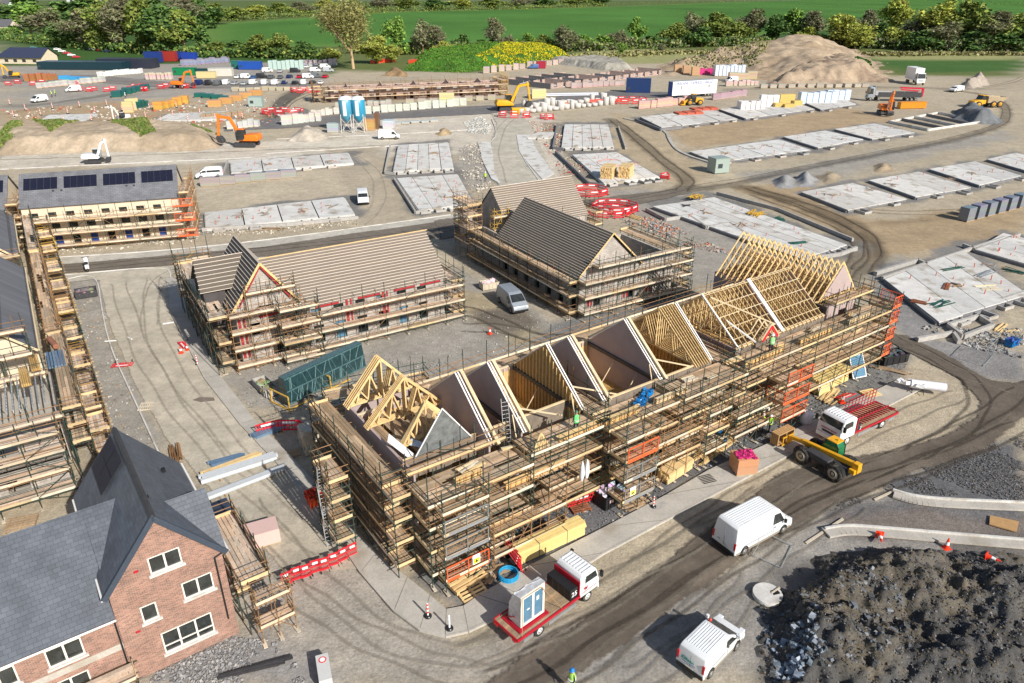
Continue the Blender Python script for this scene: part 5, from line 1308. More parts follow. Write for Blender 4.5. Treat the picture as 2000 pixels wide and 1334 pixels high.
for(pl,h,c,lb)in(([(560,276),(572,262),(600,254),(640,262),(650,272),(600,280)],2.6,(.52,.46,.38),'pale rubble cone left of the blue silos'),([(566,222),(585,212),(606,214),(604,226),(575,228)],2.2,(.18,.17,.16),'dark grey gravel heap by the curved access road'),([(845,262),(860,250),(880,250),(885,262),(860,268)],2.4,(.40,.30,.18),'brown sand heap right of the white van and silos'),([(1503,352),(1530,342),(1560,348),(1555,366),(1520,370)],2.4,(.30,.30,.30),'grey gravel pile, left one beside the long slab row'),([(1545,345),(1570,338),(1600,350),(1590,364),(1560,364)],2.8,(.33,.33,.33),'taller grey gravel pile touching the first slab of the long row'),([(1590,346),(1618,334),(1645,342),(1640,356),(1610,358)],2.0,(.34,.28,.2),'brown soil pile behind the first slab of the long row'),([(1695,330),(1715,318),(1745,322),(1750,334),(1715,338)],2.0,(.36,.28,.19),'small brown soil pile beside the outer dirt track'),([(1852,232),(1862,216),(1900,214),(1955,232),(1958,244),(1900,242)],3.5,(.17,.18,.19),'long slate grey stone heap inside the bend of the track'),([(1870,172),(1900,150),(1925,150),(1935,166),(1900,174)],4.0,(.36,.31,.26),'rock pile beside the track in the upper right'),([(1060,122),(1150,118),(1215,121),(1240,135),(1180,138)],3.0,(.36,.34,.29),'grey soil bank behind the low block walls'),([(745,148),(760,138),(790,140),(800,150)],2.5,(.30,.20,.11),'dark brown soil mound near the red stillages'),([(840,360),(860,345),(900,345),(905,360),(870,368)],.0,(.3,.3,.3),None)):
 if lb:heap('heap',pl,h,5,c,tuple(x*.8 for x in c),.6,3.5,.5,lb)
 # -- dark slate spoil in the near right corner
def pit(X,Y,sd):
 g=G(1800,1240);d=((X-g.x)/3.6)**2+((Y-g.y)/2.2)**2
 g2=G(1560,1130);d2=((X-g2.x)/1.8)**2+((Y-g2.y)/1.2)**2
 g3=G(1760,1110);d3=((X-g3.x)/4.5)**2+((Y-g3.y)/1.0)**2
 return-1.5*np.exp(-d)-.5*np.exp(-d2)+.8*np.exp(-d3)
o=heap('slate_spoil_heap',[(1478,1200),(1500,1150),(1560,1110),(1640,1072),(1740,1064),(1850,1066),(1930,1078),(2100,1110),(2100,1420),(1500,1420),(1470,1330)],1.9,4.5,(.085,.083,.08),(.13,.112,.085),1.7,2.6,.16,'dark slate and soil spoil heap with broken rock in the near right corner',mixs=4,thr=.55,extra=pit,soft=.1)
hfs=hfield(o)
SC=[(.13,.135,.14),(.19,.19,.20),(.26,.26,.27),(.10,.10,.105),(.30,.28,.26),(.2,.17,.13)]
pebbles('slate_rubble',[(1485,1190),(1560,1110),(1740,1070),(1930,1085),(2080,1120),(2080,1400),(1480,1400)],17000,.015,.085,[tuple(c*.7 for c in k)for k in SC]+[(.12,.095,.065)]*3,hfs,3,'loose broken slate scattered over the near spoil heap')
pebbles('slate_boulders',[(1490,1200),(1600,1150),(1720,1150),(1780,1230),(1760,1334),(1500,1334)],260,.08,.2,[(.15,.165,.185),(.10,.105,.11),(.22,.23,.24),(.13,.13,.13)],hfs,4,'bigger slabs of blue grey slate on the spoil slope')
pebbles('slate_boulders',[(1500,1255),(1580,1250),(1600,1310),(1560,1334),(1520,1334)],130,.1,.25,[(.24,.29,.36),(.34,.38,.43),(.16,.2,.24)],hfs,5,'heap of blue slate pieces at the bottom of the spoil')
pebbles('gravel',[(810,1130),(900,1180),(1760,745),(1780,690),(1700,640),(1560,720),(980,1010)],5200,.025,.07,[(.2,.2,.2),(.3,.3,.3),(.14,.14,.14)],None,7,'grey stone chippings between the scaffold and the footpath','gravel',dens=(3,.4))
pebbles('gravel',[(1620,1000),(1720,930),(1860,880),(2000,850),(2040,985),(1760,960)],8000,.015,.06,[tuple(c*.8 for c in k)for k in SC],None,8,'dark stones on the rough ground above the new kerbs','gravel',dens=(3,.4))
pebbles('gravel',[(265,1334),(450,1245),(560,1250),(660,1334)],1800,.025,.09,[(.3,.3,.3),(.4,.38,.36),(.2,.2,.2)],None,9,'loose stones in front of the brick house','gravel',dens=(2,.45))
pebbles('gravel',[(420,745),(560,700),(760,680),(900,690),(960,700),(700,800),(500,830)],1800,.03,.08,[(.3,.3,.28),(.4,.38,.34),(.2,.2,.2)],None,10,'stones in the yard between the two front blocks','gravel',dens=(3,.45))
pebbles('litter',[(860,600),(1000,580),(1100,640),(1000,700),(800,680)],260,.03,.09,[(.6,.6,.57),(.42,.4,.35)],None,11,'white scraps of packaging in the muddy yard','litter')
pebbles('rubble',[(130,560),(190,555),(225,680),(330,930),(250,900),(200,760)],1400,.02,.1,[(.4,.38,.34),(.52,.5,.45),(.25,.22,.18),(.45,.3,.16)],None,12,'builders rubble on the verge beside the left scaffold',dens=(3,.4))
pebbles('rubble',[(1710,620),(1800,640),(1900,680),(2000,700),(2000,640),(1840,640)],700,.05,.2,[(.3,.3,.3),(.2,.2,.2),(.45,.43,.4)],None,13,'grey rubble below the right hand slab',dens=(3,.4))
pebbles('rubble',[(900,285),(935,280),(960,330),(985,350),(925,380),(895,330)],900,.06,.25,[(.45,.4,.33),(.3,.28,.24),(.6,.55,.48)],None,14,'soil and rubble between the slab and the curved street',dens=(4,.4))
pebbles('rubble',[(1030,235),(1095,245),(1100,300),(1180,350),(1100,350),(1060,280)],900,.06,.25,[(.4,.33,.25),(.3,.26,.2),(.55,.5,.42),(.5,.1,.08)],None,15,'rubble and broken plastic left of the five strip slab',dens=(4,.4))
pebbles('rubble',[(110,480),(400,450),(700,425),(700,440),(400,470),(120,498)],900,.05,.2,[(.5,.47,.4),(.65,.6,.5),(.35,.3,.22)],None,16,'sand and rubble strip in front of the rendered terrace',dens=(4,.42))
pebbles('slate_rubble',[(905,238),(940,228),(958,245),(955,262),(915,260)],420,.15,.4,[(.4,.4,.38),(.55,.54,.5)],None,17,'pile of broken kerb stones left of the pale curved street')
pebbles('rubble',[(1180,405),(1290,430),(1440,500),(1330,480),(1230,440)],700,.06,.25,[(.4,.35,.3),(.3,.3,.3),(.5,.2,.12)],None,18,'rubble strip between the red barriers and the open trusses',dens=(4,.42))
pebbles('ground_debris',[(0,215),(520,190),(640,230),(440,250),(60,250)],800,.15,.5,[(.5,.46,.4),(.4,.12,.08),(.6,.6,.58),(.35,.28,.2)],None,19,'scattered scraps over the distant left field',dens=(9,.42))
for k,(px,hh,r)in enumerate((((1498,1165),.32,0),)):
 t_=thing('concrete_ring_cover',G(*px),.3,'round concrete manhole cover slab with a square opening lying beside the spoil','manhole slab')
 mb=MB();mb.lathe([(.9,.0),(.92,.28),(.9,.3)],(0,0,0),28);mb.build('disc','slab',t_)
 mb=MB();mb.box(.25,.75,-.28,.12,.29,.305);mb.build('opening','black_void',t_)
 mb=MB();mb.beam((.2,-.1,.33),(.95,.1,.38),.1,.05);mb.build('timber_batten','board_pale',t_)
 # -- trees and hedges
def crown_mesh(seed,w,h,n,cols,base=.12,leaf=.55,gap=.0,blobs=9,twiggy=0):
 rg=random.Random(seed);mb=MB()
 bl=[]
 for k in range(blobs):
  a=rg.uniform(0,6.3);r=rg.uniform(.1,.62)*w/2;z=rg.uniform(base+.12,.86)
  rr=rg.uniform(.26,.44)*w/2*(1.15-abs(z-.5)*.8)
  bl.append((math.cos(a)*r*(1.15-z*.6),math.sin(a)*r*(1.15-z*.6),z*h,rr,rr*rg.uniform(.8,1.3),rg.uniform(.7,1.3)))
 bl.append((0,0,h*.8,w*.22,h*.18,1.0));bl.append((0,0,h*.5,w*.3,h*.22,1.0))
 while n>0:
  b=rg.choice(bl)
  v=Vector((rg.gauss(0,1),rg.gauss(0,1),rg.gauss(0,1))).normalized()*(rg.random()**.4)
  c=Vector((b[0]+v.x*b[3],b[1]+v.y*b[3],max(base*h,b[2]+v.z*b[4])))
  s=leaf*rg.uniform(.5,1.4);col=rg.choice(cols);f=b[5]*rg.uniform(.75,1.25)
  a=Vector((rg.gauss(0,1),rg.gauss(0,1),rg.gauss(0,.6))).normalized();d=a.cross(Vector((rg.gauss(0,1),rg.gauss(0,1),rg.gauss(0,1)))).normalized()
  if twiggy and rg.random()<twiggy:a=a*1.9;d=d*.25
  mb.face([c-a*s,c-d*s*.8,c+a*s,c+d*s*.7],(col[0]*f,col[1]*f,col[2]*f))
  n-=1
 return mb
TIPS=[]
def branches(mb,rg,p,d,L,r,lev,t):
 q=p+d*L
 mb.tube(p,q,r,5 if lev>1 else 4,r*.62,t=t,caps=False)
 if lev<=1:TIPS.append(q)
 if lev==0:return
 for k in range(rg.choice((2,3,3))):
  nd=(d+Vector((rg.gauss(0,.42),rg.gauss(0,.42),rg.gauss(.05,.2)))).normalized()
  branches(mb,rg,p.lerp(q,rg.uniform(.72,1)),nd,L*rg.uniform(.62,.82),r*.6,lev-1,t)
def tree_proto(name,seed,w,h,n,cols,base,leaf,tr=.3,lev=4,bark=(.22,.18,.14),twiggy=0,blobs=9,label='',cat='tree',tips=0):
 rg=random.Random(seed)
 root=thing(name,(0,0,0),0,label,cat)
 TIPS.clear();mb=MB();branches(mb,rg,Vector((0,0,-.3)),Vector((rg.uniform(-.06,.06),rg.uniform(-.06,.06),1)).normalized(),h*.3,tr,lev,tuple(b/.17 for b in bark))
 mb.build('trunk','bark',root)
 sp=tips if tips else.55
 cm=crown_mesh(seed+1,w*.92,h,int(n*(1-sp)),cols,base,leaf,twiggy=twiggy,blobs=blobs)
 tp=[q for q in TIPS if q.z>base*h];rr=w*.085;sx=(w*.42)/max(.1,max(math.hypot(q.x,q.y)for q in tp));fs=[rg.uniform(.7,1.3)for _ in tp]
 for k in range(int(n*sp)):
  i=rg.randrange(len(tp));q=tp[i];c=Vector((q.x*(sx if sx<1.6 else 1.6),q.y*(sx if sx<1.6 else 1.6),min(q.z,h*.95)))+Vector((rg.gauss(0,rr),rg.gauss(0,rr),rg.gauss(0,rr*.8)))
  c.z=max(c.z,base*h*.7);s=leaf*rg.uniform(.4,1.2);col=rg.choice(cols);f=fs[i]
  a=Vector((rg.gauss(0,1),rg.gauss(0,1),rg.gauss(0,.6))).normalized();d=a.cross(Vector((rg.gauss(0,1),rg.gauss(0,1),rg.gauss(0,1)))).normalized()
  if twiggy and rg.random()<twiggy:a=a*1.8;d=d*.3
  cm.face([c-a*s,c-d*s*.8,c+a*s,c+d*s*.7],(col[0]*f,col[1]*f,col[2]*f))
 cm.build('crown','leaf_any',root)
 return root
OL=[(0.16,0.216,0.043),(0.208,0.257,0.052),(0.122,0.186,0.035),(0.264,0.288,0.078)]
DG=[(0.072,0.142,0.036),(0.101,0.196,0.046),(0.132,0.217,0.054),(0.061,0.109,0.036)]
BG=[(0.14,0.26,0.047),(0.187,0.325,0.055),(0.25,0.39,0.078),(0.109,0.195,0.04)]
GB=[(0.2,0.19,0.11),(0.26,0.243,0.147),(0.15,0.148,0.092),(0.17,0.211,0.074)]
YG=[(0.319,0.352,0.064),(0.394,0.414,0.09),(0.244,0.31,0.054),(0.3,0.31,0.072)]
protos={}
H0=12.0
for kname,cols,lf,tw,bs,nn in(('olive',OL,.42,.3,.08,4200),('dark',DG,.45,.1,.02,4200),('bright',BG,.42,.1,.04,3800),('grey',GB,.4,.75,.1,4200),('yellow',YG,.4,.3,.03,4200)):
 protos[kname]=[tree_proto('tree',300+7*k+sum(map(ord,kname)),10.5,H0,nn,cols,bs,lf,.28,3,twiggy=tw,label='x')for k in range(3)]
used=set()
ADJ={'olive':'olive green','dark':'dense dark green','bright':'fresh green','grey':'grey brown half bare','yellow':'yellow green'}
def ztop(u,v,vt):
 g=G(u,v);lo,hi=0,60
 for _ in range(40):
  m=(lo+hi)/2
  f=g.y*math.cos(TH)-(m-HH)*math.sin(TH);up=g.y*math.sin(TH)+(m-HH)*math.cos(TH)
  if 667-FPX*up/f>vt:lo=m
  else:hi=m
 return lo
def plant(u,v,vt,wpx,kind,where,i=0):
 g=G(u,v);h=ztop(u,v,vt);dist=math.hypot(g.x,g.y)
 w=wpx/FPX*dist
 pr=protos[kind][i%3]
 key=(kind,i%3)
 o=pr if key not in used else copy_tree(pr)
 used.add(key)
 o.location=(g.x,g.y,0);o.rotation_euler=(0,0,(u*7+v*3)%6.28)
 o.scale=(w/10.5,w/10.5,h/H0)
 o['label']='%s tree %s'%(ADJ[kind],where)
 o['group']='trees and bushes around the site'
 return o
TR=[(15,62,8,90,'dark','at the far left above the cream building'),(62,70,2,90,'bright','second in the upper left wood'),(110,80,12,90,'grey','beside the pole in the upper left wood'),(150,92,18,70,'dark','over the left car park'),(172,95,14,70,'grey','with pale twigs right of the left car park'),(215,98,-6,80,'olive','tall, left of the two pale trunks'),(248,100,-14,90,'grey','tall, between the pale trunks'),(290,102,-8,90,'olive','behind the stacked containers'),(325,106,6,90,'dark','behind the blue containers'),(365,106,14,80,'olive','above the grey scrap yard'),(395,104,30,55,'dark','at the near corner of the field'),(130,60,0,90,'dark','deep in the left wood'),(185,60,-8,100,'dark','deep in the wood above the car park'),(240,62,-15,100,'dark','in the back of the wood above the cabins'),(300,66,-10,110,'dark','in the back of the wood behind the containers'),(355,60,-10,90,'grey','at the back where wood meets field'),(420,48,4,70,'olive','at the far left end of the field'),(395,56,-5,70,'dark','in the back corner beside the field'),(465,108,78,70,'dark','low, behind the white scrap bags'),(430,108,80,60,'olive','low, at the left foot of the field'),(60,52,-10,80,'dark','behind the left houses'),(0,50,-5,70,'grey','in the extreme upper left corner'),(455,40,12,60,'olive','beyond the field, first from the left'),(500,36,8,60,'yellow','beyond the field, second from the left'),(545,32,4,60,'olive','beyond the field, third from the left'),(590,30,2,60,'grey','beyond the field, fourth from the left'),(640,26,-2,60,'yellow','beyond the field, left of the tallest tree'),(740,22,-4,60,'grey','beyond the field, right of the tallest tree'),(790,20,-6,70,'olive','beyond the field, over the middle hedge'),(850,20,-4,60,'dark','beyond the field above the grey hedge tree'),(905,18,-4,60,'yellow','beyond the field above the green mound'),(960,18,-4,60,'olive','beyond the field above the yellow flowers'),(1010,16,-6,60,'grey','beyond the field right of the flowers'),(1060,15,-6,60,'dark','beyond the field, upper centre'),(1120,13,-6,60,'olive','beyond the field, right of upper centre'),(1170,11,-6,50,'dark','beyond the field at its far right notch'),(690,24,-4,50,'dark','beyond the field hidden behind the tallest tree'),(510,112,64,60,'olive','rounded, behind the parked cars'),(550,112,62,65,'olive','rounded, right of the first rounded one'),(595,114,78,55,'dark','left of the tallest tree'),(645,120,92,50,'yellow','bushy at the left foot of the tallest tree'),(735,124,66,66,'yellow','bushy at the right foot of the tallest tree'),(765,122,84,46,'yellow','low at the far right foot of the tallest tree'),(780,108,28,58,'bright','conical, first in the hedgerow right of the tallest tree'),(826,106,34,60,'grey','second in the hedgerow, wide and bare'),(856,106,48,50,'grey','third in the hedgerow, leafless'),(868,108,78,44,'yellow','low bush below the third hedgerow tree'),(905,100,64,36,'dark','small and dark above the green mound'),(940,98,76,40,'dark','low, over the mound crest'),(968,98,32,52,'grey','bare, above the start of the yellow flowers'),(995,100,66,44,'grey','low and bare above the flowers'),(1030,98,62,44,'bright','above the middle of the flowers'),(1062,100,66,42,'olive','above the right half of the flowers'),(1098,102,46,64,'grey','above the right end of the flowers'),(1140,98,66,50,'bright','in the hedge right of the flowers'),(1175,96,66,50,'bright','in the hedge left of the bright tree'),(1212,96,56,50,'grey','bare, left of the bright tree'),(1240,84,30,38,'bright','brightest, standing above the middle hedge'),(1212,108,82,24,'bright','lone small bush in the rough grass'),(1270,92,68,50,'dark','right of the bright tree'),(1290,104,84,26,'grey','tiny bare bush before the hedge'),(1318,90,42,56,'olive','left of the big round pair'),(1345,82,20,60,'grey','tall and bare above the big round pair'),(1370,92,50,60,'dark','low between round trees'),(1400,86,22,74,'olive','large and round, centre right hedge'),(1440,84,40,60,'olive','round, right of the largest round one'),(1472,82,14,66,'grey','tall bare, before the spoil heap top'),(1510,84,26,60,'dark','dark, behind the left flank of the spoil heap'),(1545,84,14,66,'bright','green and tall behind the spoil crest'),(1585,86,18,60,'grey','bare and dark behind the spoil crest'),(1575,92,50,50,'yellow','low yellowish behind the spoil crest'),(1640,94,24,80,'yellow','willow yellow behind the spoil heap'),(1668,96,48,66,'yellow','broad willow right of the spoil crest'),(1690,80,16,50,'grey','slim bare right of the willows'),(1742,74,-8,60,'yellow','tallest yellow poplar on the right'),(1735,94,50,50,'yellow','low willow under the poplar'),(1715,90,40,50,'dark','dark under the poplar'),(1790,92,20,80,'grey','in the dense right belt, first'),(1835,94,-6,90,'yellow','high in the right belt'),(1880,96,-4,90,'olive','high, middle of the right belt'),(1850,98,40,80,'grey','low front of the right belt'),(1930,98,18,90,'grey','wide bare in the right belt'),(1970,99,24,80,'olive','second last in the right belt'),(2005,100,30,80,'dark','at the right edge of the belt'),(1800,98,56,70,'dark','dark low front of the belt'),(1900,100,58,80,'dark','dark low middle of the belt'),(1960,101,62,80,'dark','dark low right of the belt'),(1760,96,58,50,'olive','low between poplar and belt'),]
for i,(u,v,vt,w,k,where)in enumerate(TR):plant(u,v,vt,w,k,where,i)
for k in protos:
 for j,pr in enumerate(protos[k]):
  if(k,j)not in used:
   for c in list(pr.children):bpy.data.objects.remove(c)
   bpy.data.objects.remove(pr)
g=G(690,134);hh=ztop(690,134,-2)
big=tree_proto('tall_tree',777,30,hh,13000,[(.22,.22,.07),(.28,.26,.09),(.18,.19,.06),(.25,.24,.1)],.2,.6,.9,6,(.42,.37,.30),twiggy=.6,blobs=16,tips=.7,label='tallest half bare tree with a pale trunk in the centre left distance')
big.location=g
for k,(u,v,vt,lb)in enumerate(((236,100,25,'forked, left of'),(272,100,20,'leaning, between'),(290,102,40,'short, right of'),(172,94,40,'thin and far left of'))):
 g=G(u,v);h=ztop(u,v,vt);t_=thing('bare_trunk',g,0,'pale ivy free trunk, %s the tall wood group behind the cabins'%lb,'tree')
 mb=MB();rg=random.Random(k);branches(mb,rg,Vector((0,0,0)),Vector((.05*(k-1),0,1)).normalized(),h*.45,1.1,4,(2.2,1.9,1.6));mb.build('trunk','bark',t_)
def hedge(name,pts,hgt,wid,n,cols,seed,label):
 rg=random.Random(seed);mb=MB();pw=[G(*p)for p in pts]
 L=[0]
 for a,b in zip(pw[:-1],pw[1:]):L.append(L[-1]+(b-a).length)
 for _ in range(n):
  s=rg.uniform(0,L[-1]);i=max(j for j in range(len(L)-1)if L[j]<=s)
  p=pw[i].lerp(pw[i+1],(s-L[i])/(L[i+1]-L[i]))
  hh_=hgt*(.55+.9*float(vnoise(np.array([p.x]),np.array([p.y]),9)[0]))
  c=p+Vector((rg.gauss(0,wid*.4),rg.gauss(0,wid*.4),rg.uniform(0,hh_)))
  sz=rg.uniform(.5,1.2);col=rg.choice(cols);f=rg.uniform(.6,1.3)
  a=Vector((rg.gauss(0,1),rg.gauss(0,1),rg.gauss(0,.7))).normalized();d=a.cross(Vector((rg.gauss(0,1),rg.gauss(0,1),rg.gauss(0,1)))).normalized()
  mb.face([c-a*sz,c-d*sz*.8,c+a*sz,c+d*sz*.7],(col[0]*f,col[1]*f,col[2]*f))
 return tag(mb.build(name,'leaf_any'),label,'hedge',kind='stuff')
hedge('hedge',[(690,104),(800,106),(900,102),(1000,100),(1120,100),(1260,94),(1400,90),(1500,88)],4.5,7,12000,OL+DG+GB,1,'ragged hedge along the near edge of the green field')
hedge('hedge',[(1540,90),(1700,94),(1800,98),(1900,101),(2020,102)],6,9,7000,DG+GB,2,'dark undergrowth along the foot of the right hand trees')
hedge('hedge',[(-20,70),(100,88),(220,100),(330,107),(480,112),(640,116)],5,9,10000,DG+DG+OL,3,'dark undergrowth behind the cabins and containers')
hedge('hedge',[(400,44),(560,34),(760,24),(1000,19),(1180,13)],9,14,7000,OL+DG+YG,4,'hedge on the far side of the green field')
hedge('hedge',[(1180,12),(1500,2),(1700,-4),(2020,12)],8,14,4000,OL+DG,5,'distant hedge along the top right edge')
hedge('rough_grass',[(1130,112),(1300,104),(1480,102)],1.2,12,5000,[(.28,.27,.11),(.2,.22,.07),(.36,.32,.16)],6,'straw coloured rough grass right of the flowers')
hedge('rough_grass',[(1690,108),(1850,106),(2020,107)],1.3,10,5000,[(.30,.27,.13),(.22,.22,.08)],7,'straw coloured strip of rough grass at the right')
# -- far buildings
def far_terrace():
 a0,a1=(648,201),(975,187)
 F_=Frame(a0,math.degrees(heading(a0,a1)));L_=(G(*a1)-G(*a0)).length
 root=thing('far_terrace',F_.o,F_.a,'distant terrace at first floor height in pinkish block inside scaffolding','building')
 D=11;rg=random.Random(5)
 n=10
 for yy,nm,zt in((1.5,'front_wall',4.6),(D,'rear_wall',4.3)):
  mb=MB();ops=[]
  for i in range(n):u=L_*(i+.2)/n;ops+=[(u,u+1.6,3.1,4.0),(u+2.2,u+3.4,.2,2.3),(u,u+1.6,1.0,2.1)]
  wall2d(mb,(0,yy),(L_,yy),.1,zt,ops,.35);o=mb.build(nm,'blockwork_pink',root);uvw(o,(1,1,0),(0,0,1))
 for i in range(n+1):
  x=L_*i/n;mb=MB();mb.extr([(1.86,.1),(D-.01,.1),(D-.01,4.2),(D*.7,5.6 if i%2 else 4.4),(1.86,4.5)],x,x+.35,'x');o=mb.build('cross_wall','blockwork_pink',root);uvw(o,(1,1,0),(0,0,1))
 mb=MB();mb.box(.4,L_,1.9,D-.1,2.5,2.7);mb.build('floor','slab',root)
 scaffold(F_,'distant scaffold with yellow toe boards round the pinkish block terrace',[dict(p0=(-2,1.0),p1=(L_+3,1.0),n=(0,-1),w=1.4,lifts=[1.6,3.9],top=6.2,pale=1,mat='tube_rust',r=.06,bay=4.5,brace=3),dict(p0=(-2,D+.8),p1=(L_+3,D+.8),n=(0,1),w=1.4,lifts=[1.6,3.9],top=6,pale=1,mat='tube_rust',r=.06,bay=5),dict(p0=(L_+1,0),p1=(L_+1,D),n=(1,0),w=2.4,lifts=[1.6,3.9,5.2],top=7.5,pale=1,mat='tube_yellow',r=.07,bay=2),dict(p0=(-2.5,1),p1=(-2.5,D),n=(-1,0),w=3,lifts=[1.8,4.2],top=7,pale=1,mat='tube_rust',r=.06,bay=3)],seed=90,name='scaffold')
far_terrace()
def low_walls():
 F_=Frame((1075,174),math.degrees(heading((1075,174),(1260,150))))
 root=thing('low_block_walls',F_.o,F_.a,'low walls of a started terrace in grey and pink block, right of the far one','building')
 L_=(G(1290,146)-G(1075,174)).length
 for i in range(8):
  x=L_*i/7;h=2.4 if i%2 else 2.0
  mb=MB();mb.box(x,x+.35,0,13,0,h);mb.build('cross_wall','block_dark' if i in(0,2,4)else 'blockwork_pink',root)if i in(0,2,4)else uvw(mb.build('cross_wall','blockwork_pink',root),(1,1,0),(0,0,1))
  if i<7:
   for yy in(0,12.6):
    mb=MB();wall2d(mb,(x+.36,yy),(x+L_/7-.01,yy),0,1.9,[(1.5,3.5,.5,1.95),(L_/7-3.4,L_/7-2,0,1.95)],.35);uvw(mb.build('wall','blockwork_pink',root),(1,1,0),(0,0,1))
 mb=MB();mb.box(.4,L_,.4,12.5,.02,.3);mb.build('floor','slab',root)
 F2=Frame((1022,168),math.degrees(heading((1022,168),(1200,146))))
 root=thing('low_block_walls',F2.o,F2.a,'knee high block walls behind the other started terrace','building')
 for i in range(5):
  mb=MB();mb.box(i*8,i*8+.35,0,12,0,2.1);mb.build('cross_wall','block_dark',root)
  mb=MB();mb.box(i*8+.36,i*8+7.9,12,12.35,0,1.8);uvw(mb.build('wall','blockwork_pink',root),(1,1,0),(0,0,1))
low_walls()
def school():
 F_=Frame((52,125),-8)
 t=thing('cream_building',F_.o,F_.a,'low cream building with a dark blue hipped roof at the upper left edge','building')
 mb=MB();mb.box(-16,9,0,12,0,3.2);mb.extr([(-.2,3.2),(12.2,3.2),(6,7.2)],8.7,9.0,'x');mb.build('wall','render_cream',t)
 slate_roof('roof',[[(-17,-1,3.1),(9.8,-1,3.1),(9.8,6,7.6),(-12,6,7.6)],[(9.8,13,3.1),(-17,13,3.1),(-12,6,7.6),(9.8,6,7.6)]],t,'roof_navy')
 for x in(-12,-7,-2,4):mb=MB();mb.box(x,x+2,-.06,-.01,.9,2.3);mb.build('window','glass_dark',t)
 for(u,v,w,h,c,lb)in((0,30,12,7,'white_paint','white house at the extreme upper left corner'),(12,12,10,8,'white_paint','small white house behind the left trees'),(150,12,12,8,'white_paint','white gabled house above the wood, left one'),(178,14,12,7,'white_paint','white gabled house above the wood, right one'),(5,68,12,7,'render_cream','cream house beside the fence at the left edge')):
  g=G(u,v);s=math.hypot(g.x,g.y)/500
  r=thing('house',g,R(-15),lb,'house')
  mb=MB();mb.box(-w/2*s,w/2*s,0,8*s,0,h*.6*s);mb.extr([(0,h*.6*s),(8*s,h*.6*s),(4*s,h*1.05*s)],-w/2*s+.1,w/2*s-.1,'x');mb.build('wall',c,r)
  slate_roof('roof',[[(-w/2*s,-.4,h*.58*s),(w/2*s,-.4,h*.58*s),(w/2*s,4*s,h*1.08*s),(-w/2*s,4*s,h*1.08*s)],[(w/2*s,8.4*s,h*.58*s),(-w/2*s,8.4*s,h*.58*s),(-w/2*s,4*s,h*1.08*s),(w/2*s,4*s,h*1.08*s)]],r,'roof_grey')
  for x in(-.3,.1):mb=MB();mb.box(x*w*s,(x*w+1.6)*s,-.08,-.01,h*.2*s,h*.4*s);mb.build('window','glass_dark',r)
mat('roof_navy',(.035,.045,.085),.7,noise=.1)
mat('roof_grey',(.13,.13,.14),.8,noise=.1)
school()
def boxunit(name,u,v,L_,W_,H_,deg,col,label,cat,group=None,doors=True,ribs=True):
 t=thing(name,G(u,v),R(deg),label,cat,group)
 mb=MB()
 if ribs:
  prof=[]
  n=max(6,int(L_/.35))
  mb.box(0,L_,0.05,W_-.05,.1,H_,col)
  for i in range(n):x=L_*(i+.2)/n;mb.box(x,x+L_/n*.5,.0,.05,.2,H_-.1,col)
 else:mb.box(0,L_,0,W_,.1,H_,col)
 mb.build('shell','paint_any',t)
 mb=MB();mb.box(-.05,L_+.05,-.05,W_+.05,H_,H_+.12,tuple(c*.9 for c in col));mb.build('roof','paint_any',t)
 if doors:
  mb=MB();mb.box(L_+.001,L_+.06,.1,W_/2-.02,.2,H_-.1,tuple(c*.85 for c in col));mb.build('door','paint_any',t)
  mb=MB();mb.box(L_+.001,L_+.06,W_/2+.02,W_-.1,.2,H_-.1,tuple(c*.85 for c in col));mb.build('door','paint_any',t)
  mb=MB();mb.box(.6,1.7,-.03,-.001,1.1,2.0,(.05,.06,.07));mb.build('window','paint_any',t)
 return t
GRN=(.012,.06,.06);NV=(.02,.05,.22);RD=(.35,.04,.03);GN=(.01,.22,.08)
boxunit('site_cabins',74,136,42,9,3.4,-4,(.012,.04,.055),'long dark green row of site cabins with a navy roof','site cabins')
boxunit('site_cabins',190,133,28,8,4.2,-6,(.03,.035,.055),'dark roofed site office right of the long green cabins','site cabins',ribs=False)
boxunit('site_cabins',258,130,10,7,3.2,-8,(.55,.4,.25),'cream canteen cabin with red shutters beside the site office','site cabins',ribs=False)
for k,(u,v,L_,H_,d,c,lb)in enumerate(((283,122,9,5.2,-4,NV,'stacked blue containers behind the cream canteen'),(312,120,9,5.0,-6,RD,'stacked red containers right of the blue stack'),(332,119,8,4.6,-6,NV,'blue container stack between red and scrap'),(355,121,8,4.6,-6,(.02,.06,.35),'bright blue container pair at the left end of the scrap'),(338,147,10,3.0,-2,GN,'bright green container behind the orange excavator'),(365,147,12,2.6,-2,GRN,'dark teal container right of the bright green one'),(466,136,11,3.6,-4,(.02,.09,.40),'royal blue container above the parked cars'),(452,134,5,3.4,-4,(.02,.16,.13),'green shed left of the royal blue container'),(1222,181,9,5.0,-10,(.02,.05,.16),'navy container beside the white cargo trailer'))):
 boxunit('container',u,v,L_,3.0,H_,d,c,lb,'container')
boxunit('cream_board_stack',384,153,8,2.5,2.6,2,(.62,.52,.26),'cream stack of boards right of the teal container','board stack',doors=False,ribs=False)
boxunit('white_board_stack',408,150,10,4,3.4,6,(.6,.58,.52),'pale grey wrapped stacks next to the cream boards','board stack',doors=False)
boxunit('switch_cabin',1396,340,3.4,3.0,3.0,20,(.33,.40,.36),'pale green grey substation cabin beside the slabs','cabin',ribs=False)
boxunit('green_cabinet',486,209,4.4,2.5,3.0,0,(.36,.45,.42),'pale green kiosk below the red netting in the left distance','cabin',ribs=False)
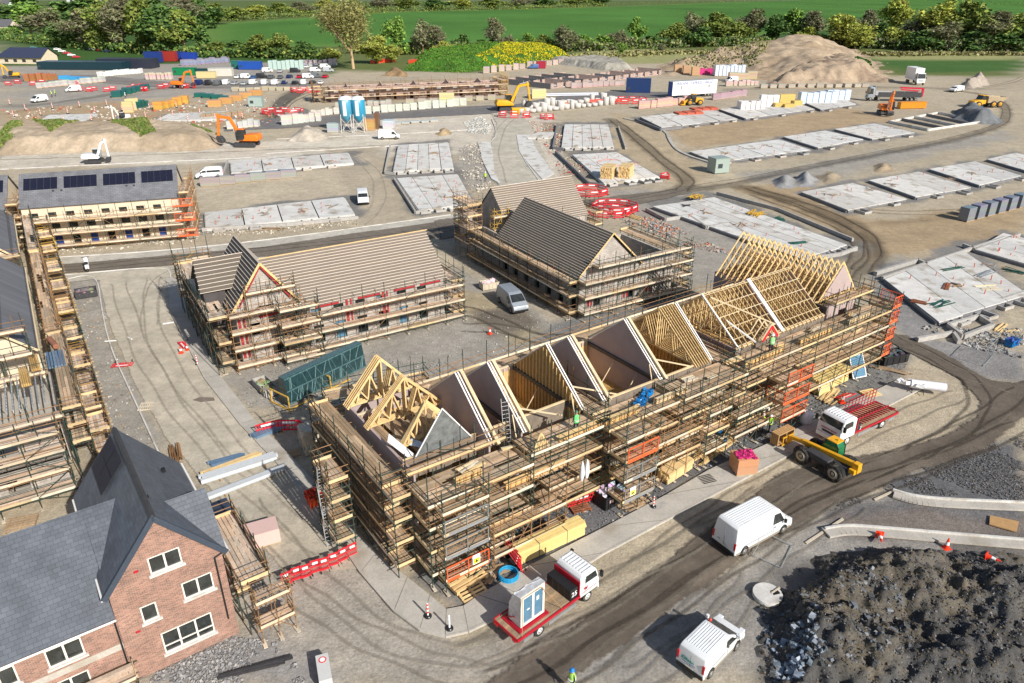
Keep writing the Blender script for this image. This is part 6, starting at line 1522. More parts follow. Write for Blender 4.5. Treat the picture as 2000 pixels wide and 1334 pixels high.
def palletwrap(u,v,n,m,L_,W_,H_,deg,col,label,group,mt='white_wrap',gapx=.15):
 for i in range(n):
  for j in range(m):
   pt=G(u,v);a=R(deg)
   x,y=i*(L_+gapx),j*(W_+.2)
   loc=pt+Vector((x*math.cos(a)-y*math.sin(a),x*math.sin(a)+y*math.cos(a),0))
   if i==0 and j==0:
    t0=thing('wrapped_pallet',loc,a,label,'pallet',group)
    mb=MB();mb.box(0,L_,0,W_,0,.14,(.75,.6,.4));mb.build('pallet','board_pale',t0)
    mb=MB();mb.box(.03,L_-.03,.03,W_-.03,.15,H_,col)
    for q in range(5):mb.box(.01,L_-.01,.01,W_-.01,.2+q*(H_-.3)/5,.23+q*(H_-.3)/5,tuple(c*.8 for c in col))
    mb.build('load',mt,t0,bevel=.04)
   else:copy_tree(t0,loc,a+rnd.uniform(-.04,.04),scale=(1,1,rnd.uniform(.93,1.05)))
palletwrap(525,136,8,1,1.9,2.5,4.0,6,(.8,1,1),'tall pale green wrapped pallet in the row behind the parked cars','pale wrapped pallets behind the cars','paint_wrapgreen')if 0 else None
mat('paint_wrapgreen',(.45,.58,.54),.4,noise=.2)
palletwrap(525,137,8,1,1.9,2.5,4.2,6,(1,1,1),'tall pale green wrapped pallet in the row behind the parked cars','pale wrapped pallets behind the cars','paint_wrapgreen')
palletwrap(1396,149,8,2,1.55,2.0,4.6,2,(.85,.92,1),'tall white wrapped pallet behind the white lorry by the spoil heap','white pallets by the spoil heap')
palletwrap(1562,205,6,1,2.0,2.4,4.0,6,(.75,.87,1),'tall pale blue wrapped pallet on the back row slab','pale blue pallets on the slab')
palletwrap(1614,198,4,1,2.0,2.2,3.6,6,(.78,.88,1),'pale blue wrapped pallet right of the bigger pallet row','second pale blue pallets')
palletwrap(1446,218,5,2,1.5,1.5,3.0,8,(1,.93,.88),'white insulation block pack on the back row slab','white block packs')
palletwrap(1484,212,3,1,2.0,1.6,4.2,8,(1,.98,.95),'tallest white pack in the middle of the back slab','tall white packs')
mat('insul_wrap',(.62,.44,.14),.8,noise=.15)
for k,(u,v,d,L_,H_,lb)in enumerate(((1513,213,5,3.2,1.8,'left yellow insulation pack on the back slab'),(1522,206,10,5.4,3.4,'big yellow insulation pack behind the smaller ones'),(1532,214,5,3.6,1.6,'front yellow insulation pack on the back slab'),(1550,210,14,3.2,2.0,'right yellow insulation pack on the back slab'))):
 palletwrap(u,v,1,1,L_,2.2,H_,d,(1,1,1),lb,None,'insul_wrap')
for k,(u,v)in enumerate(((1317,143),(1334,145),(1351,148))):
 palletwrap(u,v,1,1,3.4,3.0,3.6,-4,(1.2,1.25,1.6),['left','middle','right'][k]+' tan board pack in the row of three near the pink bags',None,'cardboard')
 # -- vehicles
def wheel(root,x,y,r=.34,w=.22,rim='steel_rim',name='wheel',side=1):
 e=bpy.data.objects.new(name,None)
 mb=MB();mb.lathe([(r*.6,-w/2),(r*.95,-w/2),(r,-w*.35),(r,w*.35),(r*.95,w/2),(r*.6,w/2)],(x,y,r),18,axis='y')
 t=mb.build(name,'rubber',root)
 mb=MB();yy=y+side*(w/2-.02)
 mb.lathe([(r*.6,-.02),(r*.58,.03),(r*.2,.015),(r*.15,.05)]if side>0 else[(r*.15,-.05),(r*.2,-.015),(r*.58,-.03),(r*.6,.02)],(x,yy,r),14,axis='y')
 mb.build('rim',rim,t)
 return t
def shell(mb,prof,w,tumble,t=None,belt=1.0,n=1):
 def half(z):return w/2-(max(0,z-belt)*tumble)
 L_=[(x,-half(z),z)for x,z in prof];Rr=[(x,half(z),z)for x,z in prof]
 k=len(prof)
 mb.mesh(L_+Rr,[tuple(range(k)),tuple(range(2*k-1,k-1,-1))]+[(i,k+i,k+(i+1)%k,(i+1)%k)for i in range(k)],t)
def side_glass(root,pts,w,tumble,belt,name='side_window',out=.012,mt='glass_dark'):
 for s in(-1,1):
  mb=MB();vv=[(x,s*(w/2-max(0,z-belt)*tumble+out),z)for x,z in pts]
  mb.mesh(vv if s<0 else vv[::-1],[tuple(range(len(vv)))]);mb.build(name,mt,root)
def front_glass(root,x0,z0,x1,z1,w,tumble,belt,name='windscreen',out=.015,inset=.1):
 n=Vector((z1-z0,0,-(x1-x0))).normalized()*out
 if name=='rear_window':n=-n
 if n.x*(1 if name=='windscreen' else-1)<0:n=-n
 a=w/2-max(0,z0-belt)*tumble-inset;b=w/2-max(0,z1-belt)*tumble-inset
 mb=MB();mb.mesh([(x0+n.x,-a,z0+n.z),(x0+n.x,a,z0+n.z),(x1+n.x,b,z1+n.z),(x1+n.x,-b,z1+n.z)],[(0,1,2,3)]);mb.build(name,'glass_dark',root)
def van(name,L_,W_,H_,wb,paint,label,rear_name=None,small=False,windows=False,plate=True,group=None,cat='van'):
 t=thing(name,(0,0,0),0,label,cat,group)
 f=L_/2;b=-L_/2;r=.34 if not small else.31
 if small:prof=[(b+.05,.32),(b,.55),(b+.02,1.05),(b+.12,H_-.12),(b+.35,H_),(f-2.1,H_),(f-1.8,H_-.07),(f-.82,1.1),(f-.18,.9),(f,.6),(f-.04,.3)]
 else:prof=[(b+.04,.35),(b,.55),(b+.02,1.1),(b+.16,H_-.12),(b+.36,H_),(f-2.1,H_),(f-1.65,H_-.13),(f-.66,1.26),(f-.12,.98),(f,.62),(f-.05,.3)]
 mb=MB();belt=1.05 if small else 1.15;tm=.12
 shell(mb,prof,W_,tm,belt=belt)
 body=mb.build('body',paint,t,bevel=.07,seg=3)
 i_=7
 if small:ws=(f-.88,1.15,f-1.76,H_-.1)
 else:ws=(f-.72,1.34,f-1.6,H_-.2)
 front_glass(t,ws[0],ws[1],ws[2],ws[3],W_,tm,belt,out=.03)
 zt=H_-(.28 if small else.55)
 if small:side_glass(t,[(f-2.15,1.12),(f-1.1,1.1),(f-1.62,zt),(f-2.1,zt)],W_,tm,belt)
 else:side_glass(t,[(f-2.15,1.3),(f-1.02,1.24),(f-1.5,zt+.08),(f-2.1,zt+.12)],W_,tm,belt)
 if windows:
  side_glass(t,[(b+.5,1.3),(f-2.25,1.3),(f-2.25,zt+.12),(b+.5,zt+.12)],W_,tm,belt)
 mb=MB();mb.box(b-.06,b+.12,-W_/2+.05,W_/2-.05,.3,.58);mb.build('rear_bumper','black_plastic',t,bevel=.03)
 mb=MB();mb.box(f-.12,f+.05,-W_/2+.06,W_/2-.06,.28,.55);mb.build('front_bumper','black_plastic',t,bevel=.03)
 mb=MB();n=9
 for k in range(n):
  y=-W_/2+.3+(W_-.6)*k/(n-1);mb.box(b+.5,f-2.0,y-.025,y+.025,H_-.01,H_+.022)
 mb.build('roof_rib',paint,t)
 mb=MB()
 for s in(-1,1):
  y=s*(W_/2+.004)
  for x in((f-2.12,f-.98)if not small else(f-2.0,f-1.0)):mb.box(x,x+.025,y-.004,y+.004,.5,1.7 if not small else 1.4,(.2,.2,.2))
  mb.box(b+.9,f-2.2,y-.004,y+.004,.78,.84,(.35,.35,.35))
  mb.box(f-2.0,f-1.85,y-.015,y+.015,1.0,1.05,(.1,.1,.1))
 mb.box(b-.006,b+.02,-.012,.012,.62,H_-.3,(.25,.25,.25))
 mb.build('door_seam','paint_any',t)
 mb=MB()
 for s in(-1,1):mb.box(b+.15,f-.25,s*(W_/2-.01)-.016,s*(W_/2-.01)+.016,.3,.5,(.30,.27,.22))
 mb.build('muddy_sill','paint_stone',t)
 mb=MB()
 for s in(-1,1):mb.box(f-4.0 if not small else f-3.1,f-2.25,s*(W_/2+.004)-.004,s*(W_/2+.004)+.004,.62,.64,(.3,.3,.3));mb.box(f-3.6,f-3.58,s*(W_/2+.004)-.004,s*(W_/2+.004)+.004,.5,1.15,(.3,.3,.3))
 mb.build('panel_seam','paint_any',t)
 for s in(-1,1):
  mb=MB();mb.box(b-.015,b+.1,s*(W_/2-.09)-.07,s*(W_/2-.09)+.07,.8,1.35,(.5,.01,.015));mb.build('tail_light','paint_any',t,bevel=.01)
  mb=MB();mb.box(f-.3,f-.02,s*(W_/2-.2)-.15,s*(W_/2-.2)+.15,.72,.93,(.7,.72,.75));mb.build('headlight','paint_any',t,bevel=.02)
  mb=MB();x=f-1.05;mb.box(x-.12,x+.04,s*(W_/2+.15)-.09,s*(W_/2+.15)+.09,1.15,1.45);mb.build('wing_mirror',paint if small else 'black_plastic',t,bevel=.03)
 if plate:
  mb=MB();mb.box(b-.07,b-.055,-.26,.26,.66,.77,(.7,.68,.6));mb.build('number_plate','paint_any',t)
 xr=b+(.78 if small else 1.0);xf=xr+wb
 for x in(xr,xf):
  for s in(-1,1):
   mb=MB();mb.lathe([(r+.07,-.01),(r+.07,.01)],(x,s*(W_/2-.003),r+.02),16,axis='y');mb.build('wheel_arch','black_void',t)
   wheel(t,x,s*(W_/2-.06),r,.2,side=s)
 t['wb_mid']=(xr+xf)/2
 return t
def text_mesh(txt,size,parent,loc,rot,mt,name='lettering',ext=.004,bold=0.0,shear=0.0):
 cu=bpy.data.curves.new(name,'FONT');cu.body=txt;cu.size=size;cu.extrude=ext;cu.offset=bold;cu.shear=shear
 cu.align_x='CENTER';cu.align_y='CENTER';cu.resolution_u=3
 tmp=bpy.data.objects.new('tmp',cu);C.objects.link(tmp)
 dg=bpy.context.evaluated_depsgraph_get();me=bpy.data.meshes.new_from_object(tmp.evaluated_get(dg))
 bpy.data.objects.remove(tmp);bpy.data.curves.remove(cu)
 me.materials.clear();me.materials.append(M_(mt))
 ca=me.color_attributes.new('tint','FLOAT_COLOR','CORNER');ca.data.foreach_set('color',[1.0]*(4*len(me.loops)))
 o=bpy.data.objects.new(name,me);C.objects.link(o);o.parent=parent;o.location=loc;o.rotation_euler=rot
 return o
def place(t,rear,front,wbm=None):
 a,b=G(*rear),G(*front);ang=math.atan2(b.y-a.y,b.x-a.x);m=(a+b)/2
 return m,ang
def put(t,rear,front,side,W_,mid):
 m,ang=place(t,rear,front)
 n=Vector((-math.sin(ang),math.cos(ang),0));d=Vector((math.cos(ang),math.sin(ang),0))
 t.location=m+n*(side*W_/2)-d*mid;t.rotation_euler=(0,0,ang)
v1=van('white_van',5.95,2.05,2.5,4.0,'white_paint','large white panel van with ribbed roof driving on the muddy road')
put(v1,(1451,1083),(1526,1041),1,1.9,v1['wb_mid'])
text_mesh('LTD',.12,v1,(-2.985,.45,.95),(R(90),0,R(-90)),'black_plastic')
v2=van('white_van',4.4,1.82,1.83,2.73,'white_paint','small white van lettered Killeen parked at the bottom right',small=True)
put(v2,(1385,1322),(1436,1268),1,1.7,v2['wb_mid'])
mat('sign_green',(.02,.28,.22),.4);mat('sign_navy',(.02,.07,.3),.4)
text_mesh('Killeen',.3,v2,(-2.215,.2,1.10),(R(88),0,R(-90)),'sign_green',bold=.006,shear=.2)
text_mesh('PLUMBING & HEATING',.085,v2,(-2.21,.12,.88),(R(88),0,R(-90)),'sign_navy')
mb=MB();mb.lathe([(.09,0),(.08,.1),(.02,.14)],(.5,.55,1.83),10,(.7,.04,.03));mb.build('beacon','paint_any',v2)
v3=van('silver_van',5.3,1.95,2.15,3.4,'silver_paint','silver grey panel van parked in the yard beside the block house')
put(v3,(975,590),(1000,612),1,1.8,v3['wb_mid'])
v4=van('white_van',5.2,1.95,2.0,3.3,'white_paint','white van facing the camera on the beige road beside the long slab')
put(v4,(698,385),(701,405),1,1.8,v4['wb_mid'])
v5=van('white_van',5.3,1.95,2.1,3.3,'white_paint','white minibus with dark side windows beside the rendered terrace',windows=True)
put(v5,(426,348),(394,350),-1,1.8,v5['wb_mid'])
v6=van('white_van',5.6,2.0,2.4,3.5,'white_paint','white van parked on the pale road in front of the silos')
put(v6,(745,273),(775,272),1,1.9,v6['wb_mid'])
for(a,b,lb)in(((160,178),(128,180),'white van with an open door on the upper left site road'),((92,197),(64,201),'white van further left beside two workers in yellow'),((1876,178),(1859,180),'small white van on the far right track'),((1437,160),(1420,161),'white van parked beside the white wrapped pallets')):
 v=van('white_van',5.4,2.0,2.3 if 'small' not in lb else 1.9,3.4,'white_paint',lb);ang=heading(a,b);v.location=G((a[0]+b[0])/2,(a[1]+b[1])/2);v.rotation_euler=(0,0,ang)
 if 'small' in lb:v.scale=(1.2,1.1,1.1)
def car(kind,label,group=None):
 t=thing('parked_car' if kind!='van' else 'parked_van',(0,0,0),0,label,'car' if kind!='van' else 'van',group)
 if kind=='car':prof=[(-2.1,.3),(-2.15,.7),(-1.95,.95),(-1.5,1.38),(-.2,1.45),(.35,1.38),(1.05,.95),(1.95,.82),(2.12,.55),(2.08,.28)];W_,tm,belt=1.78,.28,.92
 else:prof=[(-2.4,.3),(-2.45,.7),(-2.35,1.9),(-2.1,2.05),(.7,2.05),(1.1,1.95),(1.7,1.15),(2.3,.95),(2.45,.6),(2.4,.28)];W_,tm,belt=1.9,.1,1.0
 mb=MB();shell(mb,prof,W_,tm,belt=belt);mb.build('body','paint_any',t,bevel=.06,seg=2)
 if kind=='car':
  front_glass(t,1.02,.98,.38,1.36,W_,tm,belt,out=.03);front_glass(t,-1.93,.98,-1.52,1.34,W_,tm,belt,'rear_window',out=-.03)
  side_glass(t,[(-1.75,.98),(.9,.97),(.3,1.33),(-1.4,1.33)],W_,tm,belt)
 else:
  front_glass(t,1.66,1.2,1.14,1.88,W_,tm,belt,out=.03);side_glass(t,[(.35,1.15),(1.5,1.15),(1.05,1.75),(.35,1.75)],W_,tm,belt)
 for x in(-1.35,1.35):
  for s in(-1,1):
   mb=MB();mb.lathe([(.31,-.1),(.31,.1)],(x,s*(W_/2-.08),.31),12,axis='y');mb.build('wheel','rubber',t)
 return t
PC={'white':(.8,.8,.8),'silver':(.4,.42,.44),'black':(.02,.02,.025),'navy':(.015,.03,.12),'red':(.5,.01,.03),'grey':(.12,.13,.14),'teal':(.02,.25,.25),'blue':(.05,.12,.3)}
cpro={}
def recolor(t,c):
 o=[x for x in t.children if x.name.startswith('body')][0]
 o.data=o.data.copy();a=o.data.color_attributes['tint']
 a.data.foreach_set('color',list((*c,1.0))*len(a.data))
def park(kind,colour,u,v,deg,label):
 key=(kind,colour)
 if key not in cpro:t=car(kind,label);recolor(t,PC[colour]);cpro[key]=t
 else:t=copy_tree(cpro[key],label=label)
 t.location=G(u,v);t.rotation_euler=(0,0,R(deg));t['label']=label
ordn=['first','second','third','fourth','fifth','sixth','seventh','eighth','ninth','tenth','eleventh','twelfth','thirteenth','fourteenth']
rows=[(165.5,'front',[('navy','van',390),('black','van',408),('grey','van',426),('white','van',442),('silver','car',459),('silver','car',477),('white','van',495),('white','van',517),('white','van',538),('navy','car',556),('black','car',577),('white','van',594),('black','car',611),('white','car',627)]),(153.5,'middle',[('white','car',465),('white','van',482),('blue','car',496),('black','van',512),('grey','car',530),('grey','car',548),('navy','car',566),('red','car',585),('white','van',602),('grey','van',618),('red','car',636)]),(134,'rearmost',[('white','car',600),('grey','car',618),('white','van',636),('black','car',653)]),(142,'back',[('white','van',523),('silver','car',548),('black','van',577),('white','van',616),('silver','van',642)])]
for v,rn,cs in rows:
 for i,(cl,kd,u)in enumerate(cs):
  park(kd,cl,u,v+(i%3)*.5-(u-380)*.008,90+(5 if i%2 else-4)if kd=='car' or rn=='front' else 10,'%s %s parked %s from the left in the %s row of the site car park'%(cl,'car' if kd=='car' else 'van',ordn[i],rn))
lc=['red','white','white','red','silver','black','white','silver','navy','white','white','red','black','navy']
for i,cl in enumerate(lc):
 park('car',cl,112+i*7.6,88+i*1.05,60,'%s car, %s along the hedge side row of the upper left car park'%(cl,ordn[i]))
for i,cl in enumerate(['teal','blue','white','silver','black','white','white','red','white','red']):
 park('car',cl,66+i*9.2,95+(i%5)*3.2+i*.6,40,'%s car, %s in the near cluster of the upper left car park'%(cl,ordn[i]))
 # -- flatbed lorries
def cab(t,x0,W_,z0,H_,label_=None,paint='white_paint'):
 f=x0+1.75
 prof=[(x0,z0),(x0,z0+H_-.25),(x0+.15,z0+H_-.06),(x0+.4,z0+H_),(f-.45,z0+H_-.04),(f-.3,z0+H_-.18),(f-.05,z0+.95),(f,z0+.7),(f,z0)]
 mb=MB();shell(mb,prof,W_,.06,belt=z0+1.0);c=mb.build('cab',paint,t,bevel=.06,seg=3)
 front_glass(c,f-.05,z0+.98,f-.28,z0+H_-.22,W_,.06,z0+1,out=.03)
 side_glass(c,[(x0+.45,z0+.98),(f-.2,z0+.95),(f-.38,z0+H_-.28),(x0+.5,z0+H_-.28)],W_,.06,z0+1)
 mb=MB()
 for k in range(8):y=-W_/2+.2+(W_-.4)*k/7;mb.box(x0+.3,f-.55,y-.04,y+.04,z0+H_-.01,z0+H_+.03)
 mb.build('roof_rib',paint,c)
 mb=MB();mb.box(f-.02,f+.1,-W_/2+.05,W_/2-.05,z0-.25,z0+.12);mb.build('bumper',paint,c,bevel=.03)
 mb=MB();mb.box(f+.001,f+.02,-W_/2+.5,W_/2-.5,z0+.25,z0+.42);mb.build('grille','black_plastic',c)
 for s in(-1,1):
  mb=MB();mb.box(f+.001,f+.03,s*(W_/2-.3)-.16,s*(W_/2-.3)+.16,z0+.18,z0+.42,(.75,.77,.8));mb.build('headlight','paint_any',c)
  mb=MB();mb.box(f-.12,f+.02,s*(W_/2+.2)-.1,s*(W_/2+.2)+.1,z0+.95,z0+1.4);mb.beam((f-.1,s*(W_/2),z0+1.3),(f-.1,s*(W_/2+.2),z0+1.3),.03,.03);mb.build('wing_mirror','black_plastic',c)
  mb=MB();mb.box(x0+.42,x0+.44,s*(W_/2+.002)-.003,s*(W_/2+.002)+.003,z0+.1,z0+H_-.4,(.3,.3,.3));mb.build('door_seam','paint_any',c)
 return c
def flatbed(label):
 t=thing('flatbed_lorry',(0,0,0),0,label,'lorry')
 W_=2.2
 mb=MB();mb.box(-3.6,3.3,-.4,.4,.55,.8);mb.box(-3.5,3.2,-W_/2+.3,-W_/2+.5,.6,.75);mb.box(-3.5,3.2,W_/2-.5,W_/2-.3,.6,.75);mb.build('chassis','red_paint',t)
 for x in(-1.9,2.35):
  for s in(-1,1):wheel(t,x,s*(W_/2-.16),.4,.24,'white_paint',side=s)
 mb=MB()
 for k in range(10):y0=-W_/2+.05+k*(W_-.1)/10;mb.box(-3.7,1.55,y0,y0+(W_-.1)/10-.012,.85,.93,tint(rnd,.2))
 mb.build('bed_planks','board',t)
 mb=MB();mb.box(-3.75,1.6,-W_/2,-W_/2+.06,.78,.98);mb.box(-3.75,1.6,W_/2-.06,W_/2,.78,.98);mb.box(-3.78,-3.7,-W_/2+.07,W_/2-.07,.78,.98);mb.build('side_rave','red_paint',t)
 mb=MB();mb.box(1.45,1.52,-W_/2,W_/2,.95,2.1);mb.build('headboard','red_paint',t)
 for s in(-1,1):
  mb=MB();mb.box(-3.3,-2.5,s*W_/2-.02,s*W_/2+.02,.45,.72);mb.box(-1.2,1.2,s*W_/2-.02,s*W_/2+.02,.42,.68);mb.build('side_guard','galv',t)
 mb=MB();mb.box(-3.82,-3.76,-.95,-.65,.7,.85,(.6,.02,.02));mb.box(-3.82,-3.76,.65,.95,.7,.85,(.6,.02,.02));mb.build('tail_light','paint_any',t)
 return t
l1=flatbed('white cab flatbed lorry carrying a wrapped glazed door, with 25 on its locker')
cab(l1,1.6,2.15,.7,1.75)
a,b=G(1052,1240),G(1145,1172)
ang=math.atan2(b.y-a.y,b.x-a.x);n_=Vector((-math.sin(ang),math.cos(ang),0));d_=Vector((math.cos(ang),math.sin(ang),0))
l1.location=(a+b)/2+n_*.95-d_*.225;l1.rotation_euler=(0,0,ang)
sc_=(b-a).length/4.25;l1.scale=(sc_,1.0,1.0)
mb=MB();mb.box(.75,1.43,-1.02,1.05,.95,1.75);lk=mb.build('locker','black_plastic',l1,bevel=.03)
mb=MB()
for s in(-.5,.02,.54):mb.box(.74,.75,s-.01,s+.01,1.0,1.7)
mb.build('locker_seam','dark_steel',lk)
text_mesh('25',.5,lk,(1.09,-1.035,1.38),(R(90),0,0),'white_paint',bold=.01)
text_mesh('W',.3,l1,(2.1,-1.09,1.25),(R(90),0,0),'red_paint',bold=.02)
mb=MB();mb.beam((1.75,-1.09,1.02),(3.1,-1.09,1.06),.004,.03);mb.build('cab_stripe','red_paint',l1)
wd=thing('wrapped_glazed_door',l1.location+d_*-2.1*sc_+n_*.1+Vector((0,0,.94)),ang,'cream framed glazed double door wrapped in clear plastic on the lorry','glazed door')
mb=MB()
def fr2(mb,x0,x1,z0,z1,y,th=.1,w=.09):
 mb.box(x0,x1,y,y+th,z0,z0+w);mb.box(x0,x1,y,y+th,z1-w,z1);mb.box(x0,x0+w,y,y+th,z0+w,z1-w);mb.box(x1-w,x1,y,y+th,z0+w,z1-w)
fr2(mb,-.85,-.0,.25,2.35,-.75);fr2(mb,.0,.85,.25,2.35,-.75);fr2(mb,-.95,.95,.15,2.45,-.72,.16)
fm=mb.build('door_frame','cream_upvc',wd)
for k,(x0,x1)in enumerate(((-.74,-.1),(.1,.74))):
 mb=MB();mb.box(x0,x1,-.7,-.68,.36,2.25);mb.build('pane','glass_blue',wd)
mb=MB();mb.box(-.45,-.25,-.712,-.705,1.2,1.3,(1,1,1));mb.box(.3,.5,-.712,-.705,1.5,1.8,(1,1,1));mb.build('sticker','white_upvc',fm)
mb=MB()
rg=random.Random(2)
pts=[]
for i in range(7):
 for j in range(6):
  x=-1.0+2.0*i/6;z=.2+2.3*j/5;pts.append((x+rg.uniform(-.05,.05),-.5+.55*math.sin(j/5*2.2+.5)+rg.uniform(-.08,.12),z+rg.uniform(-.05,.05)))
mb.mesh(pts,[(i*6+j,(i+1)*6+j,(i+1)*6+j+1,i*6+j+1)for i in range(6)for j in range(5)],(1,1,1),True)
for x in(-1.0,1.0):mb.mesh([(x,-.7,.2),(x,.3,.25),(x,.25,1.5),(x,-.1,2.4),(x,-.7,2.5)],[(0,1,2,3,4)])
mb.mesh([(-1,-.7,2.5),(1,-.7,2.5),(1,-.1,2.45),(-1,-.1,2.4)],[(0,1,2,3)])
mb.build('plastic_wrap','plastic_film',wd)
mb=MB();mb.box(-1.2,1.2,-.9,.7,.0,.06)
for x in np.arange(-1.1,1.2,.3):mb.beam((x,.7,.1),(x,-.4,.9),.05,.05)
mb.build('stillage','red_paint',wd)
mb=MB();mb.tube((-.9,-.8,2.45),(-1.2,-1.15,0),.02,4);mb.tube((.6,-.8,2.4),(2.0,-1.15,.05),.02,4);mb.tube((-.9,-.8,2.45),(.6,-.8,2.4),.02,4);mb.build('strap','cardboard',wd)
l2=flatbed('red and white flatbed lorry with empty red racks facing the telehandler')
c2=cab(l2,1.6,2.15,.7,1.75)
a,b=G(1755,820),G(1655,868)
a=G(1735,828);b=G(1640,873)
ang2=math.atan2(b.y-a.y,b.x-a.x);n2=Vector((-math.sin(ang2),math.cos(ang2),0));d2=Vector((math.cos(ang2),math.sin(ang2),0))
l2.location=(a+b)/2-n2*-1.05*-1+d2*0;l2.location=(a+b)/2-n2*1.0;l2.rotation_euler=(0,0,ang2)
l2.scale=(max(.85,min(1.15,(b-a).length/4.6)),1.05,1.05)
mb=MB()
for x in np.arange(-3.4,.9,.33):mb.beam((x,-.95,1.05),(x,.95,1.3),.06,.08)
mb.beam((-3.5,-.9,1.1),(.9,-.9,1.1),.06,.08);mb.beam((-3.5,.3,1.3),(.9,.3,1.3),.06,.06)
for x in np.arange(-3.4,.5,.42):mb.beam((x,-1.0,1.0),(x,-.95,2.35),.04,.04)
for z in(1.3,1.65,2.0,2.33):mb.beam((-3.4,-.98,z),(.1,-.98,z),.035,.035)
mb.build('glass_rack','red_paint',l2)
mb=MB();mb.box(.9,1.4,-1.0,1.0,.95,1.5);mb.build('locker','dark_steel',l2)
text_mesh('WINDOW GROUP',.17,c2,(3.37,0,1.28),(R(90),0,R(90)),'red_paint',bold=.006)
text_mesh('2',.45,l2,(1.1,1.13,1.2),(R(90),0,R(180)),'white_paint')
# -- telehandler
mat('green_glass',(.02,.16,.06),.12,noise=.5,spec=.7)
def telehandler():
 t=thing('telehandler',(0,0,0),0,'yellow and black telehandler with big tyres carrying a window pack on its forks','telehandler')
 mb=MB();mb.extr([(-2.3,.7),(-2.2,1.35),(-.5,1.45),(1.9,1.1),(2.2,.7)][::-1],-.55,.55,'y');mb.build('chassis','dark_steel',t,bevel=.05)
 for x in(-1.45,1.45):
  for s in(-1,1):wheel(t,x,s*.98,.76,.5,'yellow_rim',side=s)
  mb=MB();mb.beam((x,-.9,.66),(x,.9,.66),.25,.25);mb.build('axle','dark_steel',t)
 mb=MB();mb.extr([(-.75,1.0),(-.7,2.1),(-.45,2.42),(.35,2.42),(.75,1.7),(.8,1.0)][::-1],-1.1,-.2,'y');c=mb.build('cab','green_glass',t,bevel=.03)
 mb=MB();mb.box(-.55,.42,-1.12,-.18,2.42,2.5);mb.box(-.78,.82,-1.13,-.17,.95,1.15);mb.build('cab_roof','yellow_paint',c,bevel=.03)
 mb=MB()
 for x0,z0,x1,z1 in((-.75,1.1,-.7,2.1),(-.7,2.1,-.45,2.42),(.75,1.7,.35,2.42),(.8,1.1,.75,1.7)):
  for y in(-1.12,-.18):mb.beam((x0,y,z0),(x1,y,z1),.07,.07)
 mb.build('cab_pillar','black_plastic',c)
 mb=MB();mb.extr([(-.9,.95),(-.85,1.5),(1.2,1.5),(1.4,.95)][::-1],.35,1.15,'y');mb.build('engine_cover','dark_steel',t,bevel=.06,seg=2)
 mb=MB();mb.beam((-2.6,.1,1.75),(2.2,.1,1.35),.34,.42);mb.build('boom','yellow_paint',t,bevel=.03)
 mb=MB();mb.beam((1.8,.1,1.38),(3.3,.1,1.15),.26,.32);mb.beam((3.2,.1,1.25),(3.5,.1,.5),.24,.26);b2=mb.build('inner_boom','yellow_paint',t,bevel=.02)
 mb=MB();mb.beam((-2.6,.1,1.2),(-2.6,.1,2.0),.5,.5);mb.beam((-2.5,-.4,1.3),(-2.5,.6,1.3),.5,.4);mb.build('boom_pivot','yellow_paint',t,bevel=.03)
 mb=MB()
 for y in(-.5,.1,.7):mb.beam((3.55,y,.3),(3.55,y,1.2),.08,.06)
 for z in(.4,1.1):mb.beam((3.55,-.6,z),(3.55,.8,z),.06,.1)
 mb.build('fork_carriage','yellow_paint',t)
 for y in(-.35,.55):mb=MB();mb.beam((3.58,y,.25),(4.6,y,.22),.11,.05);mb.build('fork','dark_steel',t)
 mb=MB();mb.tube((.2,.1,1.1),(1.5,.1,1.3),.08,8);mb.build('lift_ram','galv',t)
 mb=MB()
 for x in(-1.45,1.45):
  for y in(-.95,.95):mb.extr([(x-.8,.95),(x-.6,1.35),(x-.2,1.5),(x+.2,1.5),(x+.6,1.35),(x+.8,.95),(x+.7,.95),(x+.5,1.25),(x,1.42),(x-.5,1.25),(x-.7,.95)][::-1],y-.2,y+.2,'y')
 mb.build('mudguard','black_plastic',t)
 mb=MB();mb.lathe([(.08,0),(.07,.14)],(-.3,-.65,2.5),8,(.9,.4,.02));mb.build('beacon','paint_any',t)
 mb=MB();mb.lathe([(.12,1.25),(.24,1.35),(.22,1.65),(.1,1.78)],(0,-.65,0),10,(1.4,1.2,.8));
 return t
mat('yellow_rim',(.45,.40,.30),.7,noise=.2)
th=telehandler()
a,b=G(1622,938),G(1566,906)
angt=math.atan2(b.y-a.y,b.x-a.x)
nt2=Vector((-math.sin(angt),math.cos(angt),0))
th.location=(a+b)/2-nt2*.95 if nt2.y>0 else(a+b)/2+nt2*.95
th.location=(a+b)/2+(nt2 if nt2.y>0 else-nt2)*1.05
th.rotation_euler=(0,0,angt)
def pack(name,loc,rz,L_,W_,H_,mt,label,cat,layers=0,straps=2,parent=None):
 t=thing(name,loc,rz,label,cat)
 if layers:
  for i in range(layers):
   mb=MB();h=H_/layers
   nrow=max(2,int(W_/.15))
   for j in range(nrow):
    e=rnd.uniform(-.12,.12);mb.box(-L_/2+e,L_/2+e*.7,-W_/2+j*W_/nrow,-W_/2+(j+1)*W_/nrow-.01,.05+i*h,.05+(i+1)*h-.012,tint(rnd,.12,.04))
   mb.build('timber_layer',mt,t)
 else:
  mb=MB();mb.box(-L_/2,L_/2,-W_/2,W_/2,.08,H_);mb.build('load',mt,t,bevel=.02)
 mb=MB()
 for k in range(straps):x=-L_/2+L_*(k+.7)/(straps+.4);mb.box(x,x+.04,-W_/2-.01,W_/2+.01,.04,H_+.06)
 if straps:mb.build('strap','dark_steel',t)
 mb=MB()
 for x in(-L_*.35,0,L_*.35):mb.box(x-.05,x+.05,-W_/2,W_/2,0,.05)
 mb.build('bearer','board_pale',t)
 return t
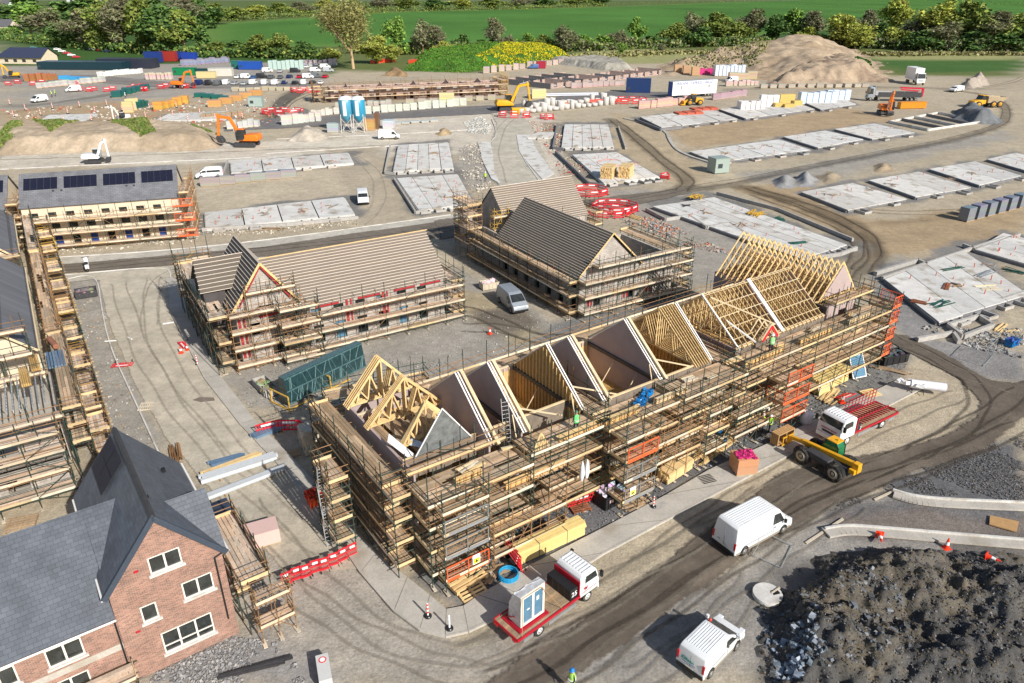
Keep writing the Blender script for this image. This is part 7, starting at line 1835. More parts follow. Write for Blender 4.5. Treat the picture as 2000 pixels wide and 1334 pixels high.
dt=Vector((math.cos(angt),math.sin(angt),0))
wp=thing('window_pack',th.location+dt*4.1+Vector((0,0,.3)),angt,'stack of tan window frames held on the forks of the telehandler','window frames')
for k in range(5):
 mb=MB();x=-.35+k*.16
 mb.box(x,x+.1,-1.0,1.1,.05,.15);mb.box(x,x+.1,-1.0,1.1,1.0,1.1);mb.box(x,x+.1,-1.0,-.9,.16,.99);mb.box(x,x+.1,1.0,1.1,.16,.99);mb.box(x,x+.1,0,.1,.16,.99);mb.build('frame','cardboard',wp)
 # -- excavators
def excavator(label,paint,s=1.0,pose=0,cat='excavator',wheeled=False):
 t=thing('excavator',(0,0,0),0,label,cat)
 if wheeled:
  mb=MB();mb.box(-1.3,1.3,-.6,.6,.6,.95);mb.build('chassis','dark_steel',t)
  for x in(-1.2,1.2):
   for y in(-1,1):wheel(t,x,y*1.0,.5,.4,'steel_rim',side=y)
 else:
  for y in(-1.0,1.0):
   mb=MB();mb.extr([(-1.7,.35),(-1.5,.08),(1.5,.08),(1.7,.35),(1.5,.75),(-1.5,.75)],y-.28,y+.28,'y');tr=mb.build('track','dark_steel',t,bevel=.05)
   mb=MB()
   for x in np.arange(-1.5,1.6,.2):mb.box(x,x+.1,y-.3,y+.3,.74,.79)
   mb.build('track_pad','rubber',tr)
  mb=MB();mb.box(-.7,.7,-.7,.7,.4,.9);mb.build('undercarriage','dark_steel',t)
 mb=MB();mb.extr([(-2.1,1.0),(-2.2,1.5),(-1.9,2.0),(-.2,1.95),(.9,1.55),(1.2,1.0)][::-1],-1.15,1.15,'y');mb.build('house',paint,t,bevel=.1,seg=2)
 mb=MB();mb.extr([(-.15,1.5),(-.1,2.75),(.85,2.75),(1.2,1.9),(1.15,1.1),(.2,1.1)][::-1],.3,1.17,'y');c=mb.build('cab','glass_dark',t,bevel=.03)
 mb=MB();mb.box(-.15,.95,.28,1.19,2.75,2.83);mb.build('cab_roof',paint,c)
 mb=MB()
 for x0,z0,x1,z1 in((-.12,1.5,-.1,2.75),(.85,2.75,1.2,1.9),(1.2,1.9,1.15,1.1)):
  for y in(.31,1.18):mb.beam((x0,y,z0),(x1,y,z1),.08,.08)
 mb.build('cab_pillar','dark_steel',c)
 P=[[(.9,1.6),(2.4,3.9),(4.3,4.0),(5.6,1.6)],[(.9,1.6),(2.2,4.3),(4.2,4.6),(4.4,1.6)],[(.9,1.6),(2.0,4.0),(3.2,4.6),(3.0,1.2)]][pose]
 b1=MB();b1.beam((P[0][0],0,P[0][1]),(P[1][0],0,P[1][1]),.36,.5);b1.beam((P[1][0]-.1,0,P[1][1]),(P[2][0],0,P[2][1]),.32,.42);b1.build('boom',paint,t,bevel=.04)
 mb=MB();mb.beam((P[2][0]-.3,0,P[2][1]+.4),(P[3][0],0,P[3][1]),.26,.34);mb.build('stick',paint,t,bevel=.03)
 q=Vector((P[3][0],0,P[3][1]))
 mb=MB();mb.extr([(q.x+.1,q.z+.1),(q.x-.5,q.z-.1),(q.x-.9,q.z-.7),(q.x-.6,q.z-1.1),(q.x+.1,q.z-.9),(q.x+.3,q.z-.3)],-.5,.5,'y');mb.build('bucket','dark_steel',t,bevel=.03)
 for y in(-.2,.2):
  mb=MB();mb.tube((P[0][0]+.5,y,P[0][1]-.3),((P[0][0]+P[1][0])/2+.3,y,(P[0][1]+P[1][1])/2-.2),.09,8);mb.build('ram','galv',t)
 mb=MB();mb.tube((P[1][0]+.2,0,P[1][1]+.35),(P[2][0]-.2,0,P[2][1]+.45),.08,8);mb.build('ram','galv',t)
 t.scale=(s,s,s)
 return t
def at(t,u,v,deg):t.location=G(u,v);t.rotation_euler=(0,0,R(deg));return t
at(excavator('large orange tracked excavator reaching left beside the embankment','orange_paint',1.55,1),484,286,178)
at(excavator('small white tracked excavator on the long beige road','white_paint',1.05,2),186,318,8)
at(excavator('orange wheeled excavator left of the parked cars','orange_paint',1.35,1,wheeled=True),352,172,-5)
at(excavator('yellow tracked excavator beside the far terrace end','yellow_paint',1.7,1),990,216,12)
at(excavator('orange tracked excavator seen end on in the right field','orange_paint',1.5,2),1728,224,260)
at(excavator('small cream machine with raised arm near the left field slab','cream_upvc',1.0,2),240,238,250)
at(excavator('yellow digger among orange packs at the upper left edge','yellow_paint',1.2,2),28,153,200)
def dumper(label):
 t=thing('dump_truck',(0,0,0),0,label,'dump truck')
 mb=MB();mb.extr([(2.0,.8),(2.0,2.0),(2.6,2.1),(4.6,1.7),(4.8,.8)][::-1],-1.1,1.1,'y');mb.build('bonnet','yellow_paint',t,bevel=.08,seg=2)
 mb=MB();mb.extr([(1.3,1.2),(1.3,3.1),(2.3,3.1),(2.7,2.1),(2.7,1.2)][::-1],-1.0,1.0,'y');c=mb.build('cab','glass_dark',t,bevel=.04)
 mb=MB();mb.box(1.2,2.45,-1.05,1.05,3.1,3.2);mb.box(1.25,2.75,-1.05,1.05,1.0,2.0);mb.build('cab_panel','yellow_paint',c)
 mb=MB();mb.mesh([(-4.9,-1.4,2.6),(-4.9,1.4,2.6),(-3.6,-1.1,1.3),(-3.6,1.1,1.3),(.6,-1.1,1.2),(.6,1.1,1.2),(1.1,-1.5,3.0),(1.1,1.5,3.0)],[(0,1,3,2),(2,3,5,4),(4,5,7,6),(0,2,4,6),(1,7,5,3)]);mb.build('skip_body','sand_heap',t)
 mb=MB();mb.beam((-3.8,0,1.0),(3,0,1.0),.7,.5);mb.build('chassis','dark_steel',t)
 for x in(3.4,-1.0,-2.9):
  for s in(-1,1):wheel(t,x,s*1.15,.85,.6,'yellow_paint',side=s)
 return t
d=at(dumper('yellow articulated dump truck parked inside the right hand track bend'),1925,209,190);d.scale=(1.25,1.25,1.2)
def loader(label):
 t=thing('wheel_loader',(0,0,0),0,label,'loader')
 mb=MB();mb.extr([(-2.6,.8),(-2.6,1.9),(-.4,2.1),(-.2,.8)][::-1],-.9,.9,'y');mb.build('engine_cover','yellow_paint',t,bevel=.08,seg=2)
 mb=MB();mb.extr([(-.5,1.2),(-.4,3.0),(.7,3.0),(.9,1.2)][::-1],-.8,.8,'y');c=mb.build('cab','glass_dark',t);mb=MB();mb.box(-.5,.8,-.85,.85,3.0,3.1);mb.build('cab_roof','yellow_paint',c)
 for y in(-.6,.6):mb=MB();mb.beam((.9,y,1.6),(3.0,y,.8),.2,.35);mb.build('lift_arm','yellow_paint',t)
 mb=MB();mb.extr([(2.9,.2),(2.9,1.3),(3.4,1.3),(3.3,.5),(4.1,.25),(4.1,.15)][::-1],-1.3,1.3,'y');mb.build('bucket','yellow_paint',t)
 mb=MB();mb.box(-1.8,1.8,-.5,.5,.7,1.2);mb.build('chassis','dark_steel',t)
 for x in(-1.6,1.5):
  for s in(-1,1):wheel(t,x,s*1.0,.8,.5,'yellow_paint',side=s)
 return t
d=at(loader('yellow wheel loader in front of the white cargo trailer'),1354,205,188);d.scale=(1.15,)*3
def artic():
 t=thing('articulated_lorry',(0,0,0),0,'silver articulated lorry with low grey sides and a folded red crane','lorry')
 c=cab(t,6.4,2.5,.9,2.7,paint='silver_paint')
 mb=MB();mb.box(6.3,6.45,-1.2,1.2,1,3.9);mb.build('wind_deflector','silver_paint',c)
 for k in range(3):mb=MB();mb.box(-7+k*4.1,-3.0+k*4.1,-1.28,-1.22,1.3,2.4);mb.build('drop_side','silver_panel',t)
 mb=MB();mb.box(-7.1,5.4,-1.25,1.25,1.1,1.3);mb.box(-7.1,5.4,1.2,1.26,1.3,2.4);mb.build('bed','dark_steel',t)
 for x in(-5.6,-4.4,-3.2,5.0,7.4):
  for s in(-1,1):wheel(t,x,s*1.1,.5,.3,side=s)
 mb=MB();mb.beam((-7.6,0,1.2),(-7.6,0,3.4),.5,.5);mb.beam((-7.6,0,3.3),(-1.0,.1,3.5),.35,.4);mb.beam((-1.2,.3,3.0),(-6.5,.3,2.7),.25,.3);mb.build('crane','crane_red',t)
 return t
mat('silver_panel',(.5,.5,.52),.5,metal=.2);mat('crane_red',(.55,.02,.05),.4)
d=at(artic(),1746,197,174);d.scale=(1.15,1.2,1.25)
tl=thing('cargo_trailer',G(1312,193),heading((1312,193),(1398,187)),'white box trailer lettered IRELAND EXPRESS CARGO with a blue end','trailer')
Lt=(G(1398,187)-G(1312,193)).length
mb=MB();mb.box(0,Lt,0,2.6,1.0,5.6,(.82,.82,.82));mb.build('box','paint_any',tl)
mb=MB();mb.box(-.05,-.002,0.02,2.58,1.0,5.55,(.02,.08,.35));mb.build('end_panel','paint_any',tl)
mb=MB();mb.box(.1,Lt-.1,.1,2.5,5.6,5.66,(.35,.4,.45));mb.build('roof','paint_any',tl)
text_mesh('IRELAND EXPRESS CARGO',1.35,tl,(Lt/2,-.03,4.85),(R(90),0,0),'sign_navy',bold=.01)
text_mesh('NATIONWIDE DELIVERY',.55,tl,(Lt/2,-.03,3.5),(R(90),0,0),'galv')
mb=MB();mb.box(Lt*.18,Lt*.2+.3,-.03,-.01,3.0,4.1,(.3,.3,.3));mb.box(Lt*.8,Lt*.82+.3,-.03,-.01,3.0,4.1,(.3,.3,.3));mb.build('crest','paint_any',tl)
for k in range(3):
 for s in(0,1):wheel(tl,Lt-2-k*1.3,.3+2.0*s,.5,.3,side=-1 if s==0 else 1)
mb=MB();mb.box(.5,.8,.3,2.2,0,1.0,(.05,.05,.05));mb.build('landing_leg','paint_any',tl)
wl=thing('white_lorry',G(1791,165),R(-95),'white lorry facing the camera behind the articulated lorry','lorry')
cab(wl,.5,2.5,.9,2.5)
mb=MB();mb.box(-7,.3,-1.3,1.3,1.2,4.6,(.85,.85,.85));mb.build('box','paint_any',wl)
for x in(-5.5,-4.2,1.5):
 for s in(-1,1):wheel(wl,x,s*1.1,.5,.3,side=s)
wl.scale=(1.3,1.3,1.35)
bt=park('van','blue',1042,134,190,'small blue pick up truck by the end of the yellow flowers')
pk=boxunit('red_tipper_body',1048,134,4.5,2.5,3.2,5,(.35,.02,.05),'dark red tipper body beside the small blue truck','tipper',doors=False)
mc=boxunit('orange_lattice_box',1758,213,9,2,2.0,8,(.75,.30,.03),'orange lattice beam section lying below the crane lorry','beam',doors=False)
rl=thing('white_motor_scooter',G(172,528),R(120),'white motor scooter standing alone on the dark road','scooter')
for x in(-.6,.6):mb=MB();mb.lathe([(.28,-.06),(.28,.06)],(x,0,.28),12,axis='y');mb.build('wheel','rubber',rl)
mb=MB();mb.extr([(-.8,.4),(-.9,.85),(-.2,.8),(.1,.45),(.4,.5),(.6,1.15),(.75,1.1),(.65,.4),(.1,.25),(-.5,.25)][::-1],-.18,.18,'y');mb.build('body','white_paint',rl,bevel=.05,seg=2)
mb=MB();mb.box(-.8,-.1,-.16,.16,.82,.92);mb.build('seat','black_plastic',rl);mb=MB();mb.tube((.6,-.35,1.15),(.6,.35,1.15),.03,6);mb.build('handlebar','black_plastic',rl);rl.scale=(1.5,1.4,1.4)
# -- people
def person(loc,rz,label,vest=(.42,.75,.05),helm=(.8,.8,.8),coat=(.03,.04,.05),arm=0,s=1.0):
 J={'pel':(0,0,.95,.13),'sp':(0,0,1.15,.14),'ch':(0,.01,1.36,.16),'nk':(0,.01,1.52,.06),'hd':(.02,0,1.63,.085),'hd2':(.02,0,1.73,.08)}
 E_=[('pel','sp'),('sp','ch'),('ch','nk'),('nk','hd'),('hd','hd2')]
 for k,y in(('l',.1),('r',-.1)):
  f=.12 if k=='l' else-.08
  J.update({'hip'+k:(0,y,.88,.1),'kn'+k:(f*.6,y,.48,.065),'an'+k:(f*.3,y,.09,.045),'to'+k:(f*.3+.17,y,.04,.04)})
  a=arm if k=='l' else 0
  J.update({'sh'+k:(0,y*1.8,1.43,.06),'el'+k:(-.03+a*.1,y*2.6,1.16,.045),'wr'+k:(.12+a*.2,y*2.4,.95+a*.3,.032),'ha'+k:(.18+a*.25,y*2.3,.88+a*.32,.036)})
  E_+=[('pel','hip'+k),('hip'+k,'kn'+k),('kn'+k,'an'+k),('an'+k,'to'+k),('ch','sh'+k),('sh'+k,'el'+k),('el'+k,'wr'+k),('wr'+k,'ha'+k)]
  for q,(dx,dy,L_)in enumerate(((.05,.03,.07),(.07,.012,.08),(.07,-.006,.085),(.06,-.024,.075),(.045,-.04,.06))):
   n='f%s%d'%(k,q);h=J['ha'+k];J[n]=(h[0]+dx,h[1]+dy,h[2]-L_,.009);E_.append(('ha'+k,n))
 ks=list(J);me=bpy.data.meshes.new('p');me.from_pydata([J[k][:3]for k in ks],[(ks.index(a),ks.index(b))for a,b in E_],[])
 tmp=bpy.data.objects.new('tmp',me);C.objects.link(tmp)
 tmp.modifiers.new('s','SKIN');tmp.modifiers.new('d','SUBSURF').levels=1
 for i,k in enumerate(ks):r=J[k][3];me.skin_vertices[0].data[i].radius=(r,r)
 me.skin_vertices[0].data[0].use_root=True
 m2=bpy.data.meshes.new_from_object(tmp.evaluated_get(bpy.context.evaluated_depsgraph_get()));bpy.data.objects.remove(tmp)
 m2.materials.clear();m2.materials.append(M_('cloth_any'))
 ca=m2.color_attributes.new('tint','FLOAT_COLOR','CORNER')
 for lp in m2.loops:
  v=m2.vertices[lp.vertex_index].co
  c=(.5,.28,.2)if v.z>1.5 or(abs(v.y)>.2 and v.z<.93+arm*.3)else(coat if v.z>.95 else(.025,.03,.05)if v.z>.12 else(.05,.035,.02))
  ca.data[lp.index].color=(*c,1)
 t=bpy.data.objects.new('person',m2);C.objects.link(t);t.location=loc;t.rotation_euler=(0,0,rz);t.scale=(s,s,s)
 tag(t,label,'person')
 mb=MB();mb.lathe([(.215,.92),(.225,1.1),(.235,1.3),(.20,1.45),(.09,1.52)],(0,0,0),14,vest)
 mb.v=[(x*.78,y,z)for x,y,z in mb.v];mb.lathe([(.232,1.08),(.236,1.13)],(0,0,0),14,(.7,.7,.7));mb.build('vest','cloth_any',t)
 mb=MB();mb.lathe([(.16,1.70),(.125,1.72),(.12,1.78),(.08,1.84),(.02,1.855)],(.02,0,0),14,helm);mb.build('helmet','paint_any',t)
 mb=MB();mb.box(.095,.125,-.012,.012,1.62,1.66,(.5,.28,.2));mb.box(.1,.108,-.03,.03,1.585,1.595,(.3,.1,.08));mb.box(.098,.106,-.045,-.02,1.665,1.68,(.03,.03,.03));mb.box(.098,.106,.02,.045,1.665,1.68,(.03,.03,.03));mb.build('face','cloth_any',t)
 return t
person(G(1116,1352),R(200),'person in blue helmet and black jacket with hi-vis walking at the bottom edge',helm=(.01,.2,.6),coat=(.01,.015,.015),vest=(.35,.6,.12))
person(FA.w(14.1,-.7,6.36),R(120),'person in a bright green vest on the top deck before the yellow stud wall',vest=(.15,.7,.2),helm=(.05,.12,.08))
person(FA.w(35.8,-.6,6.36),R(100),'person in a pale green vest beside the small dormer frame',vest=(.3,.75,.25))
person(G(1486,843),R(-60),'person in yellow vest by the window frame, left one of the pair',arm=.6)
person(G(1501,845),R(190),'person in yellow vest with dark trousers, right one of the pair',arm=.4)
person(G(948,355),R(-90),'person in yellow vest working in the small pit by the curved street',s=1.1)
person(G(102,190),0,'person in yellow vest beside the left van, nearer one',s=1.2);person(G(109,188),1,'person in dark coat and yellow vest beside the left van',s=1.2)
person(G(246,193),1,'person in white on the distant left slab beside green packs',vest=(.7,.7,.7),s=1.2)
# -- barriers, cones, bollards
def barrier():
 t=thing('barrier',(0,0,0));mb=MB()
 for z0,z1 in((.0,.12),(.45,.52),(.88,1.0)):mb.box(-1,1,-.025,.025,z0+.06,z1+.06)
 for x in np.arange(-.97,1,.24):mb.box(x-.03,x+.03,-.022,.022,.18,.94)
 mb.build('panel','red_plastic',t)
 mb=MB();mb.box(-.55,.55,-.035,.035,.74,.9,(.9,.9,.9));mb.build('reflector','paint_any',t)
 mb=MB()
 for x in(-.8,.8):mb.box(x-.06,x+.06,-.3,.3,0,.07)
 mb.build('foot','rubber',t);return t
bp_=None
def bar(u,v,deg,label,group,tilt=0,s=1):
 global bp_
 o=barrier()if bp_ is None else copy_tree(bp_)
 if bp_ is None:bp_=o
 o.location=G(u,v);o.rotation_euler=(tilt,0,R(deg));o.scale=(s,s,s);tag(o,label,'barrier',group);return o
a,b=G(552,1146),G(696,1090);n=8
for i in range(n):
 o=bar(552,1146,0,'red barrier in the line closing the street beside the brick house','red barriers across the street');p=a.lerp(b,(i+.5)/n);o.location=p+Vector((0,.12*(i%2)+(.25 if i>5 else 0),0));o.rotation_euler=(0,0,math.atan2(b.y-a.y,b.x-a.x)+(.12 if i>5 else-.02*i));k=(b-a).length/n/1.92;o.scale=(k,1,1)
def ring(u,v,rx,ry,n,lab,s=1.2,arc=6.28,a0=0):
 c=G(u,v)
 for i in range(n):
  a=a0+arc*i/n;o=bar(u,v,0,lab,lab,0,s);o.location=c+Vector((rx*math.cos(a),ry*math.sin(a),0));o.rotation_euler=(rnd.uniform(-.25,.25),0,math.atan2(ry*math.cos(a),-rx*math.sin(a)))
ring(1200,410,3.9,3.0,12,'red barrier in the ring right of the block house',1.1);ring(1152,378,3.3,2.6,9,'red barrier in the ring behind the block house',1.1)
ring(1190,418,3.4,2.6,8,'red barrier leaning inside the right ring',1.0,a0=.4)
ring(560,856,2.4,1.2,4,'red steel barrier left standing in the shadow by the yard',1,3.2);ring(596,180,5,3,7,'red barrier by the distant curved road',1.5);ring(552,222,6,3,8,'red barrier below the pale kiosk',1.5);ring(1005,228,5,3,8,'red barrier at the top of the curved street',1.3)
ring(1070,232,1.8,1.5,5,'red barrier near the five strip slab',1.2);ring(1222,200,7,4,11,'red barrier heaped beside the concrete rings',1.5);ring(215,178,14,2,12,'red barrier along the distant left road',1.5);ring(50,165,22,3,14,'red barrier at the far left road',1.5);ring(320,172,12,2,8,'red barrier near the wheeled excavator',1.5);ring(1300,348,.6,.6,3,'orange barrier by the right slab corner',1)
bar(243,708,10,'red barrier lying flat on the pale street',None,R(85));bar(372,672,-50,'red barrier lying on the kerb in the shade',None,R(80));bar(1132,985,25,'red plastic barrier standing behind the brown pallets',None,.3);bar(1640,772,30,'red barrier folded over the loose timber',None,1.2)
for k in range(4):bar(1004+k*2,1094+k*3,-62,'red barrier in the stack at the end of the timber pack','stacked red barriers',.15*k)
def cone(tall=False,colr=(.85,.06,.02)):
 t=thing('traffic_cone',(0,0,0),0,'x','cone')
 if tall:
  mb=MB();mb.lathe([(.06,.1),(.055,1.05),(.03,1.1)],n=10,t=(.85,.85,.85));mb.build('post','paint_any',t)
  for z in(.3,.6,.9):mb=MB();mb.lathe([(.064,z),(.063,z+.14)],n=10,t=colr);mb.build('stripe','paint_any',t)
  mb=MB();mb.lathe([(.24,0),(.24,.08),(.08,.14)],n=12,t=(.02,.02,.02));mb.build('base','paint_any',t)
 else:
  mb=MB();mb.lathe([(.17,.04),(.03,.75)],n=12,t=colr);mb.build('body','paint_any',t)
  mb=MB();mb.lathe([(.125,.3),(.08,.5)],n=12,t=(.85,.85,.85));mb.build('sleeve','paint_any',t);mb=MB();mb.box(-.22,.22,-.22,.22,0,.045,colr);mb.build('base','paint_any',t)
 return t
c0,c1=cone(),cone(True);c2_=cone(True,(.7,.75,.8))
for k,(pr,u,v,lb,tl,s)in enumerate(((c0,354,690,'orange cone alone on the pale street near the scaffold',0,1.1),(c0,366,684,'orange cone on the kerb just right of the lone one',0,1),(c1,386,712,'red and white post in the shade of the left scaffold',0,1),(c0,268,886,'tall orange cone by the left scaffold foot',0,1.6),(c0,957,652,'orange cone in the muddy yard',0,1.1),(c0,1848,1069,'upright orange cone on the slate heap crest',0,1.2),(c0,1716,1050,'fallen red cone on the new kerb',1.5,1.2),(c0,1922,1096,'fallen red cone on the brown soil',1.4,1.2),(c0,1644,786,'orange cone beside the loose timber and red truck',0,1.3),(c1,836,1204,'red and white striped bollard on the footpath corner',0,1),(c2_,878,1228,'white bollard on the footpath corner',0,1),(c1,1276,990,'pink and white post at the path edge by the skip',0,.9))):
 o=pr if k in(0,2,10)else copy_tree(pr);o.location=G(u,v,.13 if k in(9,10,11)else 0);
 if k==5:o.location.z=hfs(o.location.x,o.location.y)
 if k==7:o.location.z=hfs(o.location.x,o.location.y)+.2
 if k==6:o.location.z=.3
 o.rotation_euler=(tl,0,k);o.scale=(s,s,s);o['label']=lb;o['category']='bollard' if 'bollard' in lb or 'post' in lb else 'cone'
for i in range(26):
 u=20+(i*53)%500;v=205+(i*37)%40;o=copy_tree(c1,G(u,v),0,'small red and white marker post on the distant left ground','distant marker posts',scale=1.7)
 # -- stacks of material
def crate(u,v,L_,W_,H_,deg,col,label,name='pallet_load',cat='pallet load',group=None,mt='paint_any',z=0,lay=4,strap=True):
 t=thing(name,G(u,v,z),R(deg),label,cat,group)
 for i in range(lay):
  mb=MB();h=(H_-.12)/lay;mb.box(-L_/2,L_/2,-W_/2,W_/2,.12+i*h,.12+(i+1)*h-.02,tuple(c*rnd.uniform(.88,1.12)for c in col));mb.build('layer',mt,t)
 mb=MB()
 for y in(-W_/2+.08,0,W_/2-.08):mb.box(-L_/2,L_/2,y-.06,y+.06,0,.115,(.45,.34,.2))
 mb.build('pallet','paint_any',t);return t
def row(n,u0,v0,u1,v1,L_,W_,H_,deg,col,label,**k):
 a,b=G(u0,v0),G(u1,v1);p=None;sp_=(b-a).length/max(1,n-1);L_=min(L_,sp_*.78);H_*=.85
 for i in range(n):
  q=a.lerp(b,i/max(1,n-1))+Vector((rnd.uniform(-.2,.2),rnd.uniform(-.2,.2),0))
  if p is None:p=crate(u0,v0,L_,W_,H_,deg,col,label,group=label,**k);o=p
  else:o=copy_tree(p,scale=(1,1,rnd.uniform(.8,1.1)))
  o.location=q;o.rotation_euler=(0,0,R(deg)+rnd.uniform(-.15,.15))
BL=(.20,.22,.26);WH=(.62,.6,.55)
for i in range(6):
 crate(1886+i*20.5,430-i*5.4,2.1,1.6,2.3,30,BL,'blue grey block stack in the right hand row, %s from the left'%ordn[i],'block_stack','block stack',lay=8)
for i in range(6):
 crate(412+i*30,362-i*3.2,3.6,1.4,1.6,12,(.34,.33,.31),'grey block stack in the row below the minibus slab, %s from the left'%ordn[i],'block_stack','block stack',lay=6)
row(6,448,252,502,247,1.6,1.6,2.6,5,WH,'pale block pallet near the orange excavator arm');row(7,555,244,622,236,2,1.8,3.2,5,WH,'pale block pallet on the kerb left of the silos')
row(8,612,228,662,222,1.8,1.6,2.4,5,WH,'pale block pallet behind the silos');row(14,720,222,905,206,2,1.8,2.8,5,WH,'pale block pallet along the asphalt right of the silos')
row(5,775,243,848,238,3,2,.8,5,(.5,.49,.46),'bundle of kerb stones on the beige ground');row(9,1252,212,1338,203,1.9,1.9,3.0,8,(.62,.42,.33),'pink brick pallet left of the wheel loader')
row(9,1395,195,1450,187,2,2,2.6,8,(.42,.3,.33),'mixed dark pallet right of the white trailer');row(6,1366,146,1394,144,2.2,2,3,0,(.62,.05,.22),'magenta bag pallet by the spoil heap');row(14,950,143,1120,122,2.6,2.4,3.4,0,(.52,.42,.38),'pinkish block pallet along the flowers')
row(7,290,155,335,155,2.5,2.2,3.2,0,(.6,.5,.45),'pinkish pallet behind the left road');row(16,195,150,275,143,2.8,2.5,2.6,0,(.7,.68,.66),'white wrapped bale beyond the left road')
row(8,1420,168,1475,166,2.6,2.4,2.4,0,(.6,.45,.4),'mixed pallet at the foot of the spoil heap');row(3,1432,158,1468,154,4,3,4,0,(.5,.42,.3),'big tan crate beside the parked white van')
row(12,360,128,445,122,3.6,3,3.4,0,(.28,.3,.36),'grey scrap bundle beside the royal blue container');row(8,590,130,655,128,3.6,3,3.6,0,(.5,.48,.45),'pale bag stack in the yard behind the cars');row(5,55,158,105,156,5,3,3.4,0,(.42,.17,.07),'rust brown brick stack at the upper left');row(3,130,160,165,162,4,3,3,0,(.05,.35,.6),'blue wrapped pallet at the upper left road')
row(7,228,190,285,174,4.6,3,2.6,15,(.015,.10,.085),'dark green pipe crate in the left distance');row(3,270,212,285,208,2.4,2,2.6,10,(.015,.11,.09),'small dark green pack by the tan packs');row(5,390,190,460,196,5,2.4,1.8,0,(.015,.13,.11),'green pipe bundle under the orange packs');row(5,312,214,360,202,4,3,3,8,(.6,.33,.08),'orange tan board pack in the left distance');row(5,420,208,500,186,4.2,2.6,2.4,5,(.55,.3,.12),'orange clay pipe pack behind the kiosk')
row(3,253,220,262,212,3,1,4,20,(.6,.46,.28),'leaning tan board stack on the left ground');row(5,728,124,768,121,5,3,2.2,0,(.75,.08,.03),'red orange stillage below the tallest tree');row(2,806,124,812,122,4,3,2.2,0,(.75,.08,.03),'red stillage half hidden by the grassed mound')
crate(1052,192,5,2.5,3.2,6,(.68,.6,.3),'cream site box beside the asphalt road','site_box','box');crate(873,200,5,2,3.2,2,(.68,.6,.3),'cream board pack below the far scaffold','site_box','box')
crate(1012,222,4,2,1.8,10,(.7,.42,.02),'yellow bucket attachment beside the yellow excavator','bucket_attachment','bucket')
for k,(u,v)in enumerate(((1188,345),(1222,344))):pack('timber_stack',G(u,v,.5),R(70),4.2,2.4,2.2,'timber','%s stack of timber lengths on the chalk circle slab'%('left' if k==0 else 'right'),'timber stack',layers=6)
p=None;lbr='grey concrete manhole ring in the long row by the asphalt'
for i in range(34):
 u=1018+(i%17)*11+(i//17)*6;v=222-(i%17)*1.1-(i//17)*9
 if p is None:p=thing('concrete_ring',(0,0,0),0,lbr,'concrete ring','concrete rings');mb=MB();mb.lathe([(.8,0),(.95,0),(.95,1.6),(.78,1.6),(.76,.2)],n=14,t=(.55,.53,.5));mb.build('ring','paint_stone',p);o=p
 else:o=copy_tree(p)
 o.location=G(u,v);k=rnd.uniform(.8,1.3);o.scale=(k,k,rnd.choice((.7,1,1.7)))
for k,(u,v,L_,c,lb)in enumerate(((1075,207,12,(.55,.16,.06),'long rust orange pipe stack behind the concrete rings'),(1190,200,14,(.65,.12,.08),'red pipe bundle right of the concrete rings'),(1100,188,26,(.6,.62,.68),'long pale sheet bundle along the asphalt edge'))):
 t_=thing('pipe_bundle',G(u,v),R(8),lb,'pipes')
 for i in range(6):mb=MB();mb.tube((-L_/2,i%3*.5,.3+i//3*.5),(L_/2,i%3*.5,.3+i//3*.5),.25,8,t=c);mb.build('pipe','paint_any',t_)
row(11,80,172,200,160,3.4,2.4,2.4,0,(.55,.5,.45),'small mixed pallet between the left vans');row(12,460,178,620,176,3,2,1.8,0,(.5,.42,.35),'low pallet in the strip below the parked cars');row(9,660,210,760,204,2.6,2,2,4,(.5,.45,.4),'stone bale in front of the far terrace');row(8,800,203,960,195,2.6,2,2,4,(.45,.4,.33),'mixed load in front of the far terrace')
row(14,130,132,285,126,3.4,2.6,2.2,0,(.5,.5,.52),'small parked unit in front of the green cabins');row(10,1120,172,1215,166,3,2.2,2.4,0,(.5,.4,.36),'brick pallet beside the low block walls');row(12,1490,172,1690,170,2.6,2.2,1.8,0,(.48,.42,.36),'small load along the track under the spoil heap');row(8,400,232,470,226,3,2,1.8,0,(.45,.3,.2),'rust toned pipe pack near the orange digger')
for k,u in enumerate((680,704)):
 t_=thing('silo',G(u,258),0,'blue and white mortar silo on legs, %s of two'%('left' if k==0 else 'right'),'silo')
 mb=MB();r=2.3;mb.lathe([(.3,3.2),(r,5.4),(r,10.6),(r*.7,11.4),(.3,11.6)],n=20,t=((.07,.30,.44),(.03,.27,.44))[k]);mb.build('tank','paint_any',t_);t_.scale=(.8,.8,.8)
 mb=MB();mb.extr([(r*math.sin(a)*1.01,-r*math.cos(a)*1.01)for a in(-.25,-.1,.1,.25)]+[(r*.2,-r*.9),(-r*.2,-r*.9)],5.6,10.4,'y');mb.v=[(x,z,y)for x,y,z in mb.v];mb.build('white_stripe','white_paint',t_)
 mb=MB();mb.lathe([(r*1.01,10.6),(r*.72,11.45),(.3,11.7)],n=20,t=(.75,.78,.8));mb.build('cap','paint_any',t_)
 for x in(-1.6,1.6):
  for y in(-1.6,1.6):mb=MB();mb.beam((x*1.15,y*1.15,0),(x,y,6),.22,.22,(.6,.58,.55));mb.beam((x*1.1,y*1.1,.6),(-x,y,4.6),.1,.1,(.6,.58,.55));mb.build('leg','paint_any',t_)
crate(722,254,3,2,3,0,(.5,.3,.12),'tan sand bin right of the blue silos','bin','bin');crate(738,251,1,3,4.4,0,(.16,.08,.05),'dark brown upright panel beside the silos','panel','panel');crate(760,250,3,3,2.2,0,(.55,.57,.58),'pale round tank behind the white van','tank','tank');crate(652,258,3,2,2.4,0,(.4,.44,.48),'grey mixer plant left of the blue silos','mixer','mixer')
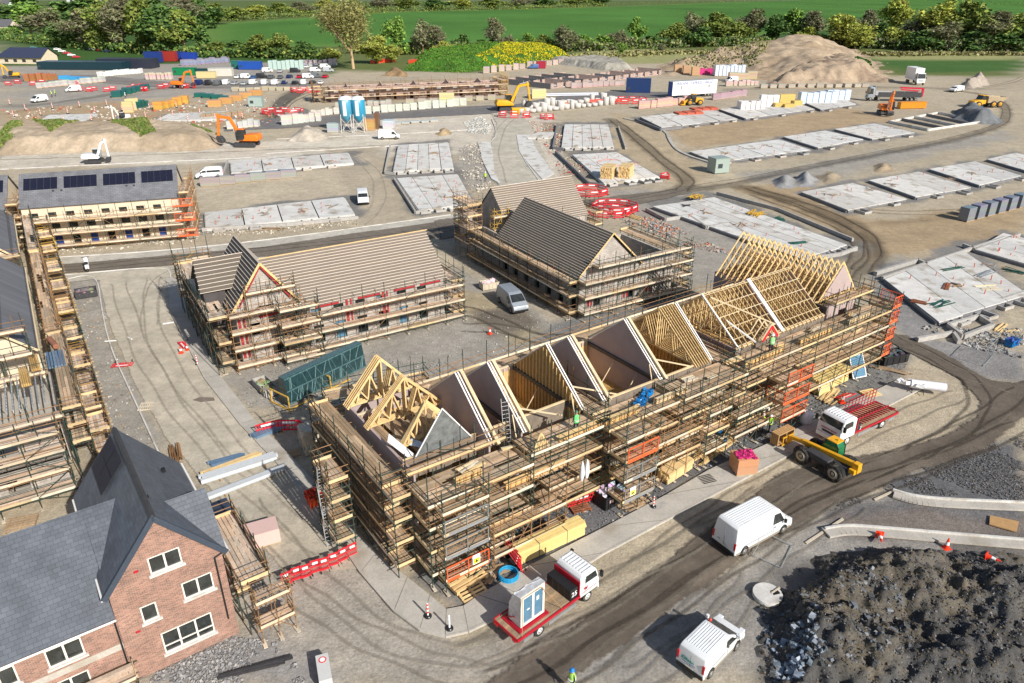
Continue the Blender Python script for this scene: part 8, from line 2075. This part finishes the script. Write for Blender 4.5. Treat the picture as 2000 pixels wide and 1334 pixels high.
# -- near ground objects
pack('timber_pack',G(1072,1066,0),FA.a+R(-2),5.6,1.0,1.05,'insul_yellow','long yellow timber pack beside the lorry on the grey stone','timber pack',layers=5)
pack('timber_pack',G(1612,752),FA.a,5.0,1.5,1.5,'insul_yellow','big yellow timber pack under the scaffold behind the red truck','timber pack',layers=6)
pack('timber_pack',G(1318,925),FA.a+.12,3.2,1.1,.9,'timber','bound yellow joist pack beside the blue pallet','timber pack',layers=4)
pack('timber_pack',G(1170,950),FA.a,5.0,1.2,.7,'timber','timber pack lying under the lowest scaffold deck','timber pack',layers=3)
def planks(u,v,deg,n,L_,lab,mt='timber',sp=1.0,fan=.15,z=0,w=.15,th=.05):
 if 'slab' in lab and 'below' not in lab:z=.52
 t=thing('loose_planks',G(u,v,z),R(deg),lab,'planks');rg=random.Random(u)
 for i in range(n):
  mb=MB();a=rg.uniform(-fan,fan);y=rg.uniform(-sp/2,sp/2);l=L_*rg.uniform(.6,1)/2;zz=.04+th*(i//4)*1.05
  mb.beam((-l*math.cos(a),y-l*math.sin(a),zz),(l*math.cos(a),y+l*math.sin(a),zz+.01),w,th,tint(rg,.2,.06));mb.build('plank',mt,t)
for a in((1300,905,48,16,5.5,'fan of long tan boards left of the bound joist pack','timber_pale',1.8,.12),(1395,880,42,14,6.0,'long timbers lying toward the blue drum','timber',1.2,.1),(1625,775,48,12,3.8,'scattered timbers beside the red and white truck','timber',1.5,.2),(1525,852,38,7,2.8,'thin battens on the ground left of the telehandler','timber_pale',.9,.2),(1236,985,30,9,2.6,'brown timbers right of the black skip','board',1.1,.12),(960,1118,40,12,2.4,'broken pallet boards behind the blue coil','board',1.4,.6),(1955,640,45,5,3.8,'yellow beams on the rough ground at the right edge','timber',.8,.12),(1975,645,20,3,2.2,'short yellow sheet beside the beams','timber',.8,.1),(1740,725,-28,8,4,'weathered boards behind the blue glass window','board',1,.15),(500,1305,18,9,4.2,'grey scaffold tubes lying before the brick house','dark_steel',.5,.04),(1850,560,55,8,3.0,'rebar bundle on the right hand slab','rebar',.8,.06),(1795,590,-40,10,2.2,'rust brown tube pile on the right hand slab','rebar',1.2,.2),(1860,525,20,9,4,'dark green pipe bundle on the right hand slab','teal_pipe',.7,.04),(1925,535,35,7,4.5,'aluminium lengths across the right hand slab','galv',.9,.08),(1930,562,8,6,3.6,'pale timber lengths on the right hand slab','timber_pale',1.4,.03),(1980,530,-40,9,3,'tangle of green tubes at the right edge','teal_pipe',1.5,.5),(1840,595,30,9,3.5,'green tubes at the front of the right slab','teal_pipe',1.3,.3),(1475,418,30,26,3.5,'yellow coupler and tube pile on the slab behind the trusses','tube_yellow',2.2,.9),(1360,385,60,18,3.5,'upright rusty yellow tubes on the slab corner','tube_yellow',2,.7),(1520,430,10,14,3,'green tube pile beside the yellow one','teal_pipe',2,.6),(1560,475,15,9,3.2,'dark green tubes on the slab near the ridge','teal_pipe',1,.1),(1340,402,0,10,2,'coil of black hose and bits on the slab','dark_steel',1.6,.9),(1240,425,-50,12,3.5,'timber stack behind the block house scaffold','timber',1.2,.06),(520,448,-10,10,6,'broken timber strip below the long slab','board',1.5,.3)):planks(*a[:6],mt=a[6],sp=a[7],fan=a[8])
def beams(u0,v0,u1,v1,n,w,h,mt,lab,name='steel_beams',z=.1,cat='beams'):
 a,b=G(u0,v0),G(u1,v1);t=thing(name,a,math.atan2(b.y-a.y,b.x-a.x),lab,cat);L_=(b-a).length
 for i in range(n):
  mb=MB();e=rnd.uniform(-.15,.15)
  for zz in(0,h-.02):mb.box(e,L_+e,i*w*1.03,i*w*1.03+w,z+zz,z+zz+.02,tint(rnd,.06,.01))
  mb.box(e,L_+e,i*w*1.03+w*.4,i*w*1.03+w*.5,z+.02,z+h-.02);mb.build('beam',mt,t)
 mb=MB()
 for f in(.2,.8):mb.box(L_*f,L_*f+.1,-.3,n*w+.3,0,z,(.8,.6,.4))
 mb.build('bearer','board',t)
mat('beam_white',(.55,.58,.60),.5,noise=.06)
beams(397,948,545,900,3,.3,.36,'beam_white','pair of long pale steel beams nearest the green tubes');beams(406,980,556,922,2,.28,.3,'beam_white','single long pale steel beam lying in front of the others');beams(398,934,510,893,2,.22,.3,'timber','yellow timber beam lying behind the steel ones','timber_beams')
beams(412,915,478,897,5,.12,.25,'steel_blue','blue grey tube bundle behind the pale beams','tube_bundle',cat='tubes');beams(500,862,560,838,6,.14,.3,'steel_blue','silver green tube stack by the red barriers','tube_bundle',cat='tubes')
planks(343,888,118,26,2.9,'bundle of brown scaffold poles on the pale street','tube_rust',.9,.05,w=.06,th=.06)
def skip(u,v,deg,L_,W_,H_,mt,lab,fill=None,name='skip'):
 t=thing(name,G(u,v),R(deg),lab,name)
 mb=MB();a,b=L_/2,W_/2
 for x0,x1,y0,y1 in((-a,a,-b,-b+.06),(-a,a,b-.06,b),(-a,-a+.06,-b+.061,b-.061),(a-.06,a,-b+.061,b-.061)):mb.box(x0,x1,y0,y1,.1,H_)
 mb.box(-a,a,-b,b,.05,.1);mb.build('shell',mt,t)
 mb=MB();mb.box(-a-.05,a+.05,-b-.05,-b+.02,H_-.1,H_);mb.box(-a-.05,a+.05,b-.02,b+.05,H_-.1,H_)
 for k in range(4):x=-a+L_*(k+.5)/4;mb.box(x-.04,x+.04,-b-.05,-b-.001,.1,H_-.1)
 mb.build('rim',mt,t)
 if fill:
  mb=MB();rg=random.Random(u)
  for i in range(26):mb.rock((rg.uniform(-a*.8,a*.8),rg.uniform(-b*.8,b*.8),H_*rg.uniform(.6,.95)),.28,rg,tuple(c*rg.uniform(.6,1.2)for c in fill))
  mb.build('contents','paint_stone',t)
 return t
skip(1192,978,35,2.3,1.5,1.1,'black_plastic','black skip filled with plastic bags at the path edge',(.7,.72,.75));skip(622,980,30,1.5,1.2,.9,'orange_plastic','red plastic skip in the shade left of the ladder',(.5,.04,.02));skip(1738,706,20,3.2,1.5,1.0,'black_plastic','open black container under the right scaffold end',(.1,.1,.1));skip(170,578,30,2.4,1.6,.9,'dark_steel','dark tipped skip on the gravel island',(.25,.23,.2));skip(520,762,-50,3.2,1.3,.8,'block','block built planter full of stones in the yard',(.3,.33,.2),'planter');skip(955,562,25,2.2,1.4,.9,'board_pale','trailer of white rubble behind the silver van',(.7,.68,.62),'trailer');skip(1975,735-60,30,1.4,.8,.8,'blue_plastic','blue framed barrier box at the right edge',(.05,.1,.3));skip(840,1000-700,5,1,1,.5,'board','small timber tub left of the curved street',(.4,.3,.2))if 0 else None
F_=Frame((562,800),math.degrees(heading((562,800),(716,722))));Lr=(G(716,722)-G(562,800)).length
t_=thing('wrapped_truss_rack',F_.o,F_.a,'long rack of trusses wrapped in shiny green film with yellow end frame','truss rack')
mat('green_film',(.02,.05,.055),.25,noise=.45,nscale=2.5,stretch=(3,3,.3),spec=.6)
mb=MB();mb.extr([(0,.35),(1.5,.35),(1.15,2.9),(.4,2.9)],.3,Lr,'x');mb.build('film','green_film',t_)
mb=MB()
for k in range(46):
 x=.5+k*(Lr-.8)/46;z=rnd.choice((.4,1.7));mb.beam((x,(z-.35)*.157-.02,z),(x+rnd.uniform(-.7,.7),(z+.75)*.157-.02,z+1.1),.05,.02,(9,6,5.5))
for z in(.45,1.6,2.8):mb.beam((.3,(z-.35)*.157-.03,z),(Lr,(z-.35)*.157-.03,z),.03,.12,(4,3.2,3))
mb.box(.3,Lr,.4,1.15,2.9,2.94,(2.6,2.4,2.6));mb.build('truss_edges','green_film',t_)
for x in(0,Lr*.5):mb=MB();mb.beam((x,-.3,0),(x,-.3,1.4),.1,.1);mb.beam((x,2.3,0),(x,2.3,1.4),.1,.1);mb.beam((x,-.3,1.4),(x,2.3,1.4),.1,.1);mb.beam((x,-.5,.05),(x,2.5,.05),.1,.1);mb.beam((x,-.3,.1),(x+2.4,-.3,.1),.1,.1);mb.build('end_frame','tube_yellow',t_)
pack('timber_pack',FA.w(2.5,17.5,0),FA.a,4.5,1.6,2.2,'board_pale','pale plywood pack behind the wrapped truss rack','timber pack',layers=5)
t_=crate(507,1058,2.7,1.5,1.25,26,(.62,.5,.48),'large pinkish white wrapped block on the street by the brick house','wrapped_block','wrapped block',mt='paint_any',lay=1)
crate(1450,918,1.7,1.5,1.5,10,(.55,.32,.17),'big cardboard box on the footpath topped with pink bags','cardboard_box','box',z=.13,lay=2)
t_=thing('pink_bags',G(1450,918,.13)+Vector((0,0,1.5)),0,'heap of pink bags on top of the big cardboard box','bags');mb=MB()
for i in range(60):mb.rock((rnd.uniform(-.7,.7),rnd.uniform(-.6,.6),.04),.12,rnd,tint(rnd,.4))
mb.build('bag','pink_plastic',t_)
t_=thing('bulk_bag',G(1573,826),.3,'white bulk bag standing behind the red and white truck','bag');mb=MB();mb.lathe([(.45,0),(.55,.3),(.55,.9),(.4,1.1),(.25,1.2)],n=9);mb.build('bag','white_wrap',t_);mb=MB()
for x in(-.35,.35):mb.beam((x,-.3,1.0),(x,0,1.4),.06,.02);mb.beam((x,.3,1.0),(x,0,1.4),.06,.02)
mb.build('strap','white_wrap',t_)
t_=thing('blue_wrapped_drum',G(1405,866),0,'blue wrapped drum beside the white window units','drum');mb=MB();mb.lathe([(.5,0),(.6,.3),(.55,.9),(.3,1.15)],n=9);mb.build('wrap','blue_plastic',t_)
t_=thing('blue_pipe_coil',G(993,1128),0,'coil of bright blue water pipe at the path edge','pipe coil');mb=MB()
for k in range(5):mb.path([(math.cos(a)*(.62+.03*(k%2)),math.sin(a)*(.62+.03*(k%2)),.06+k*.09)for a in np.linspace(0,6.283,20)],.05,5)
mb.build('coil','sky_blue',t_)
def glazed(u,v,deg,w,h,lab,tilt=0,z=0,mt='white_upvc',g='glass_blue',n=1):
 t=thing('window_unit',G(u,v,z),R(deg),lab,'window');t.rotation_euler=(tilt,0,R(deg))
 for k in range(n):
  mb=MB();fr2(mb,-w/2,w/2,.02,h,k*.22,.09,.09);mb.box(-w/2+.09,w/2-.09,k*.22+.01,k*.22+.08,h/2-.04,h/2+.04);f=mb.build('frame',mt,t)
  mb=MB();mb.box(-w/2+.09,w/2-.09,k*.22+.03,k*.22+.05,.11,h-.09);mb.build('pane',g,f)
glazed(1680,738,20,1.7,2.3,'white framed window with blue glass leaning by the scaffold end',-.5,.1);glazed(1418,846,25,1.8,1.1,'white window units lying together near the blue drum',-.2,0,n=5,g='glass_dark');glazed(1489,832,25,1.3,1.7,'upright stack of tan window frames behind the two workers',-.1,0,'cream_upvc','glass_dark',5);glazed(1612,770,35,2.0,1.3,'grey steel frame propped against the big timber pack',-.3,0,'galv','insul_yellow');glazed(1095,948,30,2.4,2.2,'glass frame leaning below the scaffold near the barriers',-.35,0,'teal_pipe','glass_blue')
def pallet(u,v,deg,lab,mt='board_pale',z=0,s=1,tilt=0):
 t=thing('pallet',G(u,v,z),R(deg),lab,'pallet');t.rotation_euler=(tilt,0,R(deg));t.scale=(s,s,s)
 for k in range(6):mb=MB();mb.box(-.6,.6,-.5+k*.18,-.4+k*.18,.1,.13,tint(rnd));mb.build('slat',mt,t)
 mb=MB()
 for x in(-.55,0,.55):mb.box(x-.05,x+.05,-.5,.5,0,.099)
 mb.build('bearer',mt,t)
pallet(571,888,30,'grey pallet lying in the shade near the red barriers','board');pallet(1380,938,20,'blue topped pallet at the path edge','blue_plastic',0,1);pallet(905,1128,40,'large yellow timber frame lying at the path corner','timber',.1,2.1);pallet(918,1152,35,'second timber frame under the large yellow one','timber',0,1.5,.2);pallet(920,1078,32,'white board pallet by the orange gate','white_upvc',0,1.5);pallet(1132,992,20,'brown pallet under the red barrier','rebar',0,1.2);pallet(1700,770,20,'broken pallet beside the loose timbers','timber',0,1.3);pallet(1262,945,10,'pale timber trestle beside the tan boards','timber_pale',0,.9,.5);pallet(285,795,100,'pale slatted drain cover on the street','board_pale',0,1.1);pallet(42,1025,20,'grey pallet behind the brick house','board',0,1.6)
t_=thing('white_fabric_roll',G(1775,762,.13),R(-20),'long roll wrapped in white plastic at the end of the footpath','roll');mb=MB();mb.tube((0,0,.75),(3.0,.2,.75),.42,12,t=(1,1,1.05));mb.build('roll','white_wrap',t_);mb=MB()
for i in range(12):mb.rock((-.9+i*.2,rnd.uniform(-.4,.4),.8),.3,rnd)
mb.build('loose_film','white_wrap',t_);mb=MB()
for x in(.2,1.2):mb.beam((x,-.6,0),(x,.6,0.3),.05,.05);mb.beam((x,.6,0),(x,-.6,.3),.05,.05)
mb.build('trestle','dark_steel',t_)
t_=thing('white_sign_box',G(635,1322),R(110),'white box with a red round sign at the bottom edge','box');mb=MB();mb.box(-.9,.9,-.35,.35,0,.8,(.6,.6,.58));mb.build('box','paint_any',t_);mb=MB();mb.lathe([(.22,.8),(.22,.81)],(.5,0,0),16,(.7,.05,.04));mb.lathe([(.15,.812),(.15,.815)],(.5,0,0),16,(.9,.9,.9));mb.build('sign','paint_any',t_)
t_=thing('fence_panel',G(1525,1110),R(55),'tube fence frame lying on the ground by the manhole slab','fence panel');mb=MB();mb.path([(0,0,.05),(2.6,0,.05),(2.6,1.9,.25),(0,1.9,.2),(0,0,.05)],.03,6);mb.build('frame','galv',t_)
t_=thing('fence_panel',G(1920,715),R(45),'wire mesh fence panel with blue ends at the right edge','fence panel');mb=MB();mb.path([(0,0,0),(3.4,0,0),(3.4,0,2),(0,0,2),(0,0,0)],.03,6)
for x in np.arange(.2,3.4,.25):mb.tube((x,0,0),(x,0,2),.01,3)
mb.build('mesh','galv',t_)
t_=thing('hanging_bags',FA.w(13.6,-2.15,3.4),FA.a,'pair of white bags hanging from the middle scaffold rail','bags')
for x in(0,.45):mb=MB();mb.lathe([(.02,1.6),(.14,1.2),(.2,.5),(.1,0)],(x,0,0),8);mb.build('bag','white_wrap',t_)
t_=thing('wrapped_insulation',FA.w(7.6,-1.1,4.4),FA.a+.3,'long white wrapped bundle on the second deck','bundle');mb=MB();mb.tube((0,0,.2),(2.2,0,.25),.2,8);mb.build('wrap','white_wrap',t_)
for k,(x,y)in enumerate(((30.9,3.0),(31.4,5.0),(31.2,7.2))):t_=thing('red_netting',FA.w(x,y,6.4),FA.a+R(60+40*k),['near','middle','far'][k]+' piece of red netting on the deck between the timber blocks','netting');mb=MB();[mb.rock((i*.22,.1*math.sin(i*2),.12),.18,rnd,tint(rnd,.2))for i in range(7)];mb.build('net','red_plastic',t_)
for k,(u,v,w)in enumerate(((1018,1162,.0),(1290,990,0),(1415,925,0))):flat('inspection_cover',[(u-16,v+2),(u+4,v-8),(u+16,v-1),(u-4,v+9)],.1,.145,'block','structure')
for k,(u,v,du)in enumerate(((398,780,24),(1560,1200,0))):
 if du:flat('oil_stain',[(u-22,v+2),(u-8,v-4),(u+20,v-3),(u+22,v+3),(u-6,v+6)],.03,.036,'felt_brown','structure')
for k,(u,v,a)in enumerate(((318,634,25),(205,668,8),(250,660,-35))):t_=thing('plastic_pipe',G(u,v),R(a),['white waste pipe lying by the kerb','white waste pipe near the left scaffold','short grey pipe elbow on the street'][k],'pipe');mb=MB();mb.tube((0,0,.08),(1.2 if k<2 else.8,0,.08),.08,8,t=(.7,.7,.68));mb.build('pipe','paint_any',t_)
# -- wheel ruts
sheet_mat('rut',.3,.9,.2,.12)
_mr=[n for n in MATS['rut'].node_tree.nodes if n.type=='MAP_RANGE'][-1];_mr.inputs[1].default_value=.15;_mr.inputs[2].default_value=1.35
def rut(pts,col,w=.38,off=(-.85,.85),z=.05,a=.62):
 pw=[G(*p)for p in pts]
 for _ in range(3):
  q=[pw[0]]
  for s,e in zip(pw[:-1],pw[1:]):q+=[s.lerp(e,.25),s.lerp(e,.75)]
  pw=q+[pw[-1]]
 V,F,Cc=[],[],[]
 for o in off:
  b0=len(V)
  for i,p in enumerate(pw):
   d=(pw[min(i+1,len(pw)-1)]-pw[max(i-1,0)]).normalized();n=Vector((-d.y,d.x,0));wob=.12*math.sin(i*.9+o)
   for k,(s,al)in enumerate(((-1,.05),(-.3,1),(.3,1),(1,.05))):
    V.append(tuple(p+n*(o+wob+s*w/2)+Vector((0,0,z))));f=1 if 1<i<len(pw)-2 else.3
    Cc+=[col[0],col[1],col[2],min(1,al*(a+.12)*f)]
  for i in range(len(pw)-1):
   for k in range(3):j=b0+i*4+k;F.append((j,j+1,j+5,j+4))
 me=bpy.data.meshes.new('tyre_track');me.from_pydata(V,[],F);ca=me.color_attributes.new('soil','FLOAT_COLOR','POINT');ca.data.foreach_set('color',Cc)
 me.materials.append(M_('rut'));o=bpy.data.objects.new('tyre_track',me);C.objects.link(o);tag(o,kind='structure')
DM=(.085,.07,.055);LM=(.24,.21,.165);MD=(.29,.255,.2)
for k,(p,c,a)in enumerate((([(960,1340),(1200,1200),(1420,1060),(1560,970),(1750,900),(1900,830),(2000,760)],DM,.7),([(1080,1340),(1280,1200),(1460,1080),(1600,990),(1800,920),(2000,830)],DM,.6),([(1020,1340),(1240,1190),(1450,1040),(1640,940),(1850,860),(1960,800)],LM,.55),([(1500,1040),(1640,960),(1780,915),(1930,860)],DM,.75),([(1740,660),(1850,710),(1920,760),(1900,830),(1780,890)],DM,.7),([(1735,655),(1870,730),(1990,765)],LM,.6),([(900,1290),(1120,1180),(1300,1085),(1480,985),(1640,880)],MD,.6),([(1000,1260),(1180,1160),(1340,1060),(1500,960)],(.2,.175,.14),.65),([(1250,1110),(1400,1000),(1520,930),(1660,860),(1800,800),(1880,770)],(.22,.19,.15),.6),([(560,1140),(680,1230),(860,1310),(1000,1330)],MD,.5),([(480,980),(600,1120),(760,1260),(940,1290),(1140,1200)],(.31,.28,.225),.5),([(1180,1334),(1320,1230),(1450,1130),(1560,1050),(1680,980)],(.2,.18,.15),.55),([(1240,1334),(1400,1230),(1480,1130)],(.2,.18,.15),.5),([(230,550),(270,680),(340,790),(470,940),(640,1080)],(.375,.335,.27),.45),([(300,540),(290,640),(370,780),(500,930)],(.37,.33,.27),.42),([(900,440),(620,478),(400,506),(300,545),(290,640)],(.37,.33,.265),.42),([(118,527),(400,500),(700,468),(960,440),(1200,395),(1335,370)],DM,.6),([(1340,368),(1460,350),(1700,302),(1890,266),(1975,236),(1955,192),(1880,178)],(.16,.13,.1),.75),([(1195,232),(1240,264),(1305,322),(1352,352),(1330,374)],(.15,.12,.09),.8),([(1460,366),(1580,400),(1690,450),(1715,490),(1680,530)],(.16,.12,.085),.85),([(1470,378),(1580,415),(1670,455),(1690,500),(1640,545)],(.15,.115,.08),.8),([(1480,372),(1620,405),(1800,420),(2000,400)],(.24,.18,.12),.6),([(700,440),(745,400),(740,340),(690,300),(600,285),(300,300),(0,306)],(.44,.385,.3),.45),([(980,360),(960,290),(990,230),(1060,205)],(.40,.36,.29),.45),([(880,600),(960,620),(1050,670),(1200,650)],(.12,.10,.075),.7),([(900,640),(1000,640),(1090,680)],(.14,.12,.09),.6),([(1560,175),(1750,168),(1900,176),(1980,160),(2000,150)],(.2,.17,.13),.7),([(640,168),(560,200),(545,232)],(.1,.085,.07),.8),([(100,152),(330,165),(640,168)],(.15,.13,.11),.6),([(0,225),(110,205),(300,180)],(.25,.2,.15),.6))):
 w=.38 if k<18 else.6
 rut(p,c,w,(-.85,.85)if k<17 else(-1.1,1.1),.05+.002*(k%7),a)
 # -- low walls and clutter round the plots
def footing(pts,lab,h=.5,w=.35,mt='block'):
 t=thing('footing_wall',G(*pts[0]),0,lab,'low wall');pw=[G(*p)-G(*pts[0])for p in pts];mb=MB()
 for a,b in zip(pw[:-1],pw[1:]):mb.beam(a+Vector((0,0,h/2)),b+Vector((0,0,h/2)),w,h,tint(rnd,.08,.02))
 mb.build('wall',mt,t)
for p,l in(([(1722,548),(1960,468)],'pale low wall along the back of the right hand slab'),([(1708,538),(1792,512),(1812,522)],'stepped low wall at the left corner of the right hand slab'),([(1850,640),(1910,622),(1938,640),(1880,662),(1850,640)],'open block box in front of the right slab'),([(1790,668),(1860,655),(1872,672)],'angled low wall near the pipe tangle at the right'),([(1955,590),(2010,572)],'short low wall at the right frame edge'),([(1262,412),(1300,432),(1345,425),(1380,448),(1425,440),(1470,470)],'stepped footing wall along the front of the long slab behind the trusses'),([(1560,512),(1640,500),(1672,488)],'footing wall at the right end of the long slab behind the trusses'),([(1400,380),(1520,412),(1665,472)],'footing wall along the back of the long slab'),([(1880,482),(1905,492),(1990,462)],'low wall between the two right hand slabs'),([(762,288),(752,340),(772,342)],'pale kerb footing left of the upper strip slab'),([(770,352),(812,418),(835,416)],'pale kerb footing left of the lower strip slab'),([(1085,300),(1150,362),(1180,366)],'dark block footing left of the chalk circle slab'),([(1088,246),(1080,292),(1100,294)],'dark block footing left of the five strip slab'),([(1208,250),(1222,292)],'row of small block piers right of the five strip slab'),([(435,345),(445,318),(560,306)],'low footing wall round the upper left slab'),([(395,452),(480,446),(560,442),(700,428)],'ragged footing wall in front of the long lower left slab'),([(1240,236),(1290,256),(1330,252)],'dark footing at the front corner of the tiled slab')):
 footing(p,l,.55 if 'dark' not in l else.7,.35,'block' if 'dark' not in l else 'block_dark')
for k,(u,v)in enumerate(((470,422),(520,418),(590,412),(650,404),(640,316),(520,322),(810,296),(850,300),(850,370),(880,385),(1130,258),(1160,270),(1240,318),(1420,300),(1500,285),(1640,272),(1620,380),(1700,372),(1740,362),(1850,350),(1900,340),(1300,234),(1400,226),(1880,560),(1940,520),(1380,415),(1450,440))):
 t=thing('small_debris',G(u,v,.5),k,'little pile of offcuts on a foundation slab','offcuts','offcut piles on the slabs');mb=MB()
 for i in range(6):a=rnd.uniform(0,6.3);mb.beam((rnd.uniform(-.8,.8),rnd.uniform(-.8,.8),.06+i*.03),(math.cos(a)*1.4,math.sin(a)*1.4,.08+i*.03),.14,.06,((.4,.3,.2),(.35,.2,.1),(.3,.3,.3))[i%3])
 mb.build('offcuts','paint_stone',t)
